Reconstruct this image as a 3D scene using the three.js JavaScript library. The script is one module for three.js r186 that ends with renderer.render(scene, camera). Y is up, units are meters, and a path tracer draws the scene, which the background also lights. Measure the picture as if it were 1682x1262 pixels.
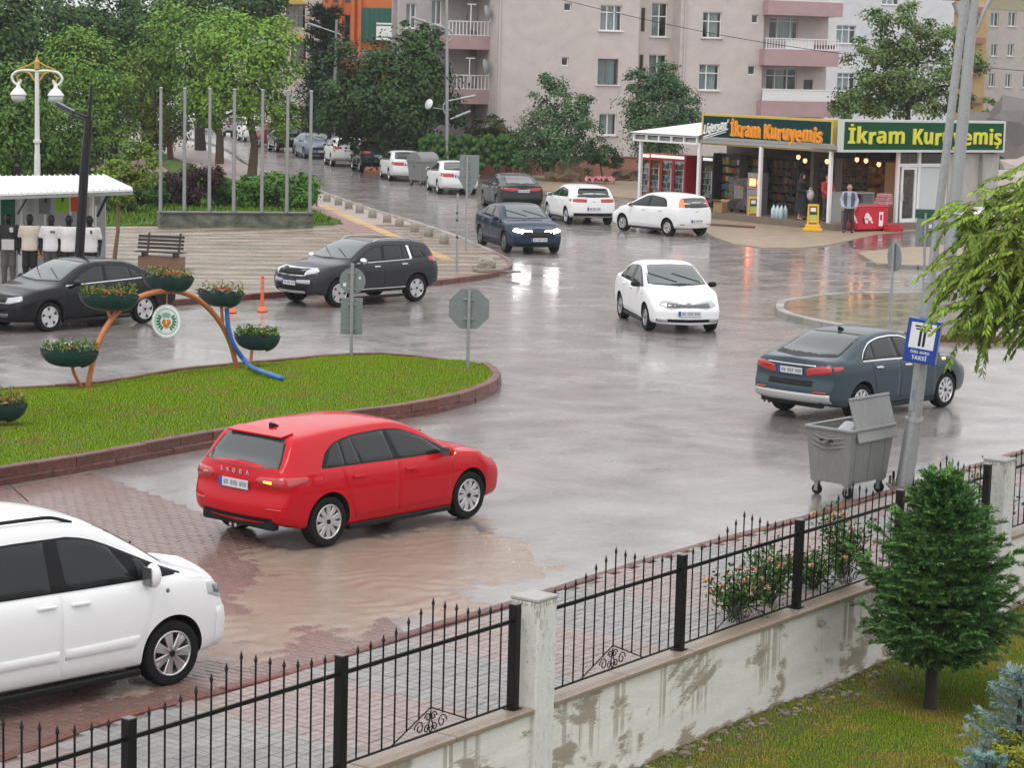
import * as THREE from 'three';
import { mergeGeometries, mergeVertices, toCreasedNormals } from 'three/addons/utils/BufferGeometryUtils.js';
import { RoundedBoxGeometry } from 'three/addons/geometries/RoundedBoxGeometry.js';
import { TextGeometry } from 'three/addons/geometries/TextGeometry.js';
import { FontLoader } from 'three/addons/loaders/FontLoader.js';
import { MarchingCubes } from 'three/addons/objects/MarchingCubes.js';
import { Brush, Evaluator, SUBTRACTION } from 'three-bvh-csg';
import { MeshBVH } from 'three-mesh-bvh';
import { createNoise2D, createNoise3D } from 'simplex-noise';

// ---------------------------------------------------------------- camera, sky, sun, exposure
const PW = 1682, PH = 1262, FPX = 3800, EYE = 6, PITCH = Math.atan(531 / FPX), ROLL = 0.026;
const scene = new THREE.Scene();
const camera = new THREE.PerspectiveCamera(2 * Math.atan(PH / 2 / FPX) * 180 / Math.PI, PW / PH, 0.5, 3000);
camera.position.set(0, EYE, 0); camera.rotation.order = 'YXZ'; camera.rotation.set(-PITCH, 0, ROLL);
const renderer = new THREE.WebGLRenderer({ antialias: true });
renderer.toneMapping = THREE.LinearToneMapping; renderer.toneMappingExposure = 1.42;
renderer.shadowMap.enabled = true; renderer.setSize(1024, 769);
{ // overcast sky, a little brighter overhead, soft cloud mottling
  const w = 256, h = 128, d = new Float32Array(w * h * 4), n3 = createNoise3D(mulberry(5));
  for (let j = 0; j < h; j++) for (let i = 0; i < w; i++) {
    const th = ((j + 0.5) / h - 0.5) * Math.PI, ph = (i + 0.5) / w * Math.PI * 2, y = Math.sin(th), c = Math.cos(th);
    const X = c * Math.cos(ph), Z = c * Math.sin(ph);
    let v = y > 0 ? 0.7 + 0.36 * Math.min(1, y * 2.4) : 0.7 - 0.4 * Math.min(1, -y * 3);
    v *= 1 + 0.06 * n3(X * 2, y * 4, Z * 2) + 0.03 * n3(X * 5, y * 9, Z * 5);
    const k = (j * w + i) * 4; d[k] = v * 0.985; d[k + 1] = v * 0.995; d[k + 2] = v * 1.02; d[k + 3] = 1;
  }
  const t = new THREE.DataTexture(d, w, h, THREE.RGBAFormat, THREE.FloatType);
  t.mapping = THREE.EquirectangularReflectionMapping; t.magFilter = t.minFilter = THREE.LinearFilter; t.needsUpdate = true;
  scene.background = t; scene.environment = t; scene.environmentIntensity = 1; 
}
const sun = new THREE.DirectionalLight(0xfff6ea, 0.7);
sun.position.set(-40, 130, 10); sun.target.position.set(0, 0, -60); scene.add(sun, sun.target);
sun.castShadow = true; sun.shadow.radius = 40; sun.shadow.mapSize.set(2048, 2048);
Object.assign(sun.shadow.camera, { left: -90, right: 90, top: 120, bottom: -90, near: 10, far: 320 });
scene.fog = new THREE.FogExp2(0xdfe2e6, 0.00025);

// ---------------------------------------------------------------- helpers
function mulberry(a) { return () => { a = (a + 0x6d2b79f5) | 0; let t = Math.imul(a ^ (a >>> 15), 1 | a); t = (t + Math.imul(t ^ (t >>> 7), 61 | t)) ^ t; return ((t ^ (t >>> 14)) >>> 0) / 4294967296; }; }
const V = (x = 0, y = 0, z = 0) => new THREE.Vector3(x, y, z), PI = Math.PI;
let rnd = mulberry(1);
const R = (a, b) => a + (b - a) * rnd(), clamp = (x, a = 0, b = 1) => Math.min(b, Math.max(a, x)), lerp = (a, b, t) => a + (b - a) * t;
const smooth = (t) => { t = clamp(t); return t * t * (3 - 2 * t); };
const n2 = createNoise2D(mulberry(11)), n3 = createNoise3D(mulberry(12));
const camInv = (() => { camera.updateMatrixWorld(true); return camera.matrixWorld.clone(); })();
function ray(px, py) { return V((px - PW / 2) / FPX, -(py - PH / 2) / FPX, -1).transformDirection(camInv); }
function G(px, py, h = 0) { const d = ray(px, py), t = (h - EYE) / d.y; return V(d.x * t, h, d.z * t); }            // the point at height h seen at a pixel of the photograph
function D(px, py, z) { const d = ray(px, py), t = z / d.z; return V(d.x * t, EYE + d.y * t, z); }                  // the point at depth z seen there
const pl = (pts, x) => { // piecewise linear
  if (x <= pts[0][0]) return pts[0][1];
  for (let i = 1; i < pts.length; i++) if (x <= pts[i][0]) { const [a, b] = pts[i - 1], [c, d] = pts[i]; return b + (d - b) * (x - a) / (c - a || 1); }
  return pts[pts.length - 1][1];
};
const pc = (pts, x) => { // smooth interpolation (Catmull-Rom in y with clamped ends)
  const n = pts.length; if (x <= pts[0][0]) return pts[0][1]; if (x >= pts[n - 1][0]) return pts[n - 1][1];
  let i = 1; while (x > pts[i][0]) i++;
  const p = pts[i - 1], q = pts[i], h = q[0] - p[0] || 1e-6, t = (x - p[0]) / h, s = (q[1] - p[1]) / h;
  const lim = (m) => (s === 0 || m * s < 0 ? 0 : Math.sign(s) * Math.min(Math.abs(m), 3 * Math.abs(s)));
  const m0 = i > 1 ? lim((q[1] - pts[i - 2][1]) / (q[0] - pts[i - 2][0])) : s, m1 = i < n - 1 ? lim((pts[i + 1][1] - p[1]) / (pts[i + 1][0] - p[0])) : s;
  const t2 = t * t, t3 = t2 * t;
  return (2 * t3 - 3 * t2 + 1) * p[1] + (t3 - 2 * t2 + t) * h * m0 + (-2 * t3 + 3 * t2) * q[1] + (t3 - t2) * h * m1;
};
const used = new Map();
function numbered(name) { const k = used.get(name) || 0; used.set(name, k + 1); return k ? `${name}_${String(k).padStart(3, '0')}` : name; }
function shadows(o) { o.traverse((m) => { if (m.isMesh) { m.castShadow = true; m.receiveShadow = true; } }); return o; }
function thing(name, label, category, pos, turn = 0, group) {
  const o = new THREE.Group(); o.name = numbered(name); o.position.copy(pos || V()); o.rotation.y = turn; scene.add(o);
  return tag(o, label, category, group);
}
function tag(o, label, category, group) { o.userData.label = label; o.userData.category = category; if (group) o.userData.group = group; return o; }
function struct(o) { o.userData.kind = 'structure'; return o; }
function stuff(o) { o.userData.kind = 'stuff'; return o; }
function dup(src, label, pos, turn, group) {
  const c = src.clone(); c.name = numbered(src.name.replace(/_\d{3}$/, '')); c.userData = { ...src.userData }; if (label) c.userData.label = label; if (group) c.userData.group = group;
  if (pos) c.position.copy(pos); if (turn !== undefined) c.rotation.y = turn; scene.add(c); return c;
}
function boxUV(g, s = 1) {
  const p = g.attributes.position, n = g.attributes.normal, uv = new Float32Array(p.count * 2), v = V(), e = V(), f = V();
  for (let i = 0; i < p.count; i += 3) {
    e.fromBufferAttribute(p, i + 1).sub(v.fromBufferAttribute(p, i)); f.fromBufferAttribute(p, i + 2).sub(v); e.cross(f);
    const ax = Math.abs(e.x), ay = Math.abs(e.y), az = Math.abs(e.z);
    for (let k = i; k < i + 3; k++) {
      const x = p.getX(k), y = p.getY(k), z = p.getZ(k);
      uv[k * 2] = (ay >= ax && ay >= az ? x : ax >= az ? z : x) * s; uv[k * 2 + 1] = (ay >= ax && ay >= az ? z : y) * s;
    }
  }
  g.setAttribute('uv', new THREE.BufferAttribute(uv, 2)); return g;
}
const M4 = () => new THREE.Matrix4();
class MB {
  constructor() { this.g = []; }
  geo(g, m, color) {
    g = g.index ? g.toNonIndexed() : g.clone();
    for (const k of Object.keys(g.attributes)) if (k !== 'position' && k !== 'normal' && !(k === 'color')) g.deleteAttribute(k);
    if (!g.attributes.normal) g.computeVertexNormals();
    if (m) g.applyMatrix4(m);
    if (color) { const c = new Float32Array(g.attributes.position.count * 3); for (let i = 0; i < c.length; i += 3) { c[i] = color[0]; c[i + 1] = color[1]; c[i + 2] = color[2]; } g.setAttribute('color', new THREE.BufferAttribute(c, 3)); }
    this.g.push(g); return this;
  }
  box(w, h, d, x = 0, y = 0, z = 0, ry = 0, rx = 0, rz = 0, c) { return this.geo(new THREE.BoxGeometry(w, h, d), M4().compose(V(x, y, z), new THREE.Quaternion().setFromEuler(new THREE.Euler(rx, ry, rz, 'YXZ')), V(1, 1, 1)), c); }
  rbox(w, h, d, r, x = 0, y = 0, z = 0, ry = 0, rx = 0, rz = 0, c, seg = 2) { return this.geo(new RoundedBoxGeometry(w, h, d, seg, r), M4().compose(V(x, y, z), new THREE.Quaternion().setFromEuler(new THREE.Euler(rx, ry, rz, 'YXZ')), V(1, 1, 1)), c); }
  cyl(r1, r2, h, x = 0, y = 0, z = 0, seg = 14, rx = 0, rz = 0, c) { return this.geo(new THREE.CylinderGeometry(r1, r2, h, seg), M4().compose(V(x, y, z), new THREE.Quaternion().setFromEuler(new THREE.Euler(rx, 0, rz)), V(1, 1, 1)), c); }
  sph(r, x, y, z, sx = 1, sy = 1, sz = 1, c, a = 14, b = 10) { return this.geo(new THREE.SphereGeometry(r, a, b), M4().compose(V(x, y, z), new THREE.Quaternion(), V(sx, sy, sz)), c); }
  bar(p, q, r, r2 = r, seg = 8, c) { const d = q.clone().sub(p), l = d.length() || 1e-6; return this.geo(new THREE.CylinderGeometry(r2, r, l, seg), M4().compose(p.clone().add(q).multiplyScalar(0.5), new THREE.Quaternion().setFromUnitVectors(V(0, 1, 0), d.divideScalar(l)), V(1, 1, 1)), c); }
  beam(p, q, w, h, c) { // a rectangular bar: w across (horizontal), h upright
    const d = q.clone().sub(p), l = d.length() || 1e-6, X = d.clone().divideScalar(l), Z = X.clone().cross(V(0, 1, 0)).normalize(), Y = Z.clone().cross(X).normalize();
    return this.geo(new THREE.BoxGeometry(l, h, w), M4().makeBasis(X, Y, Z).setPosition(p.clone().add(q).multiplyScalar(0.5)), c);
  }
  tube(pts, r, seg = 24, rs = 8, closed = false, c) { return this.geo(new THREE.TubeGeometry(new THREE.CatmullRomCurve3(pts, closed), seg, r, rs, closed), null, c); }
  lathe(pts, x = 0, y = 0, z = 0, seg = 20, c) { return this.geo(new THREE.LatheGeometry(pts.map((p) => new THREE.Vector2(p[0], p[1])), seg), M4().makeTranslation(x, y, z), c); }
  ext(pts, depth, m, bevel = 0, c) { // polygon in x, y extruded along z from 0 to depth
    const s = new THREE.Shape(pts.map((p) => new THREE.Vector2(p[0], p[1])));
    return this.geo(new THREE.ExtrudeGeometry(s, { depth, bevelEnabled: bevel > 0, bevelSize: bevel, bevelThickness: bevel, bevelSegments: 1, curveSegments: 8 }), m, c);
  }
  build(name, mat, parent, uvs = 1) {
    const g = boxUV(this.g.length > 1 ? mergeGeometries(this.g) : this.g[0], uvs), m = new THREE.Mesh(g, mat); m.name = name; m.castShadow = m.receiveShadow = true;
    (parent || scene).add(m); return m;
  }
}
const mb = () => new MB();
function chamfer(l, h, w, c) { // a stone: four sides, bevelled top edges, top
  const q = (x, z, y) => [[-x, y, z], [x, y, z], [x, y, -z], [-x, y, -z]], A = q(l / 2, w / 2, -h / 2), B = q(l / 2, w / 2, h / 2 - c), C = q(l / 2 - c, w / 2 - c, h / 2), p = [];
  for (const [a, b] of [[A, B], [B, C]]) for (let i = 0; i < 4; i++) { const j = (i + 1) % 4; p.push(...a[i], ...a[j], ...b[j], ...a[i], ...b[j], ...b[i]); }
  p.push(...C[0], ...C[1], ...C[2], ...C[0], ...C[2], ...C[3]); const g = new THREE.BufferGeometry(); g.setAttribute('position', new THREE.Float32BufferAttribute(p, 3)); g.computeVertexNormals(); return boxUV(g);
}
const one = (fn, name, mat, parent, uvs) => { const b = mb(); fn(b); return b.build(name, mat, parent, uvs); };
// ---------------------------------------------------------------- textures and materials
function tex(w, h, fn, srgb = false, rx = 1, ry = rx) { // fn(u, v) -> [r, g, b] in 0..1 (sRGB values when srgb)
  const d = new Uint8Array(w * h * 4);
  for (let j = 0; j < h; j++) for (let i = 0; i < w; i++) { const c = fn(i / w, j / h, i, j), k = (j * w + i) * 4; const a = Array.isArray(c) ? c : [c, c, c]; d[k] = clamp(a[0]) * 255; d[k + 1] = clamp(a[1]) * 255; d[k + 2] = clamp(a[2]) * 255; d[k + 3] = 255; }
  const t = new THREE.DataTexture(d, w, h); t.wrapS = t.wrapT = THREE.RepeatWrapping; t.magFilter = THREE.LinearFilter; t.minFilter = THREE.LinearFilter; if (srgb) t.colorSpace = THREE.SRGBColorSpace; t.repeat.set(rx, ry); t.needsUpdate = true; return t;
}
// tileable fractal noise on the unit square
function tn(u, v, f, o = 4, seed = 0) {
  let s = 0, a = 1, t = 0;
  for (let k = 0; k < o; k++) { const A = u * 2 * PI, B = v * 2 * PI, r = f / (2 * PI); s += a * n3(Math.cos(A) * r + seed, Math.sin(A) * r + Math.cos(B) * r * 1.3 + seed * 2, Math.sin(B) * r * 1.3 - seed); t += a; a *= 0.5; f *= 2.1; }
  return s / t;
}
function canvasTex(w, h, draw) { const c = document.createElement('canvas'); c.width = w; c.height = h; draw(c.getContext('2d'), w, h); const t = new THREE.CanvasTexture(c); t.colorSpace = THREE.SRGBColorSpace; t.needsUpdate = true; return t; }
const lin = (r, g, b) => new THREE.Color().setRGB(r, g, b);
const mat = (color, roughness = 0.6, metalness = 0, o = {}) => new THREE.MeshStandardMaterial({ color: Array.isArray(color) ? lin(...color) : color, roughness, metalness, ...o });
const phys = (color, roughness, o = {}) => new THREE.MeshPhysicalMaterial({ color: Array.isArray(color) ? lin(...color) : color, roughness, ...o });
const grain = tex(256, 256, (u, v) => 0.72 + 0.28 * (0.5 + 0.5 * tn(u, v, 9, 5)));                       // mild mottling, multiplied
const fineBump = tex(256, 256, (u, v) => 0.5 + 0.5 * tn(u, v, 40, 3, 3));
const blotch = tex(256, 256, (u, v) => 0.5 + 0.5 * tn(u, v, 5, 5, 7));
const rep = (t, r, r2 = r) => { const c = t.clone(); c.repeat.set(r, r2); c.needsUpdate = true; return c; };
const MT = {
  steel: mat([0.33, 0.345, 0.35], 0.42, 0.75, { roughnessMap: rep(grain, 2) }), galv: mat([0.4, 0.415, 0.42], 0.5, 0.6, { map: rep(grain, 1.3), roughnessMap: rep(grain, 3) }),
  signBack: mat([0.24, 0.27, 0.275], 0.5, 0.35, { map: rep(grain, 1.1) }), black: phys([0.01, 0.01, 0.012], 0.4, { specularIntensity: 0.5 }), rubber: phys([0.011, 0.011, 0.011], 0.75, { specularIntensity: 0.4 }), white: mat([0.75, 0.75, 0.74], 0.5),
  chrome: mat([0.72, 0.73, 0.74], 0.15, 1), concrete: mat([0.36, 0.35, 0.32], 0.75, 0, { map: rep(grain, 0.7), bumpMap: rep(fineBump, 2), bumpScale: 0.003 }),
  bark: mat([0.11, 0.075, 0.05], 0.9, 0, { map: rep(grain, 2, 0.6), bumpMap: rep(fineBump, 5, 1), bumpScale: 0.012 }), darkBark: mat([0.045, 0.034, 0.027], 0.9, 0, { map: rep(grain, 2, 0.6), bumpMap: rep(fineBump, 5, 1), bumpScale: 0.012 }),
};
// vertex-coloured leaves
const leafMat = phys(0xffffff, 0.65, { vertexColors: true, side: THREE.DoubleSide, specularIntensity: 0.15 });
function mergeMesh(list, name, m, parent) { const g = mergeGeometries(list); const o = new THREE.Mesh(g, m); o.name = name; o.castShadow = o.receiveShadow = true; (parent || scene).add(o); return o; }
// flat polygon at its points' heights (fan through earcut), with uv in metres
function sheet(pts, name, m, y, hole) {
  const s = new THREE.Shape(pts.map((p) => new THREE.Vector2(p.x, -p.z))); if (hole) s.holes.push(new THREE.Path(hole.map((p) => new THREE.Vector2(p.x, -p.z))));
  const g = new THREE.ShapeGeometry(s); g.rotateX(-PI / 2); g.translate(0, y, 0); const b = mb(); b.geo(g); return b.build(name, m);
}
// a solid slab under a polygon, from y0 up to y1
function slab(pts, name, m, y0, y1, parent, bevel = 0) {
  const s = new THREE.Shape(pts.map((p) => new THREE.Vector2(p.x, -p.z))), g = new THREE.ExtrudeGeometry(s, { depth: y1 - y0, bevelEnabled: false, curveSegments: 4 });
  g.rotateX(-PI / 2); g.translate(0, y0, 0); const b = mb(); b.geo(g); return b.build(name, m, parent);
}
function spline(pts, n) { return new THREE.CatmullRomCurve3(pts, false, 'centripetal').getSpacedPoints(n); }
// ---------------------------------------------------------------- cars: lofted bodies, wheel arches cut out, panels laid on by projection
const evaluator = new Evaluator(); evaluator.attributes = ['position', 'normal']; evaluator.useGroups = true;
const paint = (c, rough = 0.3) => phys(c, rough, { clearcoat: 0.5, clearcoatRoughness: 0.04, specularIntensity: 0.1 });
const CM = {
  glass: phys([0.014, 0.017, 0.018], 0.07, { specularIntensity: 0.8 }), screen: phys([0.1, 0.118, 0.115], 0.12, { ior: 1.6 }), rearGlass: phys([0.055, 0.065, 0.063], 0.1, { ior: 1.6 }), trim: phys([0.012, 0.012, 0.013], 0.5, { specularIntensity: 0.4 }), gloss: phys([0.008, 0.008, 0.009], 0.2, { specularIntensity: 0.4 }),
  well: mat([0.008, 0.008, 0.008], 0.9), lamp: phys([0.4, 0.42, 0.44], 0.12, { clearcoat: 1 }), lampDark: phys([0.07, 0.075, 0.08], 0.1, { clearcoat: 1 }), red: phys([0.42, 0.012, 0.016], 0.16, { clearcoat: 1 }), amber: phys([0.75, 0.25, 0.05], 0.2),
  alloy: mat([0.62, 0.62, 0.63], 0.3, 0.85), alloyDark: mat([0.06, 0.06, 0.065], 0.35, 0.6), chrome: MT.chrome, silver: mat([0.5, 0.5, 0.5], 0.35, 0.4), brake: mat([0.1, 0.09, 0.085], 0.5, 0.7),
  redLit: mat([0.5, 0.03, 0.02], 0.3, 0, { emissive: lin(1, 0.09, 0.03), emissiveIntensity: 2.2 }), amberLit: mat([0.9, 0.4, 0.05], 0.3, 0, { emissive: lin(1, 0.4, 0.04), emissiveIntensity: 2.6 }), headLit: mat([0.9, 0.9, 0.9], 0.2, 0, { emissive: lin(1, 0.99, 0.96), emissiveIntensity: 28 }),
};
const plateMat = (seed) => { // pale number plate: blue strip and dark figures blurred by rain
  const r = mulberry(seed), t = canvasTex(128, 32, (c, w, h) => {
    c.fillStyle = '#c9ced2'; c.fillRect(0, 0, w, h); c.fillStyle = '#2a4f9e'; c.fillRect(0, 0, 15, h); c.fillStyle = '#666a6f';
    for (const [x0, n] of [[22, 2], [52, 3], [92, 3]]) for (let i = 0; i < n; i++) { const x = x0 + i * 11; c.fillRect(x, 7, 3, 18); c.fillRect(x + 5, 7, 3, 18); if (r() < 0.7) c.fillRect(x, 7 + (r() < 0.5 ? 0 : 15), 8, 3); if (r() < 0.6) c.fillRect(x, 14, 8, 3); }
  }); return mat(0xffffff, 0.4, 0, { map: t });
};
const plates = [1, 2, 3, 4].map((s) => plateMat(s * 77));
const plateGeo = (() => { const g = new THREE.BoxGeometry(0.52, 0.112, 0.012); return g; })();

function sec(S, x) {
  const hw = S.W / 2 * pc(S.plan, x), h = pc(S.top, x), b = Math.min(pc(S.belt, x), h - 0.012), y0 = pl(S.bot, x), cr = Math.min(S.crown, h - b), e = Math.max(b, h - cr), H = b - y0;
  const sh = S.sh * hw, zE = Math.max(0.25, sh - 0.03 * smooth((e - b) / 0.08) - S.k * (e - b)), zm = (sh - 0.03 * smooth((e - b) / 0.08) + zE) / 2 + 0.02 * smooth((e - b) / 0.3);
  let p = [[0, y0], [hw * 0.78, y0], [hw * 0.93, y0 + 0.015], [hw * 0.975, y0 + H * 0.16], [hw * 0.985, y0 + H * 0.34], [hw, y0 + H * 0.55], [hw * 0.998, y0 + H * 0.76], [sh + (hw - sh) * 0.45, b - H * 0.05], [sh - 0.005, b + Math.min(0.01, (h - b) * 0.2)],
    [zm, (b + e) / 2 + 0.005], [zE + 0.004, e - 0.004], [zE * 0.9, e + cr * 0.5], [zE * 0.6, e + cr * 0.86], [0, h]];
  for (let it = 0; it < S.sub; it++) { const q = [p[0]]; for (let i = 0; i < p.length - 1; i++) { const [a, c] = [p[i], p[i + 1]]; if (i > 0) q.push([a[0] * 0.75 + c[0] * 0.25, a[1] * 0.75 + c[1] * 0.25]); if (i < p.length - 2) q.push([a[0] * 0.25 + c[0] * 0.75, a[1] * 0.25 + c[1] * 0.75]); } q.push(p[p.length - 1]); p = q; }
  return p;
}
function carShape(S) {
  const { L, bf, br } = S, xs = []; const n = S.st;
  for (let i = 0; i <= n; i++) { const t = i / n; xs.push(lerp(br, L - bf, t - 0.07 * Math.sin(t * 2 * PI))); }
  const rings = [], setF = (x, y) => smooth((x - (L - S.nl)) / (S.nl - bf)) * pc(S.nose, y), setR = (x, y) => smooth((S.tl - x) / (S.tl - br)) * pc(S.tail, y);
  const cap = (x0, s, fwd) => sec(S, x0).map(([z, y]) => [fwd ? L - bf * Math.pow(s, 2.6) - pc(S.nose, y) : br * Math.pow(s, 2.6) + pc(S.tail, y), y, z * s]);
  for (const s of [0, 0.25, 0.5, 0.72, 0.9]) rings.push(cap(br, s, false));
  for (const x of xs) rings.push(sec(S, x).map(([z, y]) => [x - setF(x, y) + setR(x, y), y, z]));
  for (const s of [0.9, 0.72, 0.5, 0.25, 0]) rings.push(cap(L - bf, s, true));
  const N = rings[0].length, pos = [], idx = [];
  for (const r of rings) { for (let i = 0; i < N; i++) pos.push(r[i][0] - L / 2, r[i][1], r[i][2]); for (let i = N - 2; i > 0; i--) pos.push(r[i][0] - L / 2, r[i][1], -r[i][2]); }
  const M = 2 * N - 2;
  for (let j = 0; j < rings.length - 1; j++) for (let i = 0; i < M; i++) { const a = j * M + i, b = j * M + (i + 1) % M, c = a + M, d = b + M; idx.push(a, b, c, b, d, c); }
  let g = new THREE.BufferGeometry(); g.setAttribute('position', new THREE.Float32BufferAttribute(pos, 3)); g.setIndex(idx);
  g = mergeVertices(g, 1e-5);
  const ix = g.index.array, keep = []; for (let i = 0; i < ix.length; i += 3) if (ix[i] !== ix[i + 1] && ix[i + 1] !== ix[i + 2] && ix[i] !== ix[i + 2]) keep.push(ix[i], ix[i + 1], ix[i + 2]);
  g.setIndex(keep); g.computeVertexNormals();
  // outward?
  { const p = g.attributes.position, nn = g.attributes.normal; let s = 0; for (let i = 0; i < p.count; i++) s += p.getZ(i) * nn.getZ(i); if (s < 0) { for (let i = 0; i < keep.length; i += 3) { const t = keep[i]; keep[i] = keep[i + 1]; keep[i + 1] = t; } g.setIndex(keep); g.computeVertexNormals(); } }
  const bvh = new MeshBVH(g.clone());
  const arch = mb(), R0 = S.tr + (S.gap || 0.045);
  for (const ax of [S.ra, L - S.fa]) for (const s of [-1, 1]) arch.geo(new THREE.CylinderGeometry(R0, R0, 0.42, 36), M4().compose(V(ax - L / 2, S.tr + 0.02, s * (S.W / 2 - 0.13)), new THREE.Quaternion().setFromEuler(new THREE.Euler(PI / 2, 0, 0)), V(1, 1, 1)));
  const A = new Brush(g.toNonIndexed(), CM.trim), B = new Brush(mergeGeometries(arch.g), CM.well); A.updateMatrixWorld(); B.updateMatrixWorld();
  const res = evaluator.evaluate(A, B, SUBTRACTION), parts = [[], []], rg = res.geometry;
  const P = rg.attributes.position, Nn = rg.attributes.normal, ix2 = rg.index ? rg.index.array : null;
  for (const gr of rg.groups) { const w = res.material[gr.materialIndex] === CM.well ? 1 : 0; for (let i = gr.start; i < gr.start + gr.count; i++) parts[w].push(ix2 ? ix2[i] : i); }
  const pick = (list) => { const o = new THREE.BufferGeometry(), p = [], q = []; for (const i of list) { p.push(P.getX(i), P.getY(i), P.getZ(i)); q.push(Nn.getX(i), Nn.getY(i), Nn.getZ(i)); } o.setAttribute('position', new THREE.Float32BufferAttribute(p, 3)); o.setAttribute('normal', new THREE.Float32BufferAttribute(q, 3)); return boxUV(o); };
  return { body: pick(parts[0]), well: pick(parts[1]), bvh };
}
const along = (pts, u) => { const f = clamp(u) * (pts.length - 1), i = Math.min(pts.length - 2, Math.floor(f)), t = f - i; return Array.isArray(pts[0]) ? [lerp(pts[i][0], pts[i + 1][0], t), lerp(pts[i][1], pts[i + 1][1], t)] : lerp(pts[i], pts[i + 1], t); };
function patch(C, map, nu, nv, off, skirt = 0.008) { // map(u, v) -> [origin, direction]; a sheet lying `off` above the body, its rim folded down
  const U = [0, ...Array.from({ length: nu + 1 }, (_, i) => i / nu), 1], W = [0, ...Array.from({ length: nv + 1 }, (_, i) => i / nv), 1], pos = [], idx = [], r = new THREE.Ray(); let last = null;
  for (let j = 0; j < W.length; j++) for (let i = 0; i < U.length; i++) {
    const edge = i === 0 || j === 0 || i === U.length - 1 || j === W.length - 1, [o, d] = map(U[i], W[j]); r.origin.copy(o); r.direction.copy(d);
    const h = C.bvh.raycastFirst(r, THREE.DoubleSide); let p;
    if (h) { const n = h.face.normal.clone(); if (n.dot(d) > 0) n.negate(); p = h.point.clone().addScaledVector(n, edge ? -skirt : off); last = p; } else p = last ? last.clone() : o.clone().addScaledVector(d, 3);
    pos.push(p.x, p.y, p.z);
  }
  const w = U.length; for (let j = 0; j < W.length - 1; j++) for (let i = 0; i < w - 1; i++) { const a = j * w + i; idx.push(a, a + 1, a + w, a + 1, a + w + 1, a + w); }
  const g = new THREE.BufferGeometry(); g.setAttribute('position', new THREE.Float32BufferAttribute(pos, 3)); g.setIndex(idx); g.computeVertexNormals();
  // face outwards: against the middle ray
  const mid = (Math.floor(W.length / 2)) * w + Math.floor(w / 2), [, d] = map(0.5, 0.5), nn = g.attributes.normal; if (nn.getX(mid) * d.x + nn.getY(mid) * d.y + nn.getZ(mid) * d.z > 0) { for (let i = 0; i < idx.length; i += 3) { const t = idx[i]; idx[i] = idx[i + 1]; idx[i + 1] = t; } g.setIndex(idx); g.computeVertexNormals(); }
  return boxUV(g.toNonIndexed());
}
const P = { // projections; x is given from the rear of the car
  side: (S, s, lo, hi) => (u, v) => { const a = along(lo, u), b = along(hi, u), x = lerp(a[0], b[0], v), y = lerp(a[1], b[1], v); return [V(x - S.L / 2, y, s * 3), V(0, 0, -s)]; },
  front: (S, s, lo, hi) => (u, v) => { const a = along(lo, u), b = along(hi, u), z = lerp(a[0], b[0], v), y = lerp(a[1], b[1], v); return [V(5, y, z * s), V(-1, 0, 0)]; },
  rear: (S, s, lo, hi) => (u, v) => { const a = along(lo, u), b = along(hi, u), z = lerp(a[0], b[0], v), y = lerp(a[1], b[1], v); return [V(-5, y, z * s), V(1, 0, 0)]; },
  top: (S, s, lo, hi) => (u, v) => { const a = along(lo, u), b = along(hi, u), x = lerp(a[0], b[0], v), z = lerp(a[1], b[1], v); return [V(x - S.L / 2, 5, z * s), V(0, -1, 0)]; },
  cornerF: (S, s, lo, hi, T = 0.55) => (u, v) => { const a = along(lo, u), b = along(hi, u), f = lerp(a[0], b[0], v) * PI / 180, y = lerp(a[1], b[1], v), d = V(Math.cos(f), 0, s * Math.sin(f)); return [V(S.L / 2 - T, y, s * (S.W / 2 - T)).addScaledVector(d, 3), d.negate()]; },
  cornerR: (S, s, lo, hi, T = 0.55) => (u, v) => { const a = along(lo, u), b = along(hi, u), f = lerp(a[0], b[0], v) * PI / 180, y = lerp(a[1], b[1], v), d = V(-Math.cos(f), 0, s * Math.sin(f)); return [V(-S.L / 2 + T, y, s * (S.W / 2 - T)).addScaledVector(d, 3), d.negate()]; },
};
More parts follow.
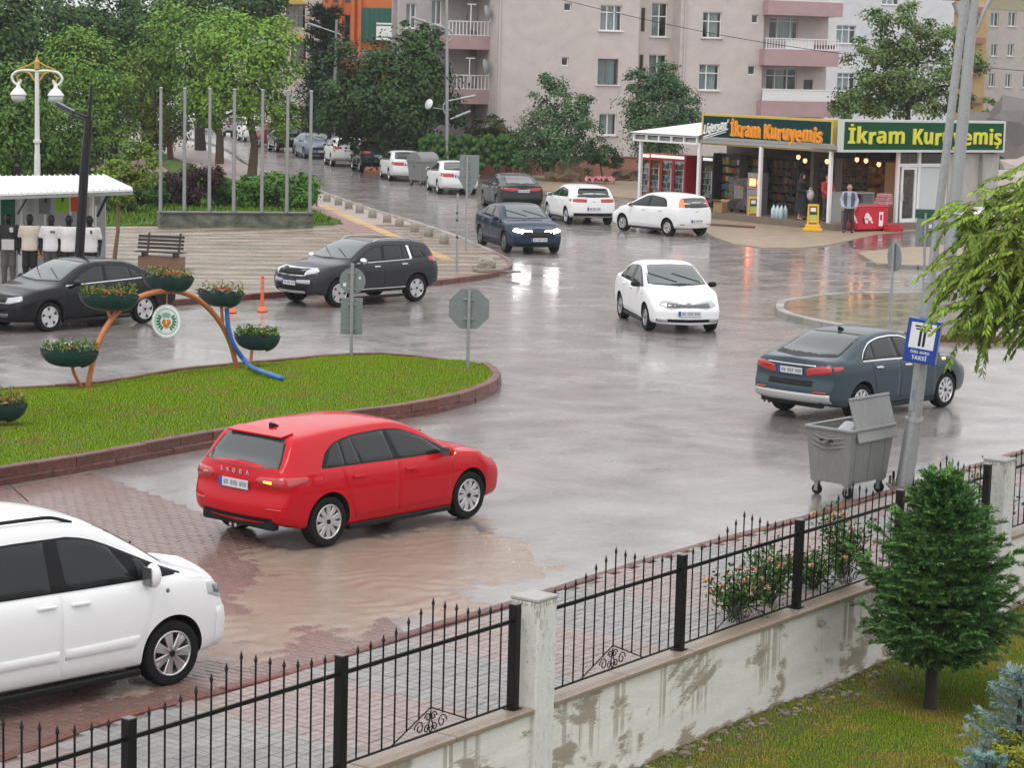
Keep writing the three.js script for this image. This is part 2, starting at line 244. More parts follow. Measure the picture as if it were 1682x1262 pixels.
function makeWheel(S) {
  const tr = S.tr, rr = S.rim, tw = S.tw || 0.105, X = M4().makeRotationX(PI / 2);
  const tyre = mb(); tyre.geo(new THREE.LatheGeometry([[rr, -tw * 0.9], [tr * 0.94, -tw], [tr * 0.99, -tw * 0.8], [tr, -tw * 0.55], [tr, tw * 0.55], [tr * 0.99, tw * 0.8], [tr * 0.94, tw], [rr + 0.012, tw * 0.92], [rr, tw * 0.8], [rr, -tw * 0.9]].map((p) => new THREE.Vector2(p[0], p[1])), 36), X);
  const rim = mb(); rim.geo(new THREE.LatheGeometry([[rr - 0.012, -tw * 0.85], [rr + 0.002, tw * 0.86], [rr - 0.008, tw * 0.98], [rr - 0.022, tw * 0.9], [rr - 0.03, tw * 0.3], [rr - 0.04, -tw * 0.85]].map((p) => new THREE.Vector2(p[0], p[1])), 36), X);
  const ns = S.spokes || 5, w0 = S.sw || 0.036;
  for (let i = 0; i < ns; i++) for (const tq of S.twin ? [-1, 1] : [0]) {
    const a = i / ns * 2 * PI + tq * (S.twinA || 0.13), sh = [[0.03, -w0 * 0.55], [rr - 0.015, -w0 * (S.flare || 0.8)], [rr - 0.015, w0 * (S.flare || 0.8)], [0.03, w0 * 0.55]];
    rim.ext(sh, 0.022, M4().makeRotationZ(a).multiply(M4().makeTranslation(0, 0, tw * 0.6)), 0.006);
  }
  rim.cyl(0.065, 0.075, 0.03, 0, 0, tw * 0.72, 16, PI / 2);
  const bk = mb(); bk.cyl(rr - 0.035, rr - 0.035, 0.02, 0, 0, 0, 24, PI / 2); 
  const cap = mb(); cap.cyl(0.03, 0.03, 0.012, 0, 0, tw * 0.9, 12, PI / 2);
  const hold = new THREE.Group();
  const w = new THREE.Group(); w.name = 'wheel';
  tyre.build('tyre', MT.rubber, w); rim.build('rim', S.rimMat || CM.alloy, w); bk.build('brake_disc', S.discMat || CM.brake, w); cap.build('hub_cap', CM.trim, w);
  return w;
}
const kinds = new Map();
function carKind(S) { // shapes shared by all cars of one kind
  if (kinds.has(S.id)) return kinds.get(S.id);
  const C = carShape(S); C.S = S; C.list = [];
  for (const f of S.feats) {
    const sides = f.s === 0 ? [1] : [1, -1];
    for (const s of sides) { const g = patch(C, P[f.p](S, s, f.lo, f.hi, f.T), f.nu || 10, f.nv || 5, f.off ?? 0.005, f.skirt ?? 0.008); C.list.push({ g, f, s }); }
  }
  C.wheel = makeWheel(S);
  kinds.set(S.id, C); return C;
}
function makeCar(S, name, label, category, paintMat, o = {}) {
  const C = carKind(S), g = thing(name, label, category, V(), 0, o.group), L = S.L, hw = S.W / 2;
  const m = (geo, nm, mt, par = g) => { const x = new THREE.Mesh(geo, mt); x.name = nm; x.castShadow = x.receiveShadow = true; par.add(x); return x; };
  m(C.body, 'body', paintMat); m(C.well, 'wheel_well', CM.well);
  const doors = [];
  for (const { g: geo, f, s } of C.list) {
    let mt = f.m === 'paint' ? paintMat : CM[(o.swap && o.swap[f.m]) || f.m] || f.m;
    if (o.lit && f.lit && (o.lit[f.lit] === true || o.lit[f.lit] === s)) mt = CM[f.litMat];
    const x = m(geo, f.n, mt); if (f.n === 'door') doors.push([x, f, s]);
    if (f.handle) { const [hx, hy] = f.handle, r = new THREE.Ray(V(hx - L / 2, hy, s * 3), V(0, 0, -s)), h = C.bvh.raycastFirst(r, THREE.DoubleSide); if (h) { const b = mb(); b.rbox(0.2, 0.034, 0.03, 0.012, h.point.x, h.point.y, h.point.z + s * 0.022, 0, s * 0.15, -0.03); b.rbox(0.17, 0.055, 0.006, 0.002, h.point.x, h.point.y - 0.005, h.point.z + s * 0.004, 0, s * 0.15, 0); b.build('handle', o.chromeHandles ? CM.chrome : paintMat, x); } }
  }
  const steer = o.steer || 0;
  for (const [ax, front] of [[S.ra, 0], [L - S.fa, 1]]) for (const s of [1, -1]) { const w = C.wheel.clone(); w.position.set(ax - L / 2, S.tr, s * (hw - (S.tw || 0.105) - 0.025)); w.rotation.y = (s < 0 ? PI : 0) + (front ? steer : 0); w.rotation.z = ax * 3; g.add(w); }
  for (const s of [1, -1]) { // door mirrors
    const mx = S.mirror[0] - L / 2, my = S.mirror[1], r = new THREE.Ray(V(mx, my - 0.05, s * 3), V(0, 0, -s)), h = C.bvh.raycastFirst(r, THREE.DoubleSide), z = h ? Math.abs(h.point.z) : hw;
    const b = mb(), ms = S.mirrorSize || [0.11, 0.145, 0.2]; b.sph(0.5, mx, my, s * (z + ms[2] * 0.62), ms[0] * 1.15, ms[1], ms[2] * 1.1); b.rbox(0.05, 0.03, 0.12, 0.01, mx, my - ms[1] * 0.42, s * (z + 0.03));
    const mm = b.build('mirror', o.mirrorMat || paintMat, g); one((q) => q.rbox(0.012, ms[1] * 0.75, ms[2] * 0.8, 0.005, mx - ms[0] * 0.53, my, s * (z + ms[2] * 0.62)), 'mirror_glass', CM.lampDark, mm);
    if (o.mirrorLit) one((q) => q.rbox(0.06, 0.022, 0.1, 0.008, mx + 0.045, my - 0.03, s * (z + ms[2] * 0.75)), 'indicator', CM.amberLit, mm);
  }
  for (const [px, py, tilt] of S.plates) { // number plates: front and rear
    const front = px > 0, r = new THREE.Ray(V(front ? 5 : -5, py, 0), V(front ? -1 : 1, 0, 0)), h = C.bvh.raycastFirst(r, THREE.DoubleSide); if (!h) continue;
    const x = m(plateGeo, 'number_plate', plates[(o.plate || 0) % 4]); x.position.set(h.point.x + (front ? 0.018 : -0.018), py, 0); x.rotation.order = 'YXZ'; x.rotation.set(tilt || 0, front ? PI / 2 : -PI / 2, 0);
  }
  for (const f of S.extra || []) f(g, C, o, paintMat);
  return g;
}
// stands a car with the outer contact points of two wheels of one side (side 1 right, -1 left) at two pixels of the photograph
function placeCar(g, S, rear, front, side, scale = 1) {
  const a = G(...rear), b = G(...front), d = b.clone().sub(a).normalize(), right = V(-d.z, 0, d.x), mid = a.clone().add(b).multiplyScalar(0.5), off = (S.ra + S.L - S.fa) / 2 - S.L / 2;
  g.scale.setScalar(scale); g.position.copy(mid).addScaledVector(right, -side * (S.W / 2 - 0.06) * scale).addScaledVector(d, -off * scale); g.rotation.y = Math.atan2(-d.z, d.x); return g;
}
function placeAt(g, px, py, heading, scale = 1) { const p = G(px, py); g.position.copy(p); g.rotation.y = heading; g.scale.setScalar(scale); return g; }

// ---- kinds
const base = { crown: 0.06, sh: 0.95, k: 0.42, sub: 2, st: 56, nl: 0.75, tl: 0.6, bf: 0.2, br: 0.12, tr: 0.315, rim: 0.215 };
function feat(p, n, m, lo, hi, o = {}) { return { p, n, m, lo, hi, ...o }; }
// common kit: windscreen, rear window, side glass, doors, lamps from a handful of numbers
function kit(S, q) {
  const F = [], z = (f) => S.W / 2 * f;
  // windscreen and rear window as seen from front and back: z half widths at the bottom and the top
  const [wb, wt, zb, zt] = q.ws; F.push(feat('front', 'windscreen_frame', 'trim', [[-zb - 0.03, wb - 0.015], [0, wb - 0.045], [zb + 0.03, wb - 0.015]], [[-zt - 0.025, wt + 0.012], [0, wt + 0.03], [zt + 0.025, wt + 0.012]], { s: 0, nu: 12, nv: 6, off: 0.002 }));
  F.push(feat('front', 'windscreen', 'screen', [[-zb, wb], [0, wb - 0.025], [zb, wb]], [[-zt, wt], [0, wt + 0.018], [zt, wt]], { s: 0, nu: 14, nv: 8, off: 0.006 }));
  const [rb, rt, yb, yt] = q.rw; F.push(feat('rear', 'rear_window_frame', 'trim', [[-yb - 0.03, rb - 0.02], [0, rb - 0.035], [yb + 0.03, rb - 0.02]], [[-yt - 0.03, rt + 0.015], [0, rt + 0.03], [yt + 0.03, rt + 0.015]], { s: 0, nu: 12, nv: 5, off: 0.002 }));
  F.push(feat('rear', 'rear_window', 'rearGlass', [[-yb, rb], [0, rb - 0.015], [yb, rb]], [[-yt, rt], [0, rt + 0.015], [yt, rt]], { s: 0, nu: 12, nv: 6, off: 0.006 }));
  // side glass: outline of the whole band, then panes
  if (q.bandChrome) F.push(feat('side', 'window_trim', 'chrome', q.bandLo.map(([x, y]) => [x, y - 0.022]), q.bandHi.map(([x, y]) => [x, y + 0.02]), { nu: 22, nv: 6, off: 0.0025 }));
  F.push(feat('side', 'window_frame', 'gloss', q.bandLo, q.bandHi, { nu: 22, nv: 6, off: 0.004 }));
  for (const [lo, hi] of q.panes) F.push(feat('side', 'window', 'glass', lo, hi, { nu: 9, nv: 5, off: 0.007 }));
  for (const [lo, hi, handle] of q.doors) F.push(feat('side', 'door', 'paint', lo, hi, { nu: 12, nv: 10, off: 0.005, skirt: 0.012, handle }));
  return F;
}
const strip = (y0, y1, z0, z1) => [[[z0, y0], [(z0 + z1) / 2, y0], [z1, y0]], [[z0, y1], [(z0 + z1) / 2, y1], [z1, y1]]];
function spec(id, q) {
  const S = { ...base, id, ...q }; const F = [];
  const pts = (f, x0, x1, dy, n = 8) => Array.from({ length: n + 1 }, (_, i) => { const x = lerp(x0, x1, i / n); return [x, f(x) + dy]; });
  const lo = (x) => pl(q.lo, x), hi = (x) => pl(q.hi, x), b0 = q.lo[0][0], b1 = q.lo[q.lo.length - 1][0];
  const K = { ws: q.ws, rw: q.rw, bandChrome: q.bandChrome, bandLo: pts(lo, b0, b1, 0, 20), bandHi: pts(hi, b0, b1, 0, 20),
    panes: q.panes.map(([a, b, c, d]) => [pts(lo, a, b, 0.014), pts(hi, c, d, -0.022)]),
    doors: q.doors.map(([a, b, c, d, hx, hy, y0]) => [pts(() => y0 || 0.33, a, b, 0, 6), pts(lo, c, d, -0.025, 6), [hx, hy]]) };
  F.push(...kit(S, K), ...(q.feats || [])); S.feats = F; return S;
}
const fl = (ph, lo, hi, m = 'lamp', o = {}) => feat('cornerF', 'headlight', m, ph.map((p, i) => [p, lo[i]]), ph.map((p, i) => [p, hi[i]]), { nu: 10, nv: 4, off: 0.006, ...o });
const rl = (ph, lo, hi, o = {}) => feat('cornerR', 'tail_light', 'red', ph.map((p, i) => [p, lo[i]]), ph.map((p, i) => [p, hi[i]]), { nu: 10, nv: 4, off: 0.007, ...o });
const bandF = (n, m, y0, y1, z, o = {}) => feat('front', n, m, [[-z, y0 + 0.01], [0, y0], [z, y0 + 0.01]], [[-z, y1 + 0.01], [0, y1], [z, y1 + 0.01]], { s: 0, nu: 14, nv: 3, ...o });
const bandR = (n, m, y0, y1, z, o = {}) => feat('rear', n, m, [[-z, y0], [0, y0], [z, y0]], [[-z, y1], [0, y1], [z, y1]], { s: 0, nu: 14, nv: 3, ...o });
const wiper = (g, C, o, pm) => { for (const zz of [-0.55, 0.0]) { const S = C.S, p = []; for (let i = 0; i <= 6; i++) { const r = new THREE.Ray(V(5, S.ws[0] + 0.025 + i * 0.028, zz + i * 0.1), V(-1, 0, 0)), h = C.bvh.raycastFirst(r, THREE.DoubleSide); if (h) p.push(h.point.clone().add(V(0.012, 0.012, 0))); } if (p.length > 3) one((b) => b.tube(p, 0.009, 10, 5), 'wiper', CM.trim, g); } };
const fin = (x, y) => (g, C, o, pm) => one((b) => b.ext([[-0.09, 0], [0.07, 0], [0.0, 0.035], [-0.075, 0.06], [-0.09, 0.05]], 0.03, M4().makeTranslation(x - C.S.L / 2, y, -0.015), 0.005), 'antenna', CM.trim, g);
const rails = (x0, x1, k = 'silver') => (g, C) => { for (const s of [1, -1]) { const p = []; for (let i = 0; i <= 8; i++) { const x = lerp(x0, x1, i / 8) - C.S.L / 2, z = s * C.S.railZ, r = new THREE.Ray(V(x, 5, z), V(0, -1, 0)), h = C.bvh.raycastFirst(r, THREE.DoubleSide); if (h) p.push(h.point.clone().add(V(0, (i === 0 || i === 8) ? 0 : 0.045, 0))); } if (p.length > 4) one((b) => b.tube(p, 0.018, 24, 6), 'roof_rail', CM[k], g); } };
const sill = (g, C) => { const S = C.S; for (const s of [1, -1]) one((b) => b.rbox(S.L - S.ra - S.fa - 2 * S.tr - 0.1, 0.07, 0.1, 0.02, (S.ra + S.L - S.fa) / 2 - S.L / 2, 0.2, s * (S.W / 2 - 0.075)), 'side_sill', CM.trim, g); };
const underTail = (g, C) => one((b) => { b.rbox(0.12, 0.14, C.S.W * 0.72, 0.03, -C.S.L / 2 + 0.14, 0.33, 0); }, 'rear_valance', CM.trim, g);
const muffler = (z) => (g, C) => one((b) => { for (const d of [-0.045, 0.045]) b.cyl(0.026, 0.026, 0.16, -C.S.L / 2 + 0.09, 0.27, z + d, 12, 0, PI / 2); }, 'exhaust_pipe', CM.chrome, g);

const KIND = {
  wagonHatch: spec('wagonHatch', { L: 4.36, W: 1.79, ra: 0.84, fa: 0.87, tr: 0.318, rim: 0.222, spokes: 5, twin: true, twinA: 0.3, sw: 0.032, flare: 1.1, k: 0.4, tl: 0.5,
    top: [[0, 0.93], [0.06, 1.0], [0.2, 1.17], [0.36, 1.34], [0.46, 1.405], [0.65, 1.43], [1.2, 1.465], [1.9, 1.47], [2.3, 1.44], [2.7, 1.3], [3.05, 1.1], [3.25, 1.01], [3.6, 0.965], [3.95, 0.9], [4.2, 0.81], [4.36, 0.72]],
    belt: [[0, 0.88], [0.3, 0.95], [0.8, 0.975], [2, 0.95], [3.1, 0.925], [3.6, 0.89], [4.0, 0.81], [4.36, 0.66]], bot: [[0, 0.36], [0.35, 0.27], [0.9, 0.2], [3.5, 0.19], [4.36, 0.25]],
    plan: [[0, 0.87], [0.25, 0.95], [0.7, 0.99], [1.5, 1], [3.2, 1], [3.8, 0.97], [4.15, 0.88], [4.36, 0.77]], nose: [[0.2, 0.08], [0.35, 0.01], [0.5, 0], [0.64, 0.03], [0.76, 0.12], [0.9, 0.24]], tail: [[0.25, 0.1], [0.4, 0.02], [0.55, 0], [0.75, 0.04], [0.86, 0.02], [1.1, 0.06]],
    lo: [[0.74, 1.0], [1.5, 0.985], [2.4, 0.965], [3.1, 0.955]], hi: [[0.74, 1.03], [0.86, 1.19], [1.05, 1.29], [1.4, 1.345], [2.0, 1.355], [2.3, 1.325], [2.7, 1.175], [3.1, 0.975]],
    panes: [[0.8, 1.12, 0.95, 1.12], [1.16, 1.4, 1.16, 1.34], [1.42, 2.02, 1.36, 1.95], [2.11, 2.98, 2.03, 2.66]],
    doors: [[1.3, 2.07, 1.06, 2.07, 1.33, 0.845], [2.095, 3.05, 2.095, 3.14, 2.3, 0.83]], mirror: [2.93, 1.0], ws: [1.045, 1.39, 0.66, 0.54], rw: [1.04, 1.36, 0.63, 0.5], plates: [[1, 0.45, 0], [-1, 0.8, 0]],
    feats: [rl([8, 45, 80], [0.83, 0.8, 0.87], [0.925, 0.935, 0.93], { lit: 'tail', litMat: 'red' }), feat('rear', 'tail_light', 'red', [[0.38, 0.855], [0.6, 0.835]], [[0.38, 0.9], [0.6, 0.925]], { nu: 4, nv: 3, off: 0.007 }),
      feat('rear', 'indicator', 'amber', [[0.5, 0.862], [0.61, 0.85]], [[0.5, 0.882], [0.61, 0.88]], { nu: 4, nv: 2, off: 0.016, lit: 'ind', litMat: 'amberLit' }),
      fl([-8, 30, 62], [0.66, 0.665, 0.76], [0.735, 0.77, 0.815], 'lamp'), bandF('grille', 'trim', 0.6, 0.74, 0.42), bandF('air_intake', 'trim', 0.28, 0.42, 0.55), bandR('rear_bumper', 'trim', 0.27, 0.42, 0.62), feat('side', 'fuel_flap', 'paint', [[0.56, 0.8], [0.7, 0.8]], [[0.56, 0.9], [0.7, 0.9]], { nu: 4, nv: 4, off: 0.006 }), feat('top', 'bonnet', 'paint', [[3.42, -0.66], [3.42, 0], [3.42, 0.66]], [[4.1, -0.6], [4.16, 0], [4.1, 0.6]], { s: 0, nu: 12, nv: 6, off: 0.006, skirt: 0.01 }), feat('rear', 'reflector', 'red', [[0.55, 0.52], [0.76, 0.52]], [[0.55, 0.545], [0.76, 0.545]], { nu: 3, nv: 2 })],
    extra: [wiper, sill, underTail, muffler(0.0), fin(0.72, 1.43), (g, C) => one((b) => { b.rbox(0.04, 0.03, 0.5, 0.01, -2.18 + 0.16, 1.06, 0.05, 0, 0, 0.4); }, 'rear_wiper', CM.trim, g), (g, C, o, pm) => one((b) => b.rbox(0.22, 0.024, 0.98, 0.01, -2.18 + 0.46, 1.402, 0, 0, 0, 0.16), 'spoiler', pm, g)] }),
  van: spec('van', { L: 4.16, W: 1.76, ra: 0.78, fa: 0.87, tr: 0.318, rim: 0.222, spokes: 7, twin: true, twinA: 0.13, sw: 0.024, flare: 0.9, k: 0.2, crown: 0.1, railZ: 0.6, nl: 0.7,
    top: [[0, 1.5], [0.05, 1.62], [0.2, 1.7], [0.6, 1.75], [1.4, 1.77], [2.1, 1.755], [2.5, 1.68], [2.9, 1.47], [3.2, 1.28], [3.4, 1.165], [3.6, 1.11], [3.85, 1.06], [4.03, 1.0], [4.16, 0.92]],
    belt: [[0, 1.1], [1.5, 1.06], [3.0, 1.03], [3.5, 1.02], [3.85, 0.985], [4.16, 0.87]], bot: [[0, 0.34], [0.5, 0.25], [3.4, 0.23], [4.16, 0.27]],
    plan: [[0, 0.93], [0.3, 0.98], [1, 1], [3.1, 1], [3.65, 0.975], [3.95, 0.9], [4.16, 0.8]], nose: [[0.2, 0.07], [0.4, 0], [0.55, 0], [0.7, 0.03], [0.9, 0.1], [1.1, 0.2]], tail: [[0.3, 0.06], [0.5, 0], [0.9, 0.03], [1.6, 0.12]],
    lo: [[0.35, 1.12], [1.5, 1.1], [2.35, 1.085], [3.42, 1.075]], hi: [[0.35, 1.45], [0.6, 1.55], [1.5, 1.585], [2.2, 1.575], [2.45, 1.52], [2.8, 1.355], [3.15, 1.19], [3.42, 1.085]],
    panes: [[0.45, 1.0, 0.52, 1.0], [1.12, 1.92, 1.12, 1.9], [2.1, 2.86, 2.05, 2.6], [2.92, 3.1, 2.86, 2.95]],
    doors: [[1.25, 2.0, 1.02, 2.0, 1.85, 0.985, 0.31], [2.025, 2.88, 2.025, 3.1, 2.22, 0.97, 0.31]], mirror: [3.0, 1.13], mirrorSize: [0.13, 0.24, 0.16], ws: [1.2, 1.62, 0.7, 0.6], rw: [1.12, 1.55, 0.6, 0.56], plates: [[1, 0.5, 0], [-1, 0.8, 0]],
    feats: [fl([-5, 28, 55, 78], [0.73, 0.72, 0.76, 0.84], [0.83, 0.895, 0.935, 0.945], 'lamp'), feat('cornerF', 'headlight', 'lampDark', [[20, 0.77], [45, 0.79], [68, 0.84]], [[20, 0.83], [45, 0.89], [68, 0.91]], { nu: 5, nv: 3, off: 0.014 }), bandF('grille', 'chrome', 0.52, 0.78, 0.5), bandF('air_intake', 'trim', 0.3, 0.46, 0.55), feat('cornerF', 'bumper', 'paint', [[-20, 0.3], [20, 0.29], [66, 0.33]], [[-20, 0.66], [20, 0.66], [66, 0.68]], { nu: 12, nv: 6, off: 0.012 }), feat('cornerF', 'fog_lamp_grille', 'trim', [[-6, 0.36], [40, 0.38]], [[-6, 0.5], [40, 0.55]], { nu: 6, nv: 3, off: 0.02 }),
      feat('side', 'side_moulding', 'paint', [[1.3, 0.47], [1.98, 0.47]], [[1.3, 0.56], [1.98, 0.56]], { nu: 8, nv: 2, off: 0.016 }), feat('side', 'side_moulding', 'paint', [[2.05, 0.47], [2.84, 0.47]], [[2.05, 0.56], [2.88, 0.57]], { nu: 8, nv: 2, off: 0.016 }), rl([0, 40], [0.9, 0.9], [1.4, 1.4]), feat('side', 'indicator', 'lampDark', [[3.2, 0.93], [3.235, 0.93]], [[3.2, 0.965], [3.235, 0.965]], { nu: 2, nv: 2 })],
    extra: [wiper, sill, rails(0.5, 2.3, 'trim'), (g) => one((b) => b.bar(V(0.33, 1.73, -0.25), V(-0.05, 2.08, -0.28), 0.006, 0.003), 'antenna', CM.trim, g), (g) => one((b) => { for (const z of [0.62, -0.62]) b.rbox(0.03, 0.22, 0.2, 0.01, 2.08 - 0.87 - 0.38, 0.3, z * 1.1); }, 'mudguard', CM.trim, g)] }),
  blueSedan: spec('blueSedan', { L: 4.53, W: 1.79, ra: 0.96, fa: 0.93, tr: 0.318, rim: 0.228, spokes: 10, sw: 0.032, flare: 0.9, k: 0.42, tl: 0.5,
    top: [[0, 0.99], [0.08, 1.08], [0.3, 1.11], [0.55, 1.15], [0.8, 1.24], [1.15, 1.38], [1.5, 1.465], [1.95, 1.495], [2.3, 1.48], [2.6, 1.4], [3.0, 1.21], [3.3, 1.06], [3.45, 1.01], [3.9, 0.96], [4.25, 0.87], [4.45, 0.78], [4.53, 0.72]],
    belt: [[0, 0.95], [0.4, 1.03], [1.0, 1.02], [2.2, 0.98], [3.2, 0.94], [3.8, 0.9], [4.2, 0.8], [4.53, 0.66]], bot: [[0, 0.36], [0.4, 0.26], [0.95, 0.2], [3.6, 0.19], [4.53, 0.25]],
    plan: [[0, 0.86], [0.25, 0.95], [0.8, 1], [3.3, 1], [3.95, 0.97], [4.3, 0.88], [4.53, 0.76]], nose: [[0.2, 0.08], [0.4, 0], [0.55, 0], [0.68, 0.04], [0.8, 0.14], [0.95, 0.25]], tail: [[0.25, 0.1], [0.42, 0.01], [0.56, 0], [0.75, 0.05], [0.92, 0.04], [1.08, 0.06]],
    lo: [[0.98, 1.04], [1.6, 1.03], [2.4, 1.005], [3.2, 0.985]], hi: [[0.98, 1.07], [1.08, 1.18], [1.3, 1.31], [1.6, 1.37], [2.0, 1.385], [2.35, 1.36], [2.7, 1.23], [3.2, 1.0]], bandChrome: true,
    panes: [[1.02, 1.3, 1.14, 1.3], [1.33, 2.02, 1.36, 1.98], [2.12, 3.05, 2.06, 2.68]], doors: [[1.42, 2.06, 1.2, 2.06, 1.42, 0.9], [2.085, 3.2, 2.085, 3.2, 2.3, 0.88]], mirror: [3.0, 1.03], ws: [1.06, 1.42, 0.66, 0.54], rw: [1.13, 1.41, 0.6, 0.52], plates: [[1, 0.42, 0], [-1, 0.87, 0.1]],
    feats: [rl([-2, 30, 72], [0.8, 0.84, 0.93], [0.92, 0.985, 0.98], { lit: 'tail', litMat: 'redLit' }), bandR('chrome_strip', 'chrome', 0.965, 0.988, 0.5, { off: 0.012 }), bandR('rear_diffuser', 'silver', 0.36, 0.5, 0.78, { nu: 18, off: 0.02 }), bandR('rear_bumper_insert', 'trim', 0.62, 0.72, 0.46), fl([-5, 30, 62], [0.68, 0.7, 0.8], [0.78, 0.82, 0.86], 'lamp'), bandF('grille', 'trim', 0.56, 0.72, 0.5), bandF('air_intake', 'trim', 0.28, 0.42, 0.55),
      feat('side', 'indicator', 'amber', [[3.42, 0.88], [3.52, 0.88]], [[3.42, 0.92], [3.52, 0.92]], { nu: 3, nv: 2, off: 0.01, lit: 'side', litMat: 'amberLit' }), feat('rear', 'reflector', 'red', [[0.5, 0.52], [0.72, 0.52]], [[0.5, 0.545], [0.72, 0.545]], { nu: 3, nv: 2, off: 0.02 })],
    extra: [wiper, sill, underTail, fin(1.5, 1.465), muffler(-0.5)] }),
  smallSedan: spec('smallSedan', { L: 4.28, W: 1.695, ra: 0.92, fa: 0.86, tr: 0.298, rim: 0.19, spokes: 6, sw: 0.05, k: 0.42, rimMat: mat([0.35, 0.36, 0.37], 0.4, 0.6),
    top: [[0, 0.96], [0.1, 1.06], [0.4, 1.09], [0.7, 1.16], [1.1, 1.37], [1.4, 1.45], [1.85, 1.47], [2.2, 1.45], [2.5, 1.35], [2.9, 1.14], [3.15, 1.03], [3.3, 0.995], [3.7, 0.94], [4.0, 0.84], [4.2, 0.72], [4.28, 0.66]],
    belt: [[0, 0.92], [0.5, 1.0], [2, 0.96], [3.1, 0.925], [3.6, 0.87], [4.0, 0.74], [4.28, 0.6]], bot: [[0, 0.33], [0.5, 0.24], [3.5, 0.2], [4.28, 0.22]], plan: [[0, 0.86], [0.3, 0.96], [0.9, 1], [3.2, 1], [3.7, 0.97], [4.05, 0.89], [4.28, 0.77]],
    nose: [[0.2, 0.05], [0.35, 0], [0.5, 0], [0.6, 0.04], [0.72, 0.12], [0.9, 0.24]], tail: [[0.3, 0.06], [0.45, 0], [0.6, 0.01], [0.95, 0.06]],
    lo: [[0.85, 1.0], [2, 0.975], [3.02, 0.955]], hi: [[0.85, 1.03], [1.0, 1.18], [1.25, 1.32], [1.9, 1.37], [2.2, 1.335], [2.6, 1.17], [3.02, 0.97]], panes: [[0.92, 1.2, 1.05, 1.2], [1.23, 1.85, 1.26, 1.82], [1.96, 2.88, 1.92, 2.5]],
    doors: [[1.38, 1.9, 1.15, 1.9, 1.3, 0.88], [1.925, 2.98, 1.925, 2.98, 2.1, 0.86]], mirror: [2.78, 1.0], mirrorSize: [0.12, 0.13, 0.19], ws: [1.04, 1.39, 0.655, 0.55], rw: [1.13, 1.4, 0.56, 0.5], plates: [[1, 0.47, 0], [-1, 0.8, 0]],
    feats: [fl([-26, 10, 48], [0.6, 0.565, 0.64], [0.69, 0.745, 0.75], 'lamp', { T: 0.5 }), feat('cornerF', 'headlight', 'lampDark', [[-14, 0.6], [22, 0.6]], [[-14, 0.68], [22, 0.7]], { nu: 5, nv: 3, off: 0.014, T: 0.5 }), bandF('grille', 'lampDark', 0.6, 0.665, 0.34, { off: 0.014 }), bandF('air_intake', 'trim', 0.27, 0.34, 0.72, { nu: 18 }), feat('front', 'fog_lamp', 'lamp', [[0.48, 0.28], [0.7, 0.3]], [[0.48, 0.35], [0.7, 0.36]], { nu: 3, nv: 3, off: 0.016 }),
      rl([0, 40], [0.75, 0.75], [0.92, 0.95]), feat('side', 'indicator', 'amber', [[3.1, 0.8], [3.17, 0.8]], [[3.1, 0.83], [3.17, 0.83]], { nu: 2, nv: 2 })],
    extra: [wiper, sill, (g, C) => { const r = new THREE.Ray(V(5, 0.7, 0), V(-1, 0, 0)), h = C.bvh.raycastFirst(r, THREE.DoubleSide); one((b) => b.sph(0.05, h.point.x + 0.005, 0.7, 0, 0.3, 0.75, 1.3), 'badge', CM.chrome, g); }] }),
  suv: spec('suv', { L: 4.44, W: 1.855, ra: 0.89, fa: 0.91, tr: 0.352, rim: 0.238, tw: 0.115, spokes: 5, sw: 0.09, flare: 0.95, k: 0.34, crown: 0.09, railZ: 0.6, gap: 0.05, tl: 0.45,
    top: [[0, 1.05], [0.08, 1.15], [0.25, 1.36], [0.42, 1.52], [0.55, 1.575], [1.2, 1.63], [1.8, 1.64], [2.25, 1.6], [2.6, 1.47], [3.0, 1.25], [3.2, 1.16], [3.35, 1.13], [3.8, 1.08], [4.15, 1.0], [4.35, 0.9], [4.44, 0.82]],
    belt: [[0, 1.02], [0.5, 1.1], [1.2, 1.1], [2.5, 1.06], [3.3, 1.05], [3.9, 0.98], [4.25, 0.87], [4.44, 0.76]], bot: [[0, 0.45], [0.5, 0.32], [3.5, 0.29], [4.1, 0.31], [4.44, 0.38]], plan: [[0, 0.88], [0.3, 0.97], [0.8, 1], [3.4, 1], [3.95, 0.975], [4.25, 0.9], [4.44, 0.8]],
    nose: [[0.3, 0.08], [0.45, 0.01], [0.6, 0], [0.8, 0.03], [0.9, 0.07], [1.05, 0.18]], tail: [[0.4, 0.07], [0.55, 0], [0.75, 0], [1.0, 0.04], [1.2, 0.05]],
    lo: [[0.55, 1.17], [1.2, 1.13], [2.2, 1.1], [3.08, 1.08]], hi: [[0.55, 1.21], [0.75, 1.36], [1.1, 1.45], [1.8, 1.5], [2.2, 1.475], [2.55, 1.35], [2.85, 1.19], [3.08, 1.09]], panes: [[0.66, 0.98, 0.8, 1.05], [1.2, 1.36, 1.25, 1.36], [1.39, 2.02, 1.4, 1.96], [2.12, 2.98, 2.06, 2.55]], bandChrome: false,
    doors: [[1.36, 2.06, 1.15, 2.06, 1.36, 1.0, 0.4], [2.085, 3.12, 2.085, 3.12, 2.3, 0.97, 0.4]], mirror: [2.86, 1.13], mirrorSize: [0.13, 0.18, 0.22], ws: [1.19, 1.57, 0.72, 0.58], rw: [1.18, 1.5, 0.62, 0.52], plates: [[1, 0.6, 0], [-1, 0.9, 0]],
